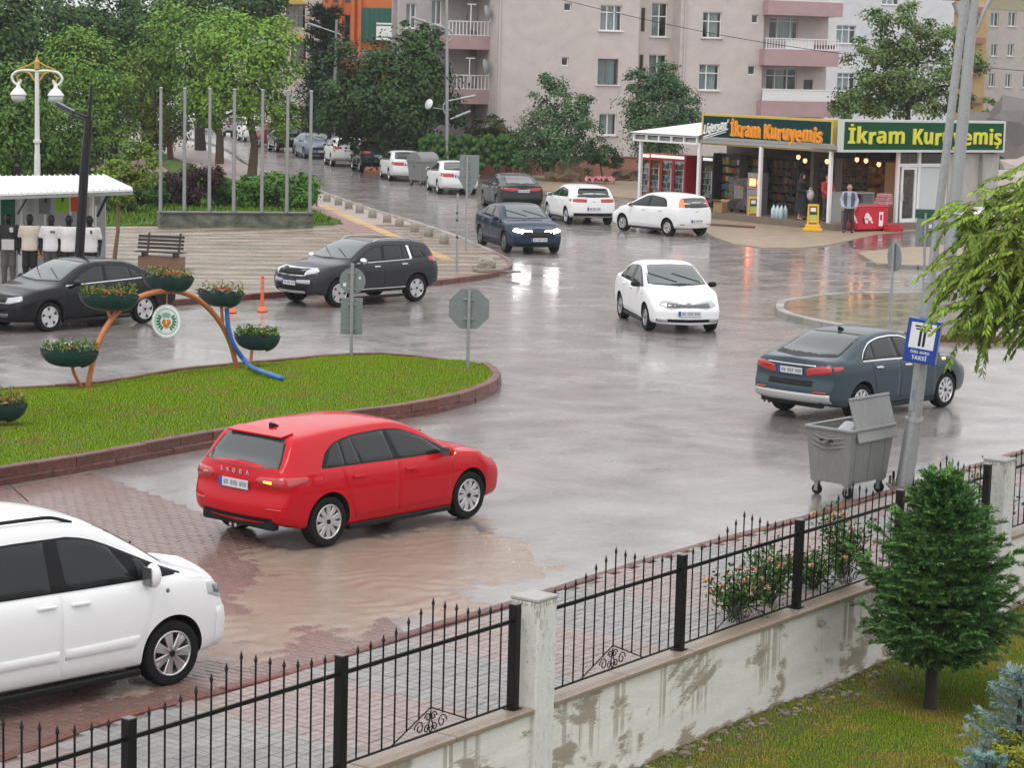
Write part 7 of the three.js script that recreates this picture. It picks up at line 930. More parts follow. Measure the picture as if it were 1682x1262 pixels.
// ---------------------------------------------------------------- street furniture
const gz = (px, py, h = 0) => G(px, py, h);
function poleTo(base, top) { return top.clone().sub(base); }
{ // low planter wall with seven flagpoles
  const a = G(262, 374, 0.12), b = G(515, 375, 0.12), d = b.clone().sub(a), g = thing('planter_wall', 'low greenish concrete wall under the row of flagpoles', 'wall', a, Math.atan2(-d.z, d.x)), L = d.length();
  one((q) => q.rbox(L, 0.5, 0.5, 0.02, L / 2, 0.22, -0.25), 'wall_face', mat([0.2, 0.215, 0.16], 0.7, 0, { map: rep(blotch, 0.4), bumpMap: rep(fineBump, 1), bumpScale: 0.006 }), g); for (let i = 0; i < 6; i++) one((q) => q.rbox(L / 6 - 0.015, 0.06, 0.6, 0.012, (i + 0.5) * L / 6, 0.5, -0.25), 'coping_slab', mat([0.1, 0.1, 0.09], 0.5, 0, { map: grain }), g);
  const names = ['first grey flagpole counted from the kiosk', 'second grey flagpole counted from the kiosk', 'third grey flagpole counted from the kiosk', 'middle one of the seven grey flagpoles', 'third grey flagpole counted from the side street', 'second grey flagpole counted from the side street', 'grey flagpole nearest the side street']; let first;
  [[264, 353, 267, 146], [303, 353, 306, 148], [344, 354, 347, 148], [384, 355, 388, 149], [430, 355, 435, 151], [471, 355, 475, 153], [509, 356, 511, 154]].forEach(([x0, y0, x1, y1], i) => { const z = a.z + d.z * i / 6 - 0.3, p = D(x0, y0, z), t = D(x1, y1, z); p.y = 0.6; if (!first) { first = thing('flagpole', names[0], 'flagpole', p, 0, 'row of grey flagpoles'); const h = t.y - 0.6; one((q) => { q.cyl(0.05, 0.065, h, 0, h / 2, 0, 12); }, 'shaft', MT.steel, first); one((q) => { q.sph(0.07, 0, h + 0.02, 0, 1, 0.6, 1); }, 'cap', MT.steel, first); one((q) => { q.cyl(0.13, 0.13, 0.03, 0, 0.015, 0, 12); for (let k = 0; k < 4; k++) q.cyl(0.018, 0.018, 0.05, 0.1 * Math.cos(k * 1.57), 0.04, 0.1 * Math.sin(k * 1.57), 6); }, 'base_plate', MT.steel, first); } else dup(first, names[i], p); });
}
{ // white and gold lamp
  const p = G(62, 318, 0.17), g = thing('ornate_lamp', 'white double street lamp with gold scrolls and two hanging globes', 'street lamp', p), W = mat([0.7, 0.7, 0.69], 0.4), Au = mat([0.5, 0.32, 0.06], 0.4, 0.3), k = -p.z / FPX, Y = (py) => D(62, py, p.z).y - p.y, h = Y(115);
  one((b) => { b.cyl(0.12, 0.13, h * 0.32, 0, h * 0.16, 0, 14); b.cyl(0.16, 0.16, 0.12, 0, Y(232), 0, 14); b.cyl(0.085, 0.105, h * 0.7, 0, h * 0.63, 0, 14); }, 'shaft', W, g); one((b) => { b.cyl(0.11, 0.11, 0.25, 0, Y(108), 0, 12); b.geo(new THREE.ConeGeometry(0.08, 0.4, 10), M4().makeTranslation(0, Y(95), 0)); b.sph(0.11, 0, Y(102), 0); }, 'finial', Au, g);
  for (const s of [1, -1]) { const x = (q) => s * q * k; one((b) => b.tube([V(0, Y(117), 0), V(x(18), Y(116), 0), V(x(34), Y(119), 0), V(x(41), Y(128), 0), V(x(36), Y(138), 0), V(x(29), Y(139), 0), V(x(26), Y(131), 0)], 0.055, 30, 8), 'arm', W, g); one((b) => { b.tube([V(0, Y(100), 0), V(x(14), Y(108), 0), V(x(30), Y(114), 0)], 0.035, 14, 6); b.tube([V(0, Y(136), 0), V(x(6), Y(130), 0), V(x(12), Y(121), 0), V(x(20), Y(118), 0)], 0.05, 14, 6); b.tube([V(x(28), Y(124), 0), V(x(33), Y(128), 0), V(x(30), Y(134), 0)], 0.03, 10, 6); }, 'scroll', Au, g);
    const hd = one((b) => b.lathe([[0.02, 0.6], [0.07, 0.58], [0.09, 0.42], [0.2, 0.32], [0.32, 0.15], [0.34, 0.1], [0.3, 0.08]], x(30.5), Y(161), 0, 18), 'lamp_head', W, g); one((b) => b.sph(0.3, x(30.5), Y(160), 0, 1, 0.85, 1), 'globe', mat([0.6, 0.62, 0.64], 0.25), hd); one((b) => b.cyl(0.03, 0.03, 0.4, x(30.5), Y(142), 0, 8), 'hanger', W, hd); }
}
{ // black lamp post with a flat lamp
  const p = G(127, 489, 0.12), g = thing('black_lamp_post', 'black lamp post with a flat lamp arm rising in front of the kiosk', 'street lamp', p), t = (x, y) => D(x, y, p.z).sub(p), M = mat([0.01, 0.011, 0.014], 0.35, 0.3);
  one((b) => { b.bar(V(0, 0, 0), t(139, 280), 0.12, 0.11, 12); b.bar(t(139, 280), t(147, 195), 0.11, 0.095, 12); b.bar(t(147, 195), t(151, 140), 0.045, 0.03, 8); b.cyl(0.22, 0.22, 0.06, 0, 0.03, 0, 14); }, 'shaft', M, g); one((b) => { b.bar(t(147, 194), t(120, 184), 0.035, 0.03, 8); b.bar(t(147, 199), t(118, 190), 0.03, 0.025, 8); b.bar(t(143, 193), t(164, 194), 0.02, 0.015, 6); }, 'arm', M, g); one((b) => { const c = t(107, 177); b.rbox(0.48, 0.09, 0.24, 0.03, c.x, c.y, c.z, 0, 0, -0.45); }, 'lamp_head', mat([0.05, 0.06, 0.08], 0.25, 0.4), g);
}
function curvedLamp(bx, by, z, y0, pts, heads, loops, label) { // pale street lamps with bent arms
  const p = D(bx, by, z); p.y = 0; const g = thing('street_lamp', label, 'street lamp', p, 0, 'pale street lamps along the side street'), t = (x, y) => D(x, y, z).sub(p), M = MT.galv;
  one((b) => { b.bar(V(0, 0, 0), t(pts[0][0], pts[0][1]), 0.11, 0.07, 10); b.cyl(0.2, 0.2, 0.05, 0, 0.03, 0, 10); }, 'shaft', M, g); heads.forEach(([ax, ay, hx, hy]) => { one((b) => b.bar(t(ax, ay), t(hx, hy), 0.05, 0.035, 8), 'arm', M, g); const h = t(hx, hy), d = h.clone().sub(t(ax, ay)).normalize(); one((b) => b.rbox(0.85, 0.14, 0.32, 0.06, h.x + d.x * 0.35, h.y + d.y * 0.35, 0.0, 0, 0, Math.atan2(d.y, d.x)), 'lamp_head', M, g); }); loops.forEach((l) => one((b) => b.tube(l.map(([x, y]) => t(x, y)), 0.045, 24, 7), 'bracket', M, g));
}
curvedLamp(547, 256, -142, 0, [[553, 32]], [[553, 52], [546, 154]].map(([x, y], i) => i ? [546, 151, 565, 149] : [553, 54, 526, 45]), [[[553, 54], [561, 58], [560, 66], [553, 72]], [[546, 151], [543, 160], [545, 170], [548, 176]]], 'pale street lamp standing among the dark trees by the white off-road car');
curvedLamp(735, 270, -118.5, 0, [[734, -30]], [[734, 47, 700, 36], [736, 166, 757, 162], [740, 196, 750, 192]], [[[734, 46], [744, 55], [743, 63], [734, 70]], [[736, 166], [729, 172], [729, 182], [736, 192]]], 'pale street lamp with round brackets beside the left balconies, above the white sedans');
{ const p = D(711, 174, -118.5), g = thing('wall_dish', 'small white dish on a stem below the second street lamp', 'satellite dish', p); one((b) => b.geo(new THREE.SphereGeometry(0.42, 16, 6, 0, 6.2832, 0, 0.7), M4().makeRotationX(1.2).multiply(M4().makeRotationZ(0.7)).setPosition(0, 0, -0.2)), 'dish', mat([0.66, 0.67, 0.68], 0.4, 0, { side: THREE.DoubleSide }), g); one((b) => b.bar(V(0, -0.1, -0.1), V(0.9, -0.2, -0.15), 0.03), 'bracket', MT.galv, g); }
// traffic signs seen from behind
function signPole(px, py, tx, ty, label, name = 'traffic_sign', r = 0.035) { const p = G(px, py), g = thing(name, label, 'traffic sign', p), t = (x, y, dz = 0) => D(x, y, p.z + dz).sub(p); one((b) => { b.bar(V(0, -0.05, 0), t(tx, ty), r, r, 10); }, 'pole', MT.galv, g); return [g, t, -p.z / FPX]; }
{ const [g, t, k] = signPole(577, 597, 579, 433, 'round and oblong grey sign backs on one pole at the island edge'); const c = t(579, 462), q = t(577.5, 520); one((b) => { b.geo(new THREE.CylinderGeometry(21.5 * k, 21.5 * k, 0.018, 36), M4().makeRotationX(PI / 2).setPosition(c.x, c.y, -0.055)); }, 'round_plate', MT.signBack, g); one((b) => b.rbox(36 * k, 61 * k, 0.018, 0.008, q.x, q.y, -0.055), 'oblong_plate', MT.signBack, g); one((b) => { for (const y of [448, 475, 500, 540]) { const s = t(578, y); b.box(0.16, 0.03, 0.035, s.x, s.y, -0.03); } }, 'bracket', MT.galv, g); one((b) => { const s = t(566, 468), e = t(591, 457); b.box(0.06, 0.07, 0.004, s.x, s.y, -0.044); b.box(0.04, 0.05, 0.004, e.x, e.y, -0.044); }, 'sticker', MT.white, g); }
{ const [g, t, k] = signPole(768, 626, 771, 478, 'octagonal grey sign back on a pole at the tip of the island'); const c = t(770.5, 508); one((b) => { b.geo(new THREE.CylinderGeometry(36 * k, 36 * k, 0.018, 8), M4().makeRotationX(PI / 2).multiply(M4().makeRotationY(PI / 8)).setPosition(c.x, c.y, -0.055)); }, 'octagon_plate', MT.signBack, g); one((b) => { for (const y of [492, 524]) { const s = t(770, y); b.box(0.2, 0.03, 0.035, s.x, s.y, -0.03); } }, 'bracket', MT.galv, g); }
{ const [g, t, k] = signPole(765, 418, 768, 258, 'square grey plate above a downward triangle, backs of two signs by the side street'); const c = t(771, 273); one((b) => b.rbox(32 * k, 36 * k, 0.018, 0.006, c.x, c.y, -0.055), 'square_plate', MT.signBack, g); const a = t(752, 291), e = t(789, 288), d = t(770, 324); one((b) => b.ext([[a.x, a.y], [d.x, d.y], [e.x, e.y]], 0.018, M4().makeTranslation(0, 0, -0.085), 0.01), 'triangle_plate', MT.signBack, g); one((b) => { for (const y of [265, 282, 300]) { const s = t(768.5, y); b.box(0.16, 0.03, 0.035, s.x, s.y, -0.03); } }, 'bracket', MT.galv, g); }
{ const [g, t] = signPole(750, 453, 752, 318, 'thin scuffed pole standing alone at the plaza corner', 'thin_post', 0.03); one((b) => { for (const y of [350, 362, 390]) { const s = t(751, y); b.cyl(0.036, 0.036, 0.05, s.x, s.y, 0, 8); } }, 'tape_band', MT.black, g); g.userData.category = 'post'; }
{ const [g, t, k] = signPole(1461, 541, 1468, 400, 'round sign seen nearly edge on, on the island beyond the teal sedan'); const c = t(1467, 422); one((b) => b.geo(new THREE.CylinderGeometry(24 * k, 24 * k, 0.02, 32), M4().makeRotationZ(0).multiply(M4().makeRotationY(-1.25)).multiply(M4().makeRotationX(PI / 2)).setPosition(c.x + 0.03, c.y, -0.03)), 'round_plate', MT.signBack, g); one((b) => { b.box(0.06, 0.03, 0.06, t(1466, 410).x, t(1466, 410).y, -0.02); b.box(0.06, 0.03, 0.06, t(1466, 434).x, t(1466, 434).y, -0.02); }, 'bracket', MT.galv, g); }
{ const [g, t, k] = signPole(1516, 487, 1520, 350, 'oblong grey sign back under a green box beside the twin poles'); const c = t(1519, 383), u = t(1522, 352); one((b) => b.rbox(29 * k, 46 * k, 0.02, 0.008, c.x, c.y, -0.06), 'oblong_plate', MT.signBack, g); one((b) => b.rbox(34 * k, 15 * k, 0.2, 0.01, u.x, u.y, -0.15), 'green_box', mat([0.01, 0.07, 0.045], 0.5), g); one((b) => { const s = t(1528, 372); b.box(0.08, 0.1, 0.004, s.x, s.y, -0.047); }, 'sticker', MT.white, g); one((b) => b.rbox(0.45, 0.06, 0.45, 0.02, 0, 0.05, 0), 'footing', MT.concrete, g); }
// concrete stones along the side street
{ let first; const L = ['nearest the flagpoles', 'second from the flagpoles', 'third from the flagpoles', 'fourth from the flagpoles', 'fifth from the flagpoles', 'sixth from the flagpoles', 'seventh from the flagpoles', 'eighth from the flagpoles', 'ninth from the flagpoles', 'nearest the square sign'];
  [[537, 332], [556, 338], [573, 344], [591, 351], [612, 359], [636, 367], [656, 374], [681, 383], [704, 391], [729, 403]].forEach(([x, y], i) => { const p = G(x, y, 0.12), l = 'stubby concrete kerb stone post ' + L[i]; if (!first) { first = thing('stone_bollard', l, 'bollard', p, 0.5, 'concrete stones along the side street'); one((b) => b.lathe([[0, 0], [0.16, 0], [0.15, 0.24], [0.12, 0.33], [0.06, 0.38], [0, 0.39]], 0, 0, 0, 12), 'stone', mat([0.36, 0.33, 0.28], 0.8, 0, { map: rep(grain, 3), bumpMap: rep(fineBump, 4), bumpScale: 0.01 }), first); one((b) => b.cyl(0.18, 0.2, 0.05, 0, 0.01, 0, 12), 'foot', MT.concrete, first); } else dup(first, l, p, i * 0.7); }); }
{ const p = G(798, 446, 0.12), g = thing('concrete_block', 'broken concrete block at the rounded plaza corner', 'concrete block', p, 0.4); one((b) => { const q = new THREE.DodecahedronGeometry(0.26, 1), P3 = q.attributes.position; for (let i = 0; i < P3.count; i++) { const v = V(P3.getX(i), P3.getY(i), P3.getZ(i)), s = 1 + 0.22 * n3(v.x * 5, v.y * 5, v.z * 5); P3.setXYZ(i, v.x * s, v.y * s * 0.95, v.z * s); } q.computeVertexNormals(); b.geo(q, M4().makeTranslation(0, 0.2, 0)); b.rbox(0.62, 0.1, 0.5, 0.03, 0, 0.05, 0); }, 'block', mat([0.4, 0.36, 0.3], 0.85, 0, { map: rep(grain, 2), bumpMap: rep(fineBump, 3), bumpScale: 0.015 }), g); one((b) => { b.rbox(0.5, 0.05, 0.3, 0.015, 0.55, 0.03, 0.5, 0.3); b.rbox(0.4, 0.05, 0.3, 0.015, 0.2, 0.03, -0.9, 0.1); }, 'slab', mat([0.12, 0.11, 0.1], 0.6), g); }
// orange delineator posts
function delineator(px, py, h, label) { const p = G(px, py), g = thing('delineator', label, 'delineator post', p, 0, 'orange delineator posts'), O = mat([0.75, 0.13, 0.025], 0.45); one((b) => { b.cyl(0.038, 0.045, h - 0.06, 0, h / 2 + 0.02, 0, 14); b.sph(0.038, 0, h - 0.01, 0); }, 'post', O, g); one((b) => b.lathe([[0, 0], [0.13, 0], [0.12, 0.03], [0.06, 0.12], [0, 0.12]], 0, 0, 0, 16), 'base', O, g); if (h > 0.4) one((b) => { for (const y of [0.5, 0.62, 0.74]) b.cyl(0.042, 0.043, 0.05, 0, y * h / 0.85, 0, 14); }, 'reflective_band', mat([0.55, 0.25, 0.2], 0.3), g); }
delineator(431, 512, 0.84, 'orange flexible marker post standing beside the charcoal off-road car'); delineator(381, 514, 0.18, 'stump of an orange marker post at the kerb under the planter arch');
{ // bench on a brick plinth
  const p = G(266, 441, 0.12), g = thing('park_bench', 'dark slatted bench on a brick coloured plinth on the plaza', 'bench', p, -0.2), M = mat([0.03, 0.022, 0.02], 0.4), k = -p.z / FPX;
  one((b) => b.rbox(72 * k, 0.36, 0.5, 0.02, 0, 0.16, 0), 'plinth', mat([0.27, 0.15, 0.11], 0.6, 0, { map: rep(grain, 1), bumpMap: rep(fineBump, 1.5), bumpScale: 0.01 }), g);
  for (let i = 0; i < 4; i++) one((b) => b.rbox(80 * k, 0.075, 0.025, 0.008, -0.08, 0.55 + i * 0.1, -0.12 - i * 0.03, 0, -0.25), 'slat', M, g); for (let i = 0; i < 3; i++) one((b) => b.rbox(84 * k, 0.03, 0.11, 0.008, 0.02, 0.46, 0.02 + i * 0.13), 'slat', M, g); one((b) => { for (const x of [-0.45, 0.45]) { b.box(0.05, 0.14, 0.4, x, 0.4, 0.1); b.box(0.045, 0.55, 0.05, x, 0.68, -0.19, 0, -0.25); } }, 'leg', M, g);
}
// planter arch on the island
{
  const pl0 = G(143, 650), pr = G(390, 621), mid = pl0.clone().add(pr).multiplyScalar(0.5), z = mid.z, base = V(mid.x, 0.2, z), g = thing('planter_arch', 'orange steel arch on the island that carries flower troughs', 'arch', base), t = (x, y, dz = 0) => { const u = (x - 143) / (390 - 143), zz = lerp(pl0.z, pr.z, clamp(u, -0.4, 1.3)); return D(x, y, zz + dz).sub(base); }, O = mat([0.46, 0.15, 0.05], 0.4);
  one((b) => b.tube([t(143, 652), t(149, 612), t(160, 570), t(178, 533), t(204, 504), t(238, 485), t(275, 478), t(310, 484), t(338, 502), t(362, 530), t(378, 562), t(388, 600), t(391, 624)], 0.05, 60, 10), 'arch_tube', O, g);
  one((b) => { b.tube([t(143, 652), t(133, 634), t(122, 612), t(117, 590)], 0.032, 16, 8); b.tube([t(391, 622), t(404, 606), t(412, 592), t(414, 575)], 0.032, 16, 8); b.bar(t(183, 526), t(177, 508), 0.03); b.bar(t(366, 535), t(364, 500), 0.03); b.bar(t(275, 478), t(275, 468), 0.035); }, 'bracket', O, g);
  one((b) => { b.cyl(0.09, 0.1, 0.05, t(143, 652).x, t(143, 652).y, t(143, 652).z, 12); b.cyl(0.09, 0.1, 0.05, t(391, 624).x, t(391, 624).y, t(391, 624).z, 12); }, 'foot', MT.concrete, g);
  const P = canvasTex(256, 256, (c, w) => { c.fillStyle = '#b9c6c6'; c.fillRect(0, 0, w, w); c.translate(128, 128); c.strokeStyle = '#eef2f2'; c.lineWidth = 16; c.beginPath(); c.arc(0, 0, 116, 0, 7); c.stroke(); c.fillStyle = '#dfe8e6'; c.beginPath(); c.arc(0, 0, 92, 0, 7); c.fill(); c.fillStyle = '#17714f'; for (const s of [-1, 1]) for (let i = 0; i < 6; i++) { c.save(); const a = 0.6 + i * 0.32; c.translate(s * Math.sin(a) * 72, Math.cos(a) * 66); c.rotate(s * (1.0 - i * 0.3)); c.beginPath(); c.ellipse(0, 0, 21, 9, 0, 0, 7); c.fill(); c.restore(); } c.fillStyle = '#86a9a6'; for (let i = -2; i <= 2; i++) { c.save(); c.rotate(i * 0.28); c.fillRect(-8, -70, 16, 40); c.restore(); } c.fillStyle = '#d3742a'; for (const [x, y, r] of [[-17, 8, 24], [17, 8, 24], [0, 30, 26]]) { c.beginPath(); c.arc(x, y, r, 0, 7); c.fill(); } c.fillStyle = '#f0cf9a'; c.beginPath(); c.ellipse(0, 4, 7, 18, 0, 0, 7); c.fill(); });
  const c = t(274, 528, 0.02), em = thing('emblem_disc', 'round white emblem disc with green laurels hanging under the arch', 'emblem', base.clone().add(c)); const r = 24.5 * -z / FPX; one((b) => b.geo(new THREE.CylinderGeometry(r, r, 0.03, 40), M4().makeRotationX(PI / 2).multiply(M4().makeScale(1, 1, 1.14))), 'rim', mat([0.62, 0.65, 0.66], 0.35), em); const face = new THREE.Mesh(new THREE.CircleGeometry(r * 0.97, 40), mat(0xffffff, 0.35, 0, { map: P })); face.name = 'emblem_face'; face.scale.set(1, 1.14, 1); face.position.z = 0.018; em.add(face); one((b) => b.bar(V(0, r * 1.1, -0.01), t(275, 478).sub(c), 0.012), 'hanger', O, em);
  // troughs: two scalloped half barrels end to end, planted
  const tro = mat([0.013, 0.045, 0.045], 0.38), half = (x0, x1, w, h, L) => { const pos = [], idx = [], nu = 22, nv = 12; for (let i = 0; i <= nu; i++) for (let j = 0; j <= nv; j++) { const u = i / nu, a = j / nv * PI, x = lerp(x0, x1, u), e = Math.pow(Math.max(0.02, 1 - Math.pow(Math.min(1, Math.abs(2 * x / L)), 2.6)), 0.5), rim = 0.03 * Math.sin(x / L * 22), y = -Math.sin(a) * h * e + rim * (1 - Math.sin(a)); pos.push(x, y, -Math.cos(a) * w * e); } for (let i = 0; i < nu; i++) for (let j = 0; j < nv; j++) { const q = i * (nv + 1) + j; idx.push(q, q + 1, q + nv + 1, q + 1, q + nv + 2, q + nv + 1); } const gg = new THREE.BufferGeometry(); gg.setAttribute('position', new THREE.Float32BufferAttribute(pos, 3)); gg.setIndex(idx); gg.computeVertexNormals(); return gg; };
  const troM = mat([0.013, 0.045, 0.045], 0.38, 0, { side: THREE.DoubleSide });
  rnd = mulberry(71);
  const trough = (at, L, turn, label, fl, dens = 1, dry = 0) => { const q = thing('flower_trough', label, 'planter', at, turn, 'dark green flower troughs'), h = 0.31, w = 0.24; one((b) => { b.geo(half(-L / 2, L * 0.2, w * 0.97, h * 0.97, L)); }, 'trough', troM, q); one((b) => b.geo(half(L * 0.2, L / 2, w * 1.07, h * 1.07, L)), 'trough', troM, q); one((b) => { b.rbox(L * 0.62, 0.02, w * 1.5, 0.005, -L * 0.15, -0.05, 0); b.rbox(L * 0.24, 0.02, w * 1.5, 0.005, L * 0.345, -0.05, 0); }, 'soil', mat([0.05, 0.035, 0.025], 0.9), q); one((b) => { b.box(L * 0.3, 0.05, 0.03, 0.05, 0.05, 0.02); b.box(0.04, 0.12, 0.03, L * 0.2, 0.03, 0.02); }, 'orange_clip', mat([0.5, 0.17, 0.07], 0.5), q);
    const it = []; for (let i = 0; i < 420 * dens; i++) { const p = V(R(-L / 2 + 0.05, L / 2 - 0.05), R(-0.02, 0.14) * R(0.4, 1.3), R(-w * 0.8, w * 0.8)), nor = rdir().add(V(0, 0.8, 0)).normalize(), d = rdir().add(V(0, 0.5, 0)); d.addScaledVector(nor, -d.dot(nor)).normalize(); const f = rnd() < fl[0]; it.push([p, d, nor, f ? R(0.025, 0.045) : R(0.05, 0.12), f ? 0.035 : R(0.015, 0.04), f ? fl[1] : shade(rnd() < dry ? [0.25, 0.19, 0.07] : [0.1, 0.19, 0.035], 0.35)]); } stuff(addMesh(leafGeo(it), 'plants', leafMat, q)); };
  const tp = (x, y, dz = 0.0) => base.clone().add(t(x, y, dz)); const kk = -z / FPX;
  trough(tp(115, 575), 92 * kk, 0.1, 'dark green flower trough with white flowers at the low left end of the arch', [0.2, [0.7, 0.7, 0.66]], 1.6); trough(tp(180, 483), 96 * kk, 0.12, 'dark green flower trough on the rising left side of the arch', [0.05, [0.6, 0.55, 0.3]], 0.9, 0.5); trough(tp(277, 453), 86 * kk, -0.05, 'dark green flower trough on the crown of the arch', [0.05, [0.7, 0.35, 0.1]], 0.7, 0.35); trough(tp(363, 478), 82 * kk, -0.25, 'nearly bare dark green flower trough on the falling right side of the arch', [0.02, [0.6, 0.3, 0.1]], 0.3, 0.6); trough(tp(423, 550), 80 * kk, -0.05, 'dark green flower trough with tall green growth at the low right end of the arch', [0.03, [0.6, 0.6, 0.4]], 1.4);
  { const at = D(-8, 660, -34.8); trough(at, 1.0, 0.0, 'dark green flower trough of rusty plants cut by the left edge', [0.2, [0.55, 0.2, 0.06]], 1.3, 0.6); const g2 = thing('planter_arch', 'orange arch foot outside the left edge that holds the cut flower trough', 'arch', V(at.x - 0.15, 0.2, at.z)); one((b) => b.tube([V(-0.5, 0, 0), V(-0.4, 0.4, 0), V(0.1, at.y - 0.55, 0)], 0.05, 16, 8), 'arch_tube', O, g2); }
  const bp = thing('blue_pipe', 'blue pipe running from the arch down onto the grass', 'pipe', base); one((b) => b.tube([t(373, 506, 0.08), t(376, 540, 0.12), t(385, 568, 0.16), t(402, 592, 0.2), G(432, 611, 0.36).sub(base), G(463, 622, 0.32).sub(base)], 0.045, 50, 10), 'pipe', mat([0.03, 0.14, 0.42], 0.35), bp); one((b) => { const e = G(463, 622, 0.32).sub(base); b.sph(0.05, e.x, e.y, e.z); }, 'end_cap', mat([0.02, 0.08, 0.25], 0.4), bp);
}
// leaning pole with the taxi sign, and the taller mast behind it
{
  const p = G(1482, 806, 0.05), g = thing('leaning_lamp_pole', 'grey leaning street pole rising behind the black fence beside the dumpster', 'street lamp', p), z = p.z, t = (x, y, dz = 0) => D(x, y, z + dz).sub(p), M = MT.galv;
  one((b) => { b.bar(V(0, -0.05, 0), t(1501, 690), 0.125, 0.12, 16); b.bar(t(1501, 690), t(1528, 466), 0.1, 0.09, 16); b.bar(t(1528, 466), t(1586, -20), 0.062, 0.055, 14); }, 'shaft', M, g); one((b) => { const a = t(1528, 466), d = t(1532, 440); b.bar(a, a.clone().lerp(d, 0.1), 0.1, 0.1, 16); b.bar(t(1500.5, 692), t(1501, 686), 0.132, 0.128, 16); }, 'joint_ring', M, g);
  one((b) => { b.rbox(0.42, 0.03, 0.42, 0.008, 0, 0.06, 0); for (const x of [-1, 1]) for (const q of [-1, 1]) { b.cyl(0.02, 0.02, 0.14, x * 0.16, 0.12, q * 0.16, 8); b.box(0.02, 0.22, 0.1, x * 0.14, 0.16, 0); } }, 'base_plate', mat([0.18, 0.165, 0.15], 0.6, 0.4, { map: grain }), g);
  one((b) => b.bar(t(1543, 352), t(1580, 352), 0.03, 0.03, 8), 'arm', M, g); one((b) => { const c = t(1607, 356); b.sph(0.3, c.x, c.y, c.z, 0.98, 0.27, 0.5, null, 20, 12); }, 'lamp_head', mat([0.72, 0.73, 0.72], 0.3), g);
  const lt = canvasTex(64, 256, (c, w, h) => { c.fillStyle = '#8d9296'; c.fillRect(0, 0, w, h); c.fillStyle = '#2c4a86'; c.save(); c.translate(32, 128); c.rotate(-PI / 2); c.font = 'bold 34px sans-serif'; c.textAlign = 'center'; c.fillText('TAKSI', 0, 12); c.restore(); }); const sp = new THREE.Mesh(new THREE.CylinderGeometry(0.102, 0.104, 0.44, 16, 1, true, -0.75, 0.7), mat(0xffffff, 0.5, 0.3, { map: lt })); sp.name = 'stencil'; const a = t(1502, 648), d = t(1528, 466).sub(t(1501, 690)).normalize(); sp.position.copy(a).add(V(0, 0, 0)); sp.quaternion.setFromUnitVectors(V(0, 1, 0), d); g.add(sp);
  const q = D(1515, 560, z + 0.16), s = thing('taxi_sign', 'blue and white taxi sign box fixed to the leaning pole', 'sign', q, 0), k = -z / FPX; s.rotation.set(0, -0.32, -0.115, 'YXZ'); const w = 54 * k, h = 73 * k, face = canvasTex(256, 352, (c, W, H) => { c.fillStyle = '#1e3f8f'; c.fillRect(0, 0, W, H); c.fillStyle = '#d9dcdf'; c.fillRect(24, 22, W - 48, 216); c.fillStyle = '#15181c'; c.fillRect(56, 46, 144, 14); c.fillRect(66, 70, 124, 12); c.fillRect(100, 70, 22, 150); c.fillRect(134, 70, 22, 150); c.fillStyle = '#d9dcdf'; c.font = 'bold 46px sans-serif'; c.textAlign = 'center'; c.fillText('TAKSİ', W / 2, 332, 190); c.font = 'bold 30px sans-serif'; c.fillText('ÖZEL KORU', W / 2, 280, 210); });
  one((b) => b.rbox(w, h, 0.2, 0.014, 0, 0, 0), 'box', mat([0.02, 0.06, 0.24], 0.35), s); const fm = new THREE.Mesh(new THREE.PlaneGeometry(w - 0.03, h - 0.03), mat(0xffffff, 0.3, 0, { map: face })); fm.name = 'sign_face'; fm.position.z = 0.103; s.add(fm); one((b) => { b.box(0.26, 0.03, 0.1, 0, 0.15, -0.14); b.box(0.26, 0.03, 0.1, 0, -0.15, -0.14); }, 'clamp', M, s);
}
{ const p = G(1552, 492), z = p.z, g = thing('lighting_mast', 'taller pale mast with forked arms standing behind the leaning pole', 'street lamp', p), t = (x, y) => D(x, y, z).sub(p), M = MT.galv; one((b) => { b.bar(V(0, 0, 0), t(1567, 350), 0.19, 0.17, 18); b.bar(t(1567, 350), t(1600, -10), 0.17, 0.13, 18); b.cyl(0.3, 0.3, 0.06, 0, 0.03, 0, 16); }, 'shaft', M, g); one((b) => { b.tube([t(1596, 62), t(1586, 42), t(1574, 22), t(1566, 4)], 0.06, 16, 8); b.tube([t(1597, 62), t(1606, 42), t(1616, 18), t(1630, -8)], 0.06, 16, 8); }, 'arm', M, g); one((b) => { const c = t(1566, -2); b.rbox(0.55, 0.12, 0.4, 0.03, c.x, c.y + 0.02, 0); }, 'lamp_head', MT.black, g); one((b) => { const c = t(1567, 350); b.bar(c, c.clone().add(V(0.015, 0.08, 0)), 0.19, 0.19, 18); }, 'joint_ring', M, g); }
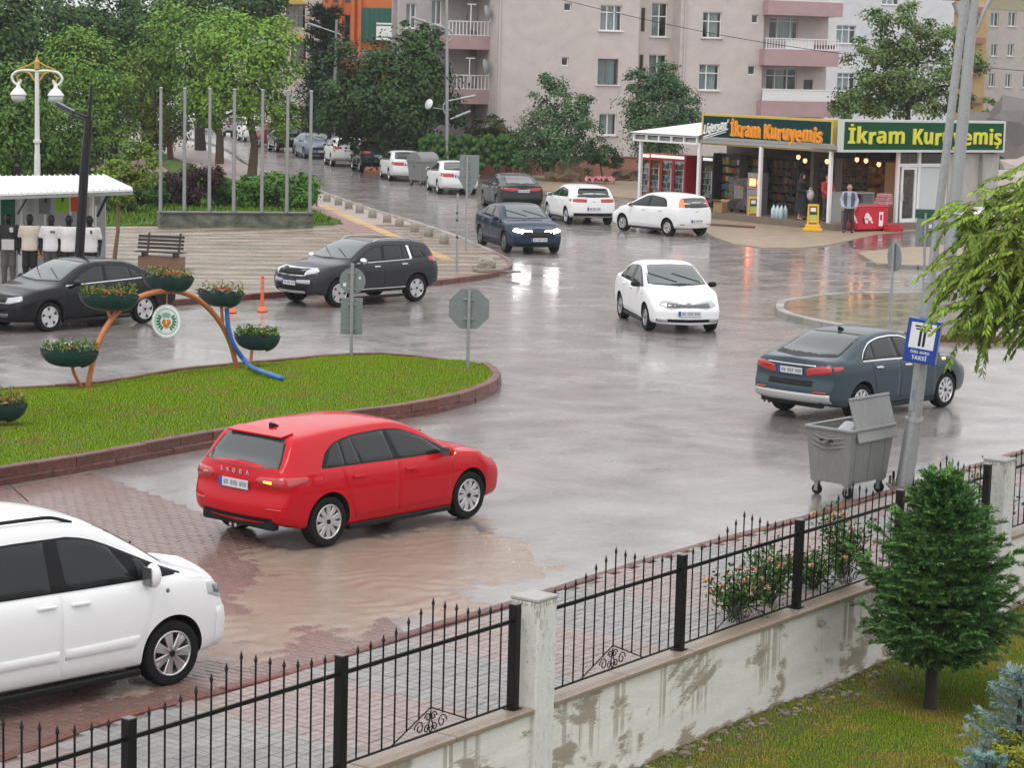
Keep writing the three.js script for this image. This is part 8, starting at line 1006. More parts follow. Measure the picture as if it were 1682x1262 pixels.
// dumpsters
function dumpster(name, label, pos, turn, open, s = 1) {
  const g = thing(name, label, 'dumpster', pos, turn); g.scale.setScalar(s); const Z = mat([0.27, 0.275, 0.27], 0.5, 0.25, { map: rep(grain, 1.6, 0.35), roughnessMap: rep(grain, 2) });
  const W = 1.28, Dp = 0.86, y0 = 0.24, y1 = 1.12; // tapered tub: outer faces, rim and inside
  const tub = (w0, d0, w1, d1, ya, yb, inward) => { const q = (w, d, y) => [[-w / 2, y, d / 2], [w / 2, y, d / 2], [w / 2, y, -d / 2], [-w / 2, y, -d / 2]], A = q(w0, d0, ya), B = q(w1, d1, yb), pos = []; for (let i = 0; i < 4; i++) { const j = (i + 1) % 4; if (inward) pos.push(...A[i], ...B[j], ...A[j], ...A[i], ...B[i], ...B[j]); else pos.push(...A[i], ...A[j], ...B[j], ...A[i], ...B[j], ...B[i]); } pos.push(...A[0], ...A[2], ...A[1], ...A[0], ...A[3], ...A[2]); const gg = new THREE.BufferGeometry(); gg.setAttribute('position', new THREE.Float32BufferAttribute(pos, 3)); gg.computeVertexNormals(); return gg; };
  one((b) => { b.geo(tub(W * 0.86, Dp * 0.84, W, Dp, y0, y1, false)); b.geo(tub(W * 0.83, Dp * 0.8, W - 0.05, Dp - 0.05, y0 + 0.03, y1, true)); }, 'tub', Z, g);
  one((b) => { b.rbox(W + 0.05, 0.05, 0.06, 0.015, 0, y1, Dp / 2); b.rbox(W + 0.05, 0.05, 0.06, 0.015, 0, y1, -Dp / 2); b.rbox(0.06, 0.05, Dp, 0.015, W / 2, y1, 0); b.rbox(0.06, 0.05, Dp, 0.015, -W / 2, y1, 0); }, 'rim', Z, g);
  one((b) => { for (const x of [-0.42, 0.0, 0.42]) b.box(0.05, 0.8, 0.018, x, 0.68, Dp / 2 - 0.035, 0, 0.08); }, 'rib', Z, g);
  for (const x of [-1, 1]) for (const zz of [-1, 1]) { const c = new THREE.Group(); c.name = 'caster'; c.position.set(x * W * 0.36, 0, zz * Dp * 0.34); g.add(c); one((b) => b.cyl(0.085, 0.085, 0.05, 0, 0.085, 0, 16, 0, PI / 2), 'wheel', MT.rubber, c); one((b) => { b.box(0.012, 0.16, 0.07, 0.035, 0.14, 0); b.box(0.012, 0.16, 0.07, -0.035, 0.14, 0); b.box(0.13, 0.03, 0.12, 0, 0.225, 0); }, 'fork', MT.steel, c); }
  one((b) => { for (const x of [-1, 1]) b.cyl(0.028, 0.028, 0.16, x * (W / 2 + 0.05), 0.92, 0, 10, 0, PI / 2); }, 'trunnion', MT.steel, g);
  if (open) { one((b) => { b.rbox(W * 0.9, 0.035, 0.72, 0.015, 0.1, y1 + 0.14, Dp * 0.42, 0.0, 1.25, 0); b.rbox(W * 0.9, 0.05, 0.05, 0.015, 0.1, y1 + 0.48, Dp * 0.3, 0, 1.25, 0); }, 'lid', Z, g); one((b) => { b.rbox(0.5, 0.3, 0.3, 0.1, -0.28, y1 - 0.1, 0.12, 0.3, 0.2, 0.2); b.sph(0.2, 0.1, y1 - 0.12, 0.1, 1.3, 0.8, 1); }, 'rubbish_bag', mat([0.3, 0.31, 0.33], 0.4), g); one((b) => { b.sph(0.13, -W / 2 + 0.045, y1 - 0.2, -0.05, 0.3, 0.6, 1.4); }, 'dark_bag', mat([0.05, 0.02, 0.03], 0.3), g); for (let i = 0; i < 3; i++) one((b) => b.tube([V(-W / 2 + 0.01, y1 - 0.1 - i * 0.08, -0.3), V(-W / 2 - 0.015 + i * 0.01, y1 - 0.16 - i * 0.08, -0.05), V(-W / 2 + 0.012 + i * 0.01, y1 - 0.13 - i * 0.07, 0.28)], 0.014, 12, 5), 'dent_fold', Z, g); } else one((b) => b.geo(new THREE.CylinderGeometry(Dp / 2 + 0.03, Dp / 2 + 0.03, W + 0.06, 18, 1, false, 0, PI), M4().makeRotationZ(PI / 2).multiply(M4().makeRotationY(-PI / 2 + PI / 2)).setPosition(0, y1, 0)), 'lid', Z, g);
  return g;
}
dumpster('open_dumpster', 'dented galvanised dumpster with its lid standing open beside the leaning pole', G(1392, 810), 0.85, true, 0.88);
dumpster('street_dumpster', 'small grey street dumpster between the two parked white sedans', G(694, 304).setY(0), 0.9, false, 1.0);
// low red wall and what lies before it
{ const a = D(835, 290, -121.5), b = D(1060, 298, -123), d = b.clone().sub(a).setY(0), g = thing('low_wall', 'low brick red wall behind the gappy trees', 'wall', V(a.x, 0, a.z), Math.atan2(-d.z, d.x)), L = d.length(); const M = mat([0.36, 0.15, 0.115], 0.75, 0, { map: rep(grain, 0.5), bumpMap: rep(fineBump, 1), bumpScale: 0.006 }); const n = 5; for (let i = 0; i < n; i++) one((q) => q.rbox(L / n - 0.05, 1.15, 0.2, 0.01, (i + 0.5) * L / n, 0.5, 0), 'panel', M, g); one((q) => { q.rbox(L, 0.07, 0.28, 0.01, L / 2, 1.115, 0); for (let i = 0; i <= n; i++) q.rbox(0.28, 1.25, 0.28, 0.015, i * L / n, 0.52, 0); }, 'pier', mat([0.3, 0.12, 0.095], 0.75, 0, { map: grain }), g); }
{ const a = D(683, 288, -124), b = D(842, 292, -120.5), d = b.clone().sub(a).setY(0), g = thing('low_wall', 'reddish low wall under the ivy behind the parked row', 'wall', V(a.x, 0, a.z), Math.atan2(-d.z, d.x)), L = d.length(); one((q) => q.rbox(L, 1.0, 0.2, 0.01, L / 2, 0.45, 0), 'wall_face', mat([0.34, 0.14, 0.11], 0.75, 0, { map: rep(grain, 0.5) }), g); one((q) => q.rbox(L, 0.07, 0.28, 0.01, L / 2, 0.98, 0), 'coping', mat([0.25, 0.12, 0.1], 0.7), g); }
const heap = (name, label, p, r, h, c, seed, cat = 'heap') => { const g = thing(name, label, cat, p), q = new THREE.IcosahedronGeometry(1, 4), P3 = q.attributes.position; for (let i = 0; i < P3.count; i++) { const v = V(P3.getX(i), P3.getY(i), P3.getZ(i)), s = 1 + 0.3 * n3(v.x * 2 + seed, v.y * 2, v.z * 2) + 0.12 * n3(v.x * 7, v.y * 7 + seed, v.z * 7); P3.setXYZ(i, v.x * r * s, Math.max(-0.2, v.y) * h * s, v.z * r * 0.8 * s); } q.computeVertexNormals(); one((b) => b.geo(q), 'mound', mat(c, 0.85, 0, { map: rep(grain, 1), bumpMap: rep(aggregate, 0.6), bumpScale: 0.04 }), g); rnd = mulberry(seed); stuff(one((b) => { for (let i = 0; i < 60; i++) { const a = R(0, 6.28), d = r * R(0.2, 1.25), s = R(0.04, 0.14) * r * 0.5; b.geo(new THREE.IcosahedronGeometry(s, 0), M4().makeScale(1.3, 0.8, 1).setPosition(Math.cos(a) * d, Math.max(0, h * (1 - d / r) * 0.9), Math.sin(a) * d * 0.8)); } }, 'stones', mat(c.map((v) => v * 1.15), 0.85, 0, { map: grain }), g)); return g; };
heap('earth_heap', 'brown pointed heap of earth behind the white hatchback', D(930, 296, -116).setY(0.08), 0.95, 1.0, [0.2, 0.125, 0.08], 3); heap('earth_heap', 'low brown heap at the end of the red wall by the canopy', D(1036, 292, -119).setY(0.08), 0.9, 0.55, [0.16, 0.1, 0.065], 5); heap('rubble_heap', 'grey rubble slope beyond the bare concrete wall', V(27.5, 0, -110), 6, 2.2, [0.52, 0.46, 0.41], 8); heap('rubble_heap', 'dark rubble behind the grey rubble slope', V(27.5, 0, -124), 5.5, 4.4, [0.22, 0.2, 0.19], 9);
{ const p = D(985, 298, -115).setY(0.1), g = thing('crumpled_tarp', 'crumpled pink tarpaulin on the ground behind the white hatchback', 'tarpaulin', p); const q = new THREE.PlaneGeometry(1.5, 0.8, 24, 14); q.rotateX(-PI / 2); const P3 = q.attributes.position; for (let i = 0; i < P3.count; i++) P3.setY(i, 0.2 + 0.16 * n2(P3.getX(i) * 3, P3.getZ(i) * 3) + 0.06 * n2(P3.getX(i) * 9, P3.getZ(i) * 9)); q.computeVertexNormals(); one((b) => b.geo(q), 'sheet', mat([0.5, 0.16, 0.2], 0.5, 0, { side: THREE.DoubleSide }), g); }
{ const p = D(1190, 15, -95), g = thing('overhead_cable', 'thin cable hanging in front of the pink block', 'cable', p), t = (x, y) => D(x, y, -95).sub(p); one((b) => b.tube([t(900, -6), t(1060, 32), t(1220, 64), t(1430, 94), t(1700, 118)], 0.013, 50, 5), 'wire', MT.black, g); }
{ const p = G(1340, 393, 0.03), g = thing('floor_plank', 'dark wet plank lying before the shop step', 'plank', G(1190, 372, 0.03), 0.1); one((b) => b.rbox(2.4, 0.08, 0.2, 0.02, 0, 0.04, 0, -0.6), 'plank', mat([0.12, 0.085, 0.06], 0.5, 0, { map: grain }), g); }
// ---------------------------------------------------------------- people, shop dummies and their kiosk
function field(fn, c, h, res = 72) { // surface fn = 0 meshed on a grid of its own
  const mc = new MarchingCubes(res, CM.trim, false, false, 60000); mc.isolation = 0; const s = mc.size, f = mc.field, hs = mc.halfsize; let k = 0;
  for (let z = 0; z < s; z++) for (let y = 0; y < s; y++) for (let x = 0; x < s; x++) f[k++] = -fn(c.x + (x - hs) / hs * h.x, c.y + (y - hs) / hs * h.y, c.z + (z - hs) / hs * h.z);
  mc.update(); const n = mc.count, p = new Float32Array(n * 3); for (let i = 0; i < n; i++) { p[i * 3] = c.x + mc.positionArray[i * 3] * h.x; p[i * 3 + 1] = c.y + mc.positionArray[i * 3 + 1] * h.y; p[i * 3 + 2] = c.z + mc.positionArray[i * 3 + 2] * h.z; }
  let g = new THREE.BufferGeometry(); g.setAttribute('position', new THREE.BufferAttribute(p, 3)); g = mergeVertices(g, 1e-4); g.computeVertexNormals(); { const q = g.attributes.position, N = g.attributes.normal; let t = 0; for (let i = 0; i < q.count; i++) t += (q.getX(i) - c.x) * N.getX(i) + (q.getZ(i) - c.z) * N.getZ(i); if (t < 0) { const ix = g.index.array; for (let i = 0; i < ix.length; i += 3) { const w = ix[i]; ix[i] = ix[i + 1]; ix[i + 1] = w; } g.computeVertexNormals(); } }
  return boxUV(g.toNonIndexed());
}
const caps = (a, b, ra, rb = ra) => { const dx = b[0] - a[0], dy = b[1] - a[1], dz = b[2] - a[2], L = dx * dx + dy * dy + dz * dz || 1e-9; return (x, y, z) => { const t = clamp(((x - a[0]) * dx + (y - a[1]) * dy + (z - a[2]) * dz) / L); return Math.hypot(x - a[0] - dx * t, y - a[1] - dy * t, z - a[2] - dz * t) - ra - (rb - ra) * t; }; };
const ellip = (c, r) => (x, y, z) => { const a = (x - c[0]) / r[0], b = (y - c[1]) / r[1], d = (z - c[2]) / r[2], k = Math.hypot(a, b, d); return (k - 1) * Math.min(r[0], r[1], r[2]); };
const blend = (list, k) => (x, y, z) => { let s = 0, m = 1e9; const v = list.map((f) => f(x, y, z)); for (const q of v) m = Math.min(m, q); if (m > 0.25) return m; for (const q of v) s += Math.exp(-(q - m) / k); return m - k * Math.log(s); };
function bones(J) { // torso, limbs and head of a standing adult; z forward
  const T = [ellip([0, 0.98, 0], [0.165, 0.14, 0.115]), ellip([0, 1.13, 0.0], [0.145, 0.16, 0.105]), ellip([0, 1.32, 0.0], [0.175, 0.16, 0.115]), caps([-0.13, 1.42, 0], [0.13, 1.42, 0], 0.06), caps([0, 1.42, -0.01], [0, 1.54, 0.015], 0.055, 0.05)];
  const L = [], A = []; for (const s of [-1, 1]) { const q = s < 0 ? 'r' : 'l', hip = [s * 0.09, 0.94, 0], kn = J[q + 'k'] || [s * 0.1, 0.5, 0.02], an = J[q + 'a'] || [s * 0.105, 0.08, -0.02]; L.push([caps(hip, kn, 0.088, 0.06), caps(kn, an, 0.058, 0.042), caps([an[0], 0.045, an[2] - 0.02], [an[0] + s * 0.02, 0.035, an[2] + 0.16], 0.043, 0.034)]); const sh = [s * 0.185, 1.41, 0], el = J[q + 'e'] || [s * 0.235, 1.13, -0.02], wr = J[q + 'w'] || [s * 0.235, 0.88, 0.06]; A.push([caps(sh, el, 0.056, 0.043), caps(el, wr, 0.041, 0.03), wr, el]); }
  const H = [ellip([0, 1.655, 0.015], [0.075, 0.105, 0.092]), ellip([0, 1.6, 0.035], [0.058, 0.07, 0.068]), caps([0, 1.65, 0.1], [0, 1.62, 0.12], 0.009, 0.014), ellip([-0.077, 1.64, 0.0], [0.012, 0.03, 0.018]), ellip([0.077, 1.64, 0], [0.012, 0.03, 0.018]), caps([-0.03, 1.672, 0.09], [0.03, 1.672, 0.09], 0.014), caps([-0.018, 1.59, 0.092], [0.018, 1.59, 0.092], 0.011)];
  return { T, L, A, H };
}
function handBones(w, e, s) { const d = V(w[0] - e[0], w[1] - e[1], w[2] - e[2]).normalize(), side = V(0, 0, 1).cross(d).normalize().multiplyScalar(1), fw = d.clone().cross(side).normalize(), P = (a, b, c) => { const p = V(...w).addScaledVector(d, a).addScaledVector(fw, b).addScaledVector(side, c); return [p.x, p.y, p.z]; }; const L = [caps(P(0, 0, 0), P(0.06, 0, 0), 0.026, 0.03), caps(P(0.03, -0.02, 0), P(0.085, -0.028, 0), 0.016), caps(P(0.03, 0.02, 0), P(0.085, 0.028, 0), 0.016)]; [[-0.032, 0.055], [-0.011, 0.072], [0.011, 0.078], [0.032, 0.068]].forEach(([o, l]) => { L.push(caps(P(0.085, o, 0), P(0.085 + l * 0.6, o * 1.05, -s * 0.012), 0.0095), caps(P(0.085 + l * 0.6, o * 1.05, -s * 0.012), P(0.085 + l, o * 1.05, -s * 0.034), 0.0085)); }); L.push(caps(P(0.02, 0.03, 0), P(0.055, 0.058, -s * 0.012), 0.012, 0.01), caps(P(0.055, 0.058, -s * 0.012), P(0.085, 0.06, -s * 0.022), 0.01, 0.008)); return L; }
const grow = (f, d) => (x, y, z) => f(x, y, z) - d, cut = (f, lo, hi) => (x, y, z) => Math.max(f(x, y, z), lo - y, y - hi);
function figure(J, o) { // geometries of a body and its clothes
  const B = bones(J), body = blend([...B.T, ...B.L.flat(), ...B.A.flatMap((a) => a.slice(0, 2)), ...B.H], 0.016), c = V(0, 0.88, 0.03), h = V(0.62, 0.95, 0.42), out = {};
  const bg = [field(body, c, h, 64)]; B.A.forEach((a, i) => bg.push(field(blend(handBones(a[2], a[3], i ? 1 : -1), 0.006), V(...a[2]).add(V(0, -0.06, 0)), V(0.15, 0.16, 0.15), 40))); out.body = mergeGeometries(bg);
  if (o.shirt) { const arms = o.longSleeve ? B.A.flatMap((a) => a.slice(0, 2)) : B.A.map((a) => { const s = a[3]; return a[0]; }), tr = blend([...B.T.slice(0, 4), ellip([0, 0.87, 0], [0.17, 0.16, 0.12]), ...arms, ...(o.coat ? [caps([0, 1.0, 0], [0, 0.3, 0.01], 0.17, 0.24)] : [])], 0.02); const sleeve = o.longSleeve ? tr : (x, y, z) => Math.max(tr(x, y, z), Math.abs(x) > 0.2 ? 1.2 - y : -1); out.shirt = field(cut(grow(sleeve, 0.022), o.coat ? 0.28 : 0.86, 1.475), c, h, 64); }
  if (o.vest) out.vest = field(cut((x, y, z) => Math.max(blend(B.T.slice(0, 4), 0.02)(x, y, z) - 0.036, 0.07 - Math.abs(x) + (z < 0 ? -1 : 0)), 0.84, 1.46), c, h, 64);
  if (o.trousers) out.trousers = field(cut(grow(blend([B.T[0], ...B.L.flatMap((l) => l.slice(0, 2))], 0.02), 0.018), 0.06, 1.02), c, h, 64);
  if (o.hair) out.hair = field((x, y, z) => Math.max(Math.hypot((x) / 0.086, (y - 1.668) / 0.112, (z - 0.0) / 0.1) * 0.09 - 0.09, (z - 0.02) * 0.8 - (y - 1.66) * 0.9), V(0, 1.66, 0), V(0.14, 0.16, 0.14), 40);
  if (o.scarf) out.scarf = field(cut((x, y, z) => Math.max(blend([ellip([0, 1.66, 0.005], [0.092, 0.122, 0.11]), caps([0, 1.56, 0], [0, 1.42, 0.0], 0.09, 0.17)], 0.02)(x, y, z), -ellip([0, 1.635, 0.11], [0.055, 0.085, 0.08])(x, y, z)), 1.34, 1.9), V(0, 1.56, 0), V(0.25, 0.26, 0.25), 48);
  return out;
}
const eyesGeo = (() => { const b = mb(); for (const s of [-1, 1]) b.sph(0.0115, s * 0.031, 1.655, 0.094, 1.2, 0.7, 0.6, null, 8, 6); return boxUV(mergeGeometries(b.g)); })();
const CL = (c, r = 0.8) => mat(c, r, 0, { map: rep(grain, 2), bumpMap: rep(fineBump, 5), bumpScale: 0.003 });
function dress(g, geo, mats) { for (const k of Object.keys(geo)) if (mats[k]) { addMesh(geo[k], k, mats[k], g); } const body = g.children.find((m) => m.name === 'body'); if (mats.eyes) addMesh(eyesGeo, 'eyes', mats.eyes, body); return g; }
const dummyGeo = figure({ le: [0.25, 1.14, -0.03], lw: [0.25, 0.9, 0.03], re: [-0.25, 1.14, -0.03], rw: [-0.25, 0.9, 0.03] }, { shirt: true, trousers: true }), dummyLong = figure({ le: [0.25, 1.14, -0.03], lw: [0.25, 0.9, 0.03], re: [-0.25, 1.14, -0.03], rw: [-0.25, 0.9, 0.03] }, { shirt: true, longSleeve: true, trousers: true });
const dummyBlack = phys([0.007, 0.007, 0.008], 0.35, { specularIntensity: 0.5 });
const KZ = -57.6;
const dummies = [[15, 470, 'black shop dummy in a dark sweater and grey trousers, leftmost of the five', dummyLong, [0.02, 0.02, 0.024], [0.1, 0.1, 0.1]], [50, 469, 'black shop dummy in a beige T-shirt and black trousers', dummyGeo, [0.66, 0.6, 0.5], [0.012, 0.012, 0.013]], [85, 468, 'black shop dummy in a white T-shirt with grey trousers and orange gloves', dummyGeo, [0.76, 0.76, 0.8], [0.07, 0.07, 0.072]], [114, 467, 'black shop dummy in a plain white T-shirt beside the black lamp post', dummyGeo, [0.78, 0.78, 0.79], [0.016, 0.016, 0.018]], [148, 466, 'black shop dummy in a white T-shirt with a dark badge, nearest the young tree', dummyGeo, [0.74, 0.74, 0.75], [0.012, 0.012, 0.013]]];
dummies.forEach(([px, py, label, geo, sc, tc], i) => {
  const p = D(px, py, KZ + 1.15 + 0.02 * i); p.y = 0.24; const g = thing('mannequin', label, 'mannequin', p, 0.12 - i * 0.03, 'shop dummies in front of the kiosk'); dress(g, geo, { body: dummyBlack, shirt: CL(sc), trousers: CL(tc) });
  one((b) => b.cyl(0.17, 0.18, 0.025, 0, 0.012, 0, 20), 'stand', MT.steel, g);
  if (i === 0) one((b) => { b.rbox(0.3, 0.26, 0.02, 0.008, 0, 1.0, 0.15); b.rbox(0.09, 0.12, 0.02, 0.006, 0.08, 1.36, 0.125); }, 'pale_panel', CL([0.55, 0.55, 0.55]), g);
  if (i === 2) { one((b) => { for (const s of [-1, 1]) { b.sph(0.05, s * 0.25, 0.83, 0.04, 0.8, 1.3, 0.7); for (let k = 0; k < 4; k++) b.cyl(0.013, 0.011, 0.09, s * 0.25 - 0.03 + k * 0.02, 0.745, 0.05, 7); } }, 'gloves', CL([0.75, 0.25, 0.02]), g); one((b) => b.rbox(0.12, 0.06, 0.006, 0.002, 0.05, 1.34, 0.137), 'print', mat([0.12, 0.12, 0.08], 0.7), g); }
  if (i === 4) one((b) => b.rbox(0.05, 0.08, 0.006, 0.002, 0.06, 1.36, 0.137), 'badge', mat([0.02, 0.02, 0.02], 0.7), g);
});
{ // kiosk with a white ribbed roof
  const z = KZ - 0.2, fr = D(219, 311, KZ + 1.2), fl = D(-60, 321, KZ + 1.6), br = D(170, 288, KZ - 2.6), bl = D(-60, 290, KZ - 2.6), p = V(-12, 0.12, KZ - 1.4), g = thing('clothes_kiosk', 'clothes kiosk with a white ribbed roof and garments hanging behind the dummies', 'kiosk', p), L = (v) => v.clone().sub(p);
  const a = L(fl), b2 = L(fr), c = L(br), d = L(bl), n = 26; const roofM = mat([0.74, 0.74, 0.74], 0.4, 0.0);
  one((b) => { for (let i = 0; i < n; i++) { const u0 = i / n, u1 = (i + 0.86) / n, q = (u, w, y) => a.clone().lerp(b2, u).lerp(d.clone().lerp(c, u), w).add(V(0, y, 0)), A0 = q(u0, 0, 0), B0 = q(u1, 0, 0), C0 = q(u1, 1, 0), D0 = q(u0, 1, 0), e = q((i + 1) / n, 0, -0.035), e2 = q((i + 1) / n, 1, -0.035), m = q((i + 0.93) / n, 0, 0.045), m2 = q((i + 0.93) / n, 1, 0.045); const pos = []; const quad = (w, x, y, zz) => pos.push(...w.toArray(), ...x.toArray(), ...y.toArray(), ...w.toArray(), ...y.toArray(), ...zz.toArray()); quad(A0, B0, C0, D0); quad(B0, m, m2, C0); quad(m, q((i + 1) / n, 0, 0), q((i + 1) / n, 1, 0), m2); const lo = (v) => v.clone().add(V(0, -0.05, 0)); quad(lo(D0), lo(q((i + 1) / n, 1, 0)), lo(q((i + 1) / n, 0, 0)), lo(A0)); quad(A0, lo(A0), lo(q((i + 1) / n, 0, 0)), q((i + 1) / n, 0, 0)); const gg = new THREE.BufferGeometry(); gg.setAttribute('position', new THREE.Float32BufferAttribute(pos, 3)); gg.computeVertexNormals(); b.geo(gg); } }, 'roof', roofM, g);
  one((b) => { b.beam(a.clone().add(V(0, -0.1, 0)), b2.clone().add(V(0, -0.1, 0)), 0.05, 0.07); }, 'gutter', MT.steel, g);
  const yb = (v) => v.y; const px = (x) => D(x, 330, KZ - 0.5).sub(p).x; for (const x of [33, 150]) one((b) => b.rbox(0.1, 2.45, 0.1, 0.01, px(x), 1.22, 0.85), 'post', MT.white, g);
  one((b) => b.box(3.9, 2.5, 0.08, px(150) - 1.9, 1.3, -0.9), 'back_wall', mat([0.42, 0.44, 0.45], 0.6, 0, { map: grain }), g); one((b) => { for (let i = 0; i < 6; i++) b.box(0.05, 2.4, 0.03, px(150) - 0.2 - i * 0.65, 1.25, -0.83); }, 'batten', MT.white, g);
  one((b) => b.box(6, 0.12, 4.2, -1.2, 0.06, 0.55), 'platform', MT.concrete, g);
  one((b) => { b.bar(V(px(30), 1.75, 0.9), V(px(62), 2.4, 1.6), 0.02); b.bar(V(px(161), 1.75, 0.9), V(px(186), 2.35, 1.6), 0.035); b.bar(V(px(34), 2.25, 0.95), V(px(150), 2.25, 0.95), 0.015); }, 'stay', MT.black, g);
}
{ const cloth = (x0, x1, y0, y1, c, label) => { const a = D(x0, y0, KZ - 0.35), b2 = D(x1, y1, KZ - 0.35), w = b2.x - a.x, h = a.y - b2.y, g = thing('hanging_shirt', label, 'shirt', V((a.x + b2.x) / 2, b2.y, a.z), 0, 'garments hanging in the kiosk'); const q = new THREE.PlaneGeometry(w, h, 14, 10), P3 = q.attributes.position; for (let i = 0; i < P3.count; i++) P3.setZ(i, 0.04 * Math.sin(P3.getX(i) * 14) * (0.6 - P3.getY(i) / h)); q.computeVertexNormals(); one((b) => b.geo(q, M4().makeTranslation(0, h / 2, 0)), 'cloth', CL(c), g).material.side = THREE.DoubleSide; one((b) => { b.bar(V(-w * 0.4, h + 0.01, 0), V(0, h + 0.09, 0), 0.009); b.bar(V(w * 0.4, h + 0.01, 0), V(0, h + 0.09, 0), 0.009); b.bar(V(0, h + 0.09, 0), V(0, h + 0.16, 0), 0.006); }, 'hanger', MT.black, g); if (label.includes('lime')) one((b) => b.box(0.05, 0.13, 0.006, 0.03, h * 0.8, 0.045), 'print', MT.black, g); };
  cloth(91, 113, 321, 349, [0.3, 0.62, 0.03], 'lime green shirt hanging under the kiosk roof'); cloth(116, 139, 319, 348, [0.75, 0.12, 0.02], 'orange red shirt hanging under the kiosk roof'); cloth(2, 26, 326, 396, [0.01, 0.1, 0.045], 'dark green garment hanging at the left of the kiosk'); cloth(44, 58, 322, 350, [0.35, 0.4, 0.4], 'pale grey shirt hanging by the white kiosk post'); cloth(64, 84, 322, 352, [0.2, 0.22, 0.22], 'grey shirt hanging beside the lime green one'); cloth(156, 166, 320, 338, [0.4, 0.42, 0.42], 'small pale garment hanging at the right end of the kiosk'); }
// people at the shop
const skin = mat([0.42, 0.24, 0.17], 0.55), dark = mat([0.02, 0.015, 0.012], 0.6);
{ const p = local(wing2, 1393, 360, 0.75); p.y = 0.03; const g = thing('person', 'person in a grey vest and pale blue shirt standing beside the red freezer', 'person', p, -0.15); dress(g, figure({ lk: [0.12, 0.5, 0.02], la: [0.17, 0.08, -0.02], ra: [-0.14, 0.08, 0.05], re: [-0.27, 1.15, -0.05], rw: [-0.22, 0.93, 0.1], le: [0.28, 1.16, -0.04], lw: [0.25, 0.94, 0.1] }, { shirt: true, longSleeve: true, vest: true, trousers: true, hair: true }), { body: skin, shirt: CL([0.38, 0.45, 0.58]), vest: CL([0.1, 0.1, 0.105]), trousers: CL([0.03, 0.027, 0.025]), hair: dark, eyes: dark }); one((b) => { for (const s of [-1, 1]) b.rbox(0.1, 0.07, 0.27, 0.03, s * 0.15, 0.035, 0.06 + (s < 0 ? 0.05 : 0)); }, 'shoes', MT.black, g); g.scale.setScalar(1.02); }
{ const p = local(shopF, 1314, 366, 0.0); p.y = FLOOR; const g = thing('person', 'person in a long black coat and headscarf standing in the open shop', 'person', p, 0.9); dress(g, figure({ le: [0.24, 1.14, 0.06], lw: [0.15, 1.12, 0.26], re: [-0.24, 1.14, 0.04], rw: [-0.13, 1.1, 0.26] }, { shirt: true, longSleeve: true, coat: true, scarf: true }), { body: skin, shirt: CL([0.012, 0.012, 0.016]), scarf: CL([0.015, 0.014, 0.02]), eyes: dark }); one((b) => { for (const s of [-1, 1]) b.rbox(0.09, 0.06, 0.24, 0.025, s * 0.105, 0.03, 0.05); }, 'shoes', MT.black, g);
  const bg = thing('carrier_bag', 'white carrier bag held by the person in the long black coat', 'bag', p.clone().add(V(0.33, 0.82, 0.1)), 0.6, undefined); one((b) => { b.sph(0.17, 0, 0.14, 0, 1, 1.2, 0.6, null, 14, 10); b.tube([V(-0.08, 0.3, 0), V(-0.05, 0.4, 0), V(0.05, 0.4, 0), V(0.08, 0.3, 0)], 0.012, 12, 6); }, 'bag_body', mat([0.6, 0.61, 0.62], 0.4), bg); }
{ const p = local(shopF, 1356, 368, -0.6); p.y = FLOOR; const g = thing('person', 'person in a red top leaning at the counter behind the corner post', 'person', p, 0.5); dress(g, figure({ le: [0.26, 1.16, 0.05], lw: [0.2, 1.0, 0.26], re: [-0.25, 1.15, 0.05], rw: [-0.18, 1.0, 0.25] }, { shirt: true, longSleeve: true, trousers: true, hair: true }), { body: skin, shirt: CL([0.45, 0.035, 0.035]), trousers: CL([0.05, 0.05, 0.07]), hair: dark, eyes: dark }); one((b) => { for (const s of [-1, 1]) b.rbox(0.095, 0.07, 0.26, 0.03, s * 0.11, 0.035, 0.05); }, 'shoes', MT.black, g); }
// ---------------------------------------------------------------- the cars of the photograph
const PAINT = { red: paint([0.5, 0.006, 0.014], 0.3), white: paint([0.78, 0.785, 0.79], 0.3), offWhite: paint([0.72, 0.73, 0.74], 0.35), blue: paint([0.04, 0.062, 0.077], 0.3), charcoal: paint([0.03, 0.03, 0.036], 0.32), black: paint([0.008, 0.008, 0.01], 0.25), navy: paint([0.016, 0.03, 0.06], 0.28), darkGrey: paint([0.028, 0.029, 0.031], 0.3), silver: paint([0.34, 0.36, 0.38], 0.32), steelBlue: paint([0.14, 0.19, 0.25], 0.32), maroon: paint([0.25, 0.02, 0.03], 0.35) };
placeCar(makeCar(KIND.wagonHatch, 'red_car', 'glossy red hatchback splashing through the flooded road with its indicator lit', 'car', PAINT.red, { lit: { ind: 1 }, mirrorLit: true, plate: 1, steer: 0.0 }), KIND.wagonHatch, [522, 901], [781, 849], 1, 0.985);
{ const S = KIND.van, g = makeCar(S, 'white_van', 'white people carrier with dark side windows driving beside the black fence', 'car', PAINT.white, {}), a = G(0, 1150, 0.26), b = G(240, 1100, 0.26), d = b.clone().sub(a).normalize(), right = V(-d.z, 0, d.x), w = G(281, 1126);
  g.position.copy(w).addScaledVector(right, -(S.W / 2 - 0.06)).addScaledVector(d, -(S.L / 2 - S.fa)); g.rotation.y = Math.atan2(-d.z, d.x); }
placeCar(makeCar(KIND.blueSedan, 'blue_sedan', 'dark teal blue sedan with chrome window line turning in beside the dented metal dumpster', 'car', PAINT.blue, { lit: { side: 1 }, chromeHandles: true, plate: 2 }), KIND.blueSedan, [1407, 692], [1553, 668], 1);
placeCar(makeCar(KIND.smallSedan, 'white_sedan', 'white sedan with black door mirrors coming forward in the middle of the junction', 'car', PAINT.white, { mirrorMat: CM.trim, plate: 0 }), KIND.smallSedan, [1018, 521.5], [1062, 543.5], 1);
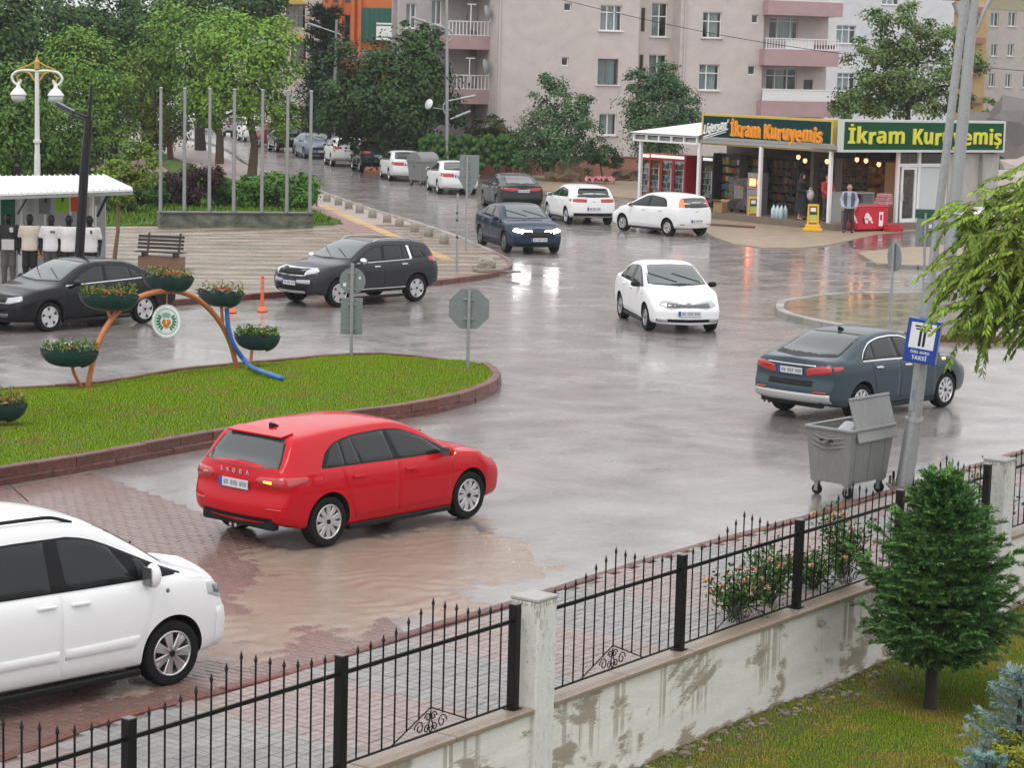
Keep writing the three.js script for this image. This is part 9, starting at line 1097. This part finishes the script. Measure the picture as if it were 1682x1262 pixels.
placeCar(makeCar(KIND.suv, 'charcoal_suv', 'charcoal off-road car with chrome handles parked against the plaza kerb', 'car', PAINT.charcoal, { chromeHandles: true, mirrorMat: CM.chrome, plate: 3 }), KIND.suv, [687, 495], [553, 505], -1, 0.96);
placeCar(makeCar(KIND.blackSedan, 'black_sedan', 'black sedan with five spoke wheels parked in front of the dummies in shirts', 'car', PAINT.black, {}), KIND.blackSedan, [243, 530.5], [76, 545.5], -1);
placeCar(makeCar(KIND.fastback, 'navy_sedan', 'dark blue sedan coming down the side street with its headlights lit', 'car', PAINT.navy, { lit: { head: true }, plate: 1 }), KIND.fastback, [787, 402], [831, 415.5], 1);
placeCar(makeCar(KIND.hatch, 'white_hatchback', 'white hatchback with dark red tail lights waiting behind the dark grey sedan', 'car', PAINT.white, { plate: 2 }), KIND.hatch, [937, 370], [893, 358], -1);
placeCar(makeCar(KIND.smallHatch, 'white_hatchback', 'small white hatchback with one tall tail light lit in front of the shop', 'car', PAINT.white, { lit: { tail: -1 }, plate: 3 }), KIND.smallHatch, [1093, 387.5], [1025, 379.5], -1);
placeCar(makeCar(KIND.fastback, 'grey_sedan', 'dark grey sedan driving up the side street behind the navy sedan with headlights on', 'car', PAINT.darkGrey, { plate: 0 }), KIND.fastback, [822, 348], [789, 337], -1);
placeCar(makeCar(KIND.blackSedan, 'white_sedan', 'white sedan parked just past the small grey street dumpster, nearest the square sign', 'car', PAINT.offWhite, {}), KIND.blackSedan, [724, 320], [699, 311], -1);
placeCar(makeCar(KIND.blackSedan, 'white_sedan', 'white sedan parked between the small grey street dumpster and the black off-road car', 'car', PAINT.offWhite, { plate: 2 }), KIND.blackSedan, [645, 299], [621, 290.5], -1);
placeCar(makeCar(KIND.suv, 'black_suv', 'black off-road car with red tail lights parked in the side street row', 'car', PAINT.black, {}), KIND.suv, [596, 285], [574, 277], -1);
placeCar(makeCar(KIND.suv, 'white_suv', 'white off-road car with grey rear window parked under the street lamp', 'car', PAINT.offWhite, {}), KIND.suv, [549, 275.5], [530, 268], -1);
const rowTurn = (() => { const d = G(360, 226).sub(G(724, 320)); return Math.atan2(-d.z, d.x); })();
const rowCar = (S, name, label, cat, p, px, py, turn = 0) => placeAt(makeCar(S, name, label, cat, p, {}), px, py, rowTurn + turn);
rowCar(KIND.fastback, 'silver_blue_car', 'silver blue car facing down the side street behind the last flagpole', 'car', PAINT.steelBlue, 516, 259, PI); rowCar(KIND.suv, 'dark_car', 'dark car parked uphill of the silver blue one', 'car', PAINT.black, 470, 249); rowCar(KIND.smallHatch, 'maroon_car', 'small maroon car parked between the dark car and the white van', 'car', PAINT.maroon, 440, 240); rowCar(KIND.van, 'white_van', 'white van parked far up the side street', 'van', PAINT.offWhite, 415, 232); rowCar(KIND.hatch, 'silver_car', 'silver car parked far up the street, left of the white van', 'car', PAINT.silver, 381, 223); rowCar(KIND.blackSedan, 'grey_car', 'grey car far up the street between the third and fourth flagpole', 'car', PAINT.steelBlue, 346, 215); rowCar(KIND.smallSedan, 'white_sedan', 'farthest white car at the top of the side street', 'car', PAINT.white, 320, 208);
{ const r = scene.getObjectByName('red_car'), S = KIND.wagonHatch, C = carKind(S), t = new THREE.Ray(V(-5, 0.945, 0), V(1, 0, 0)), h = C.bvh.raycastFirst(t, THREE.DoubleSide); one((b) => { [...'SKODA'].forEach((ch, i) => b.geo(new TextGeometry(ch, { font, size: 0.055, depth: 0.008, curveSegments: 2 }), M4().makeRotationY(-PI / 2).setPosition(h.point.x - 0.012 + 0.014 * Math.abs(i - 2) * 0.6, 0.93, -0.25 + i * 0.115))); }, 'lettering', CM.chrome, r); }
renderer.render(scene, camera);
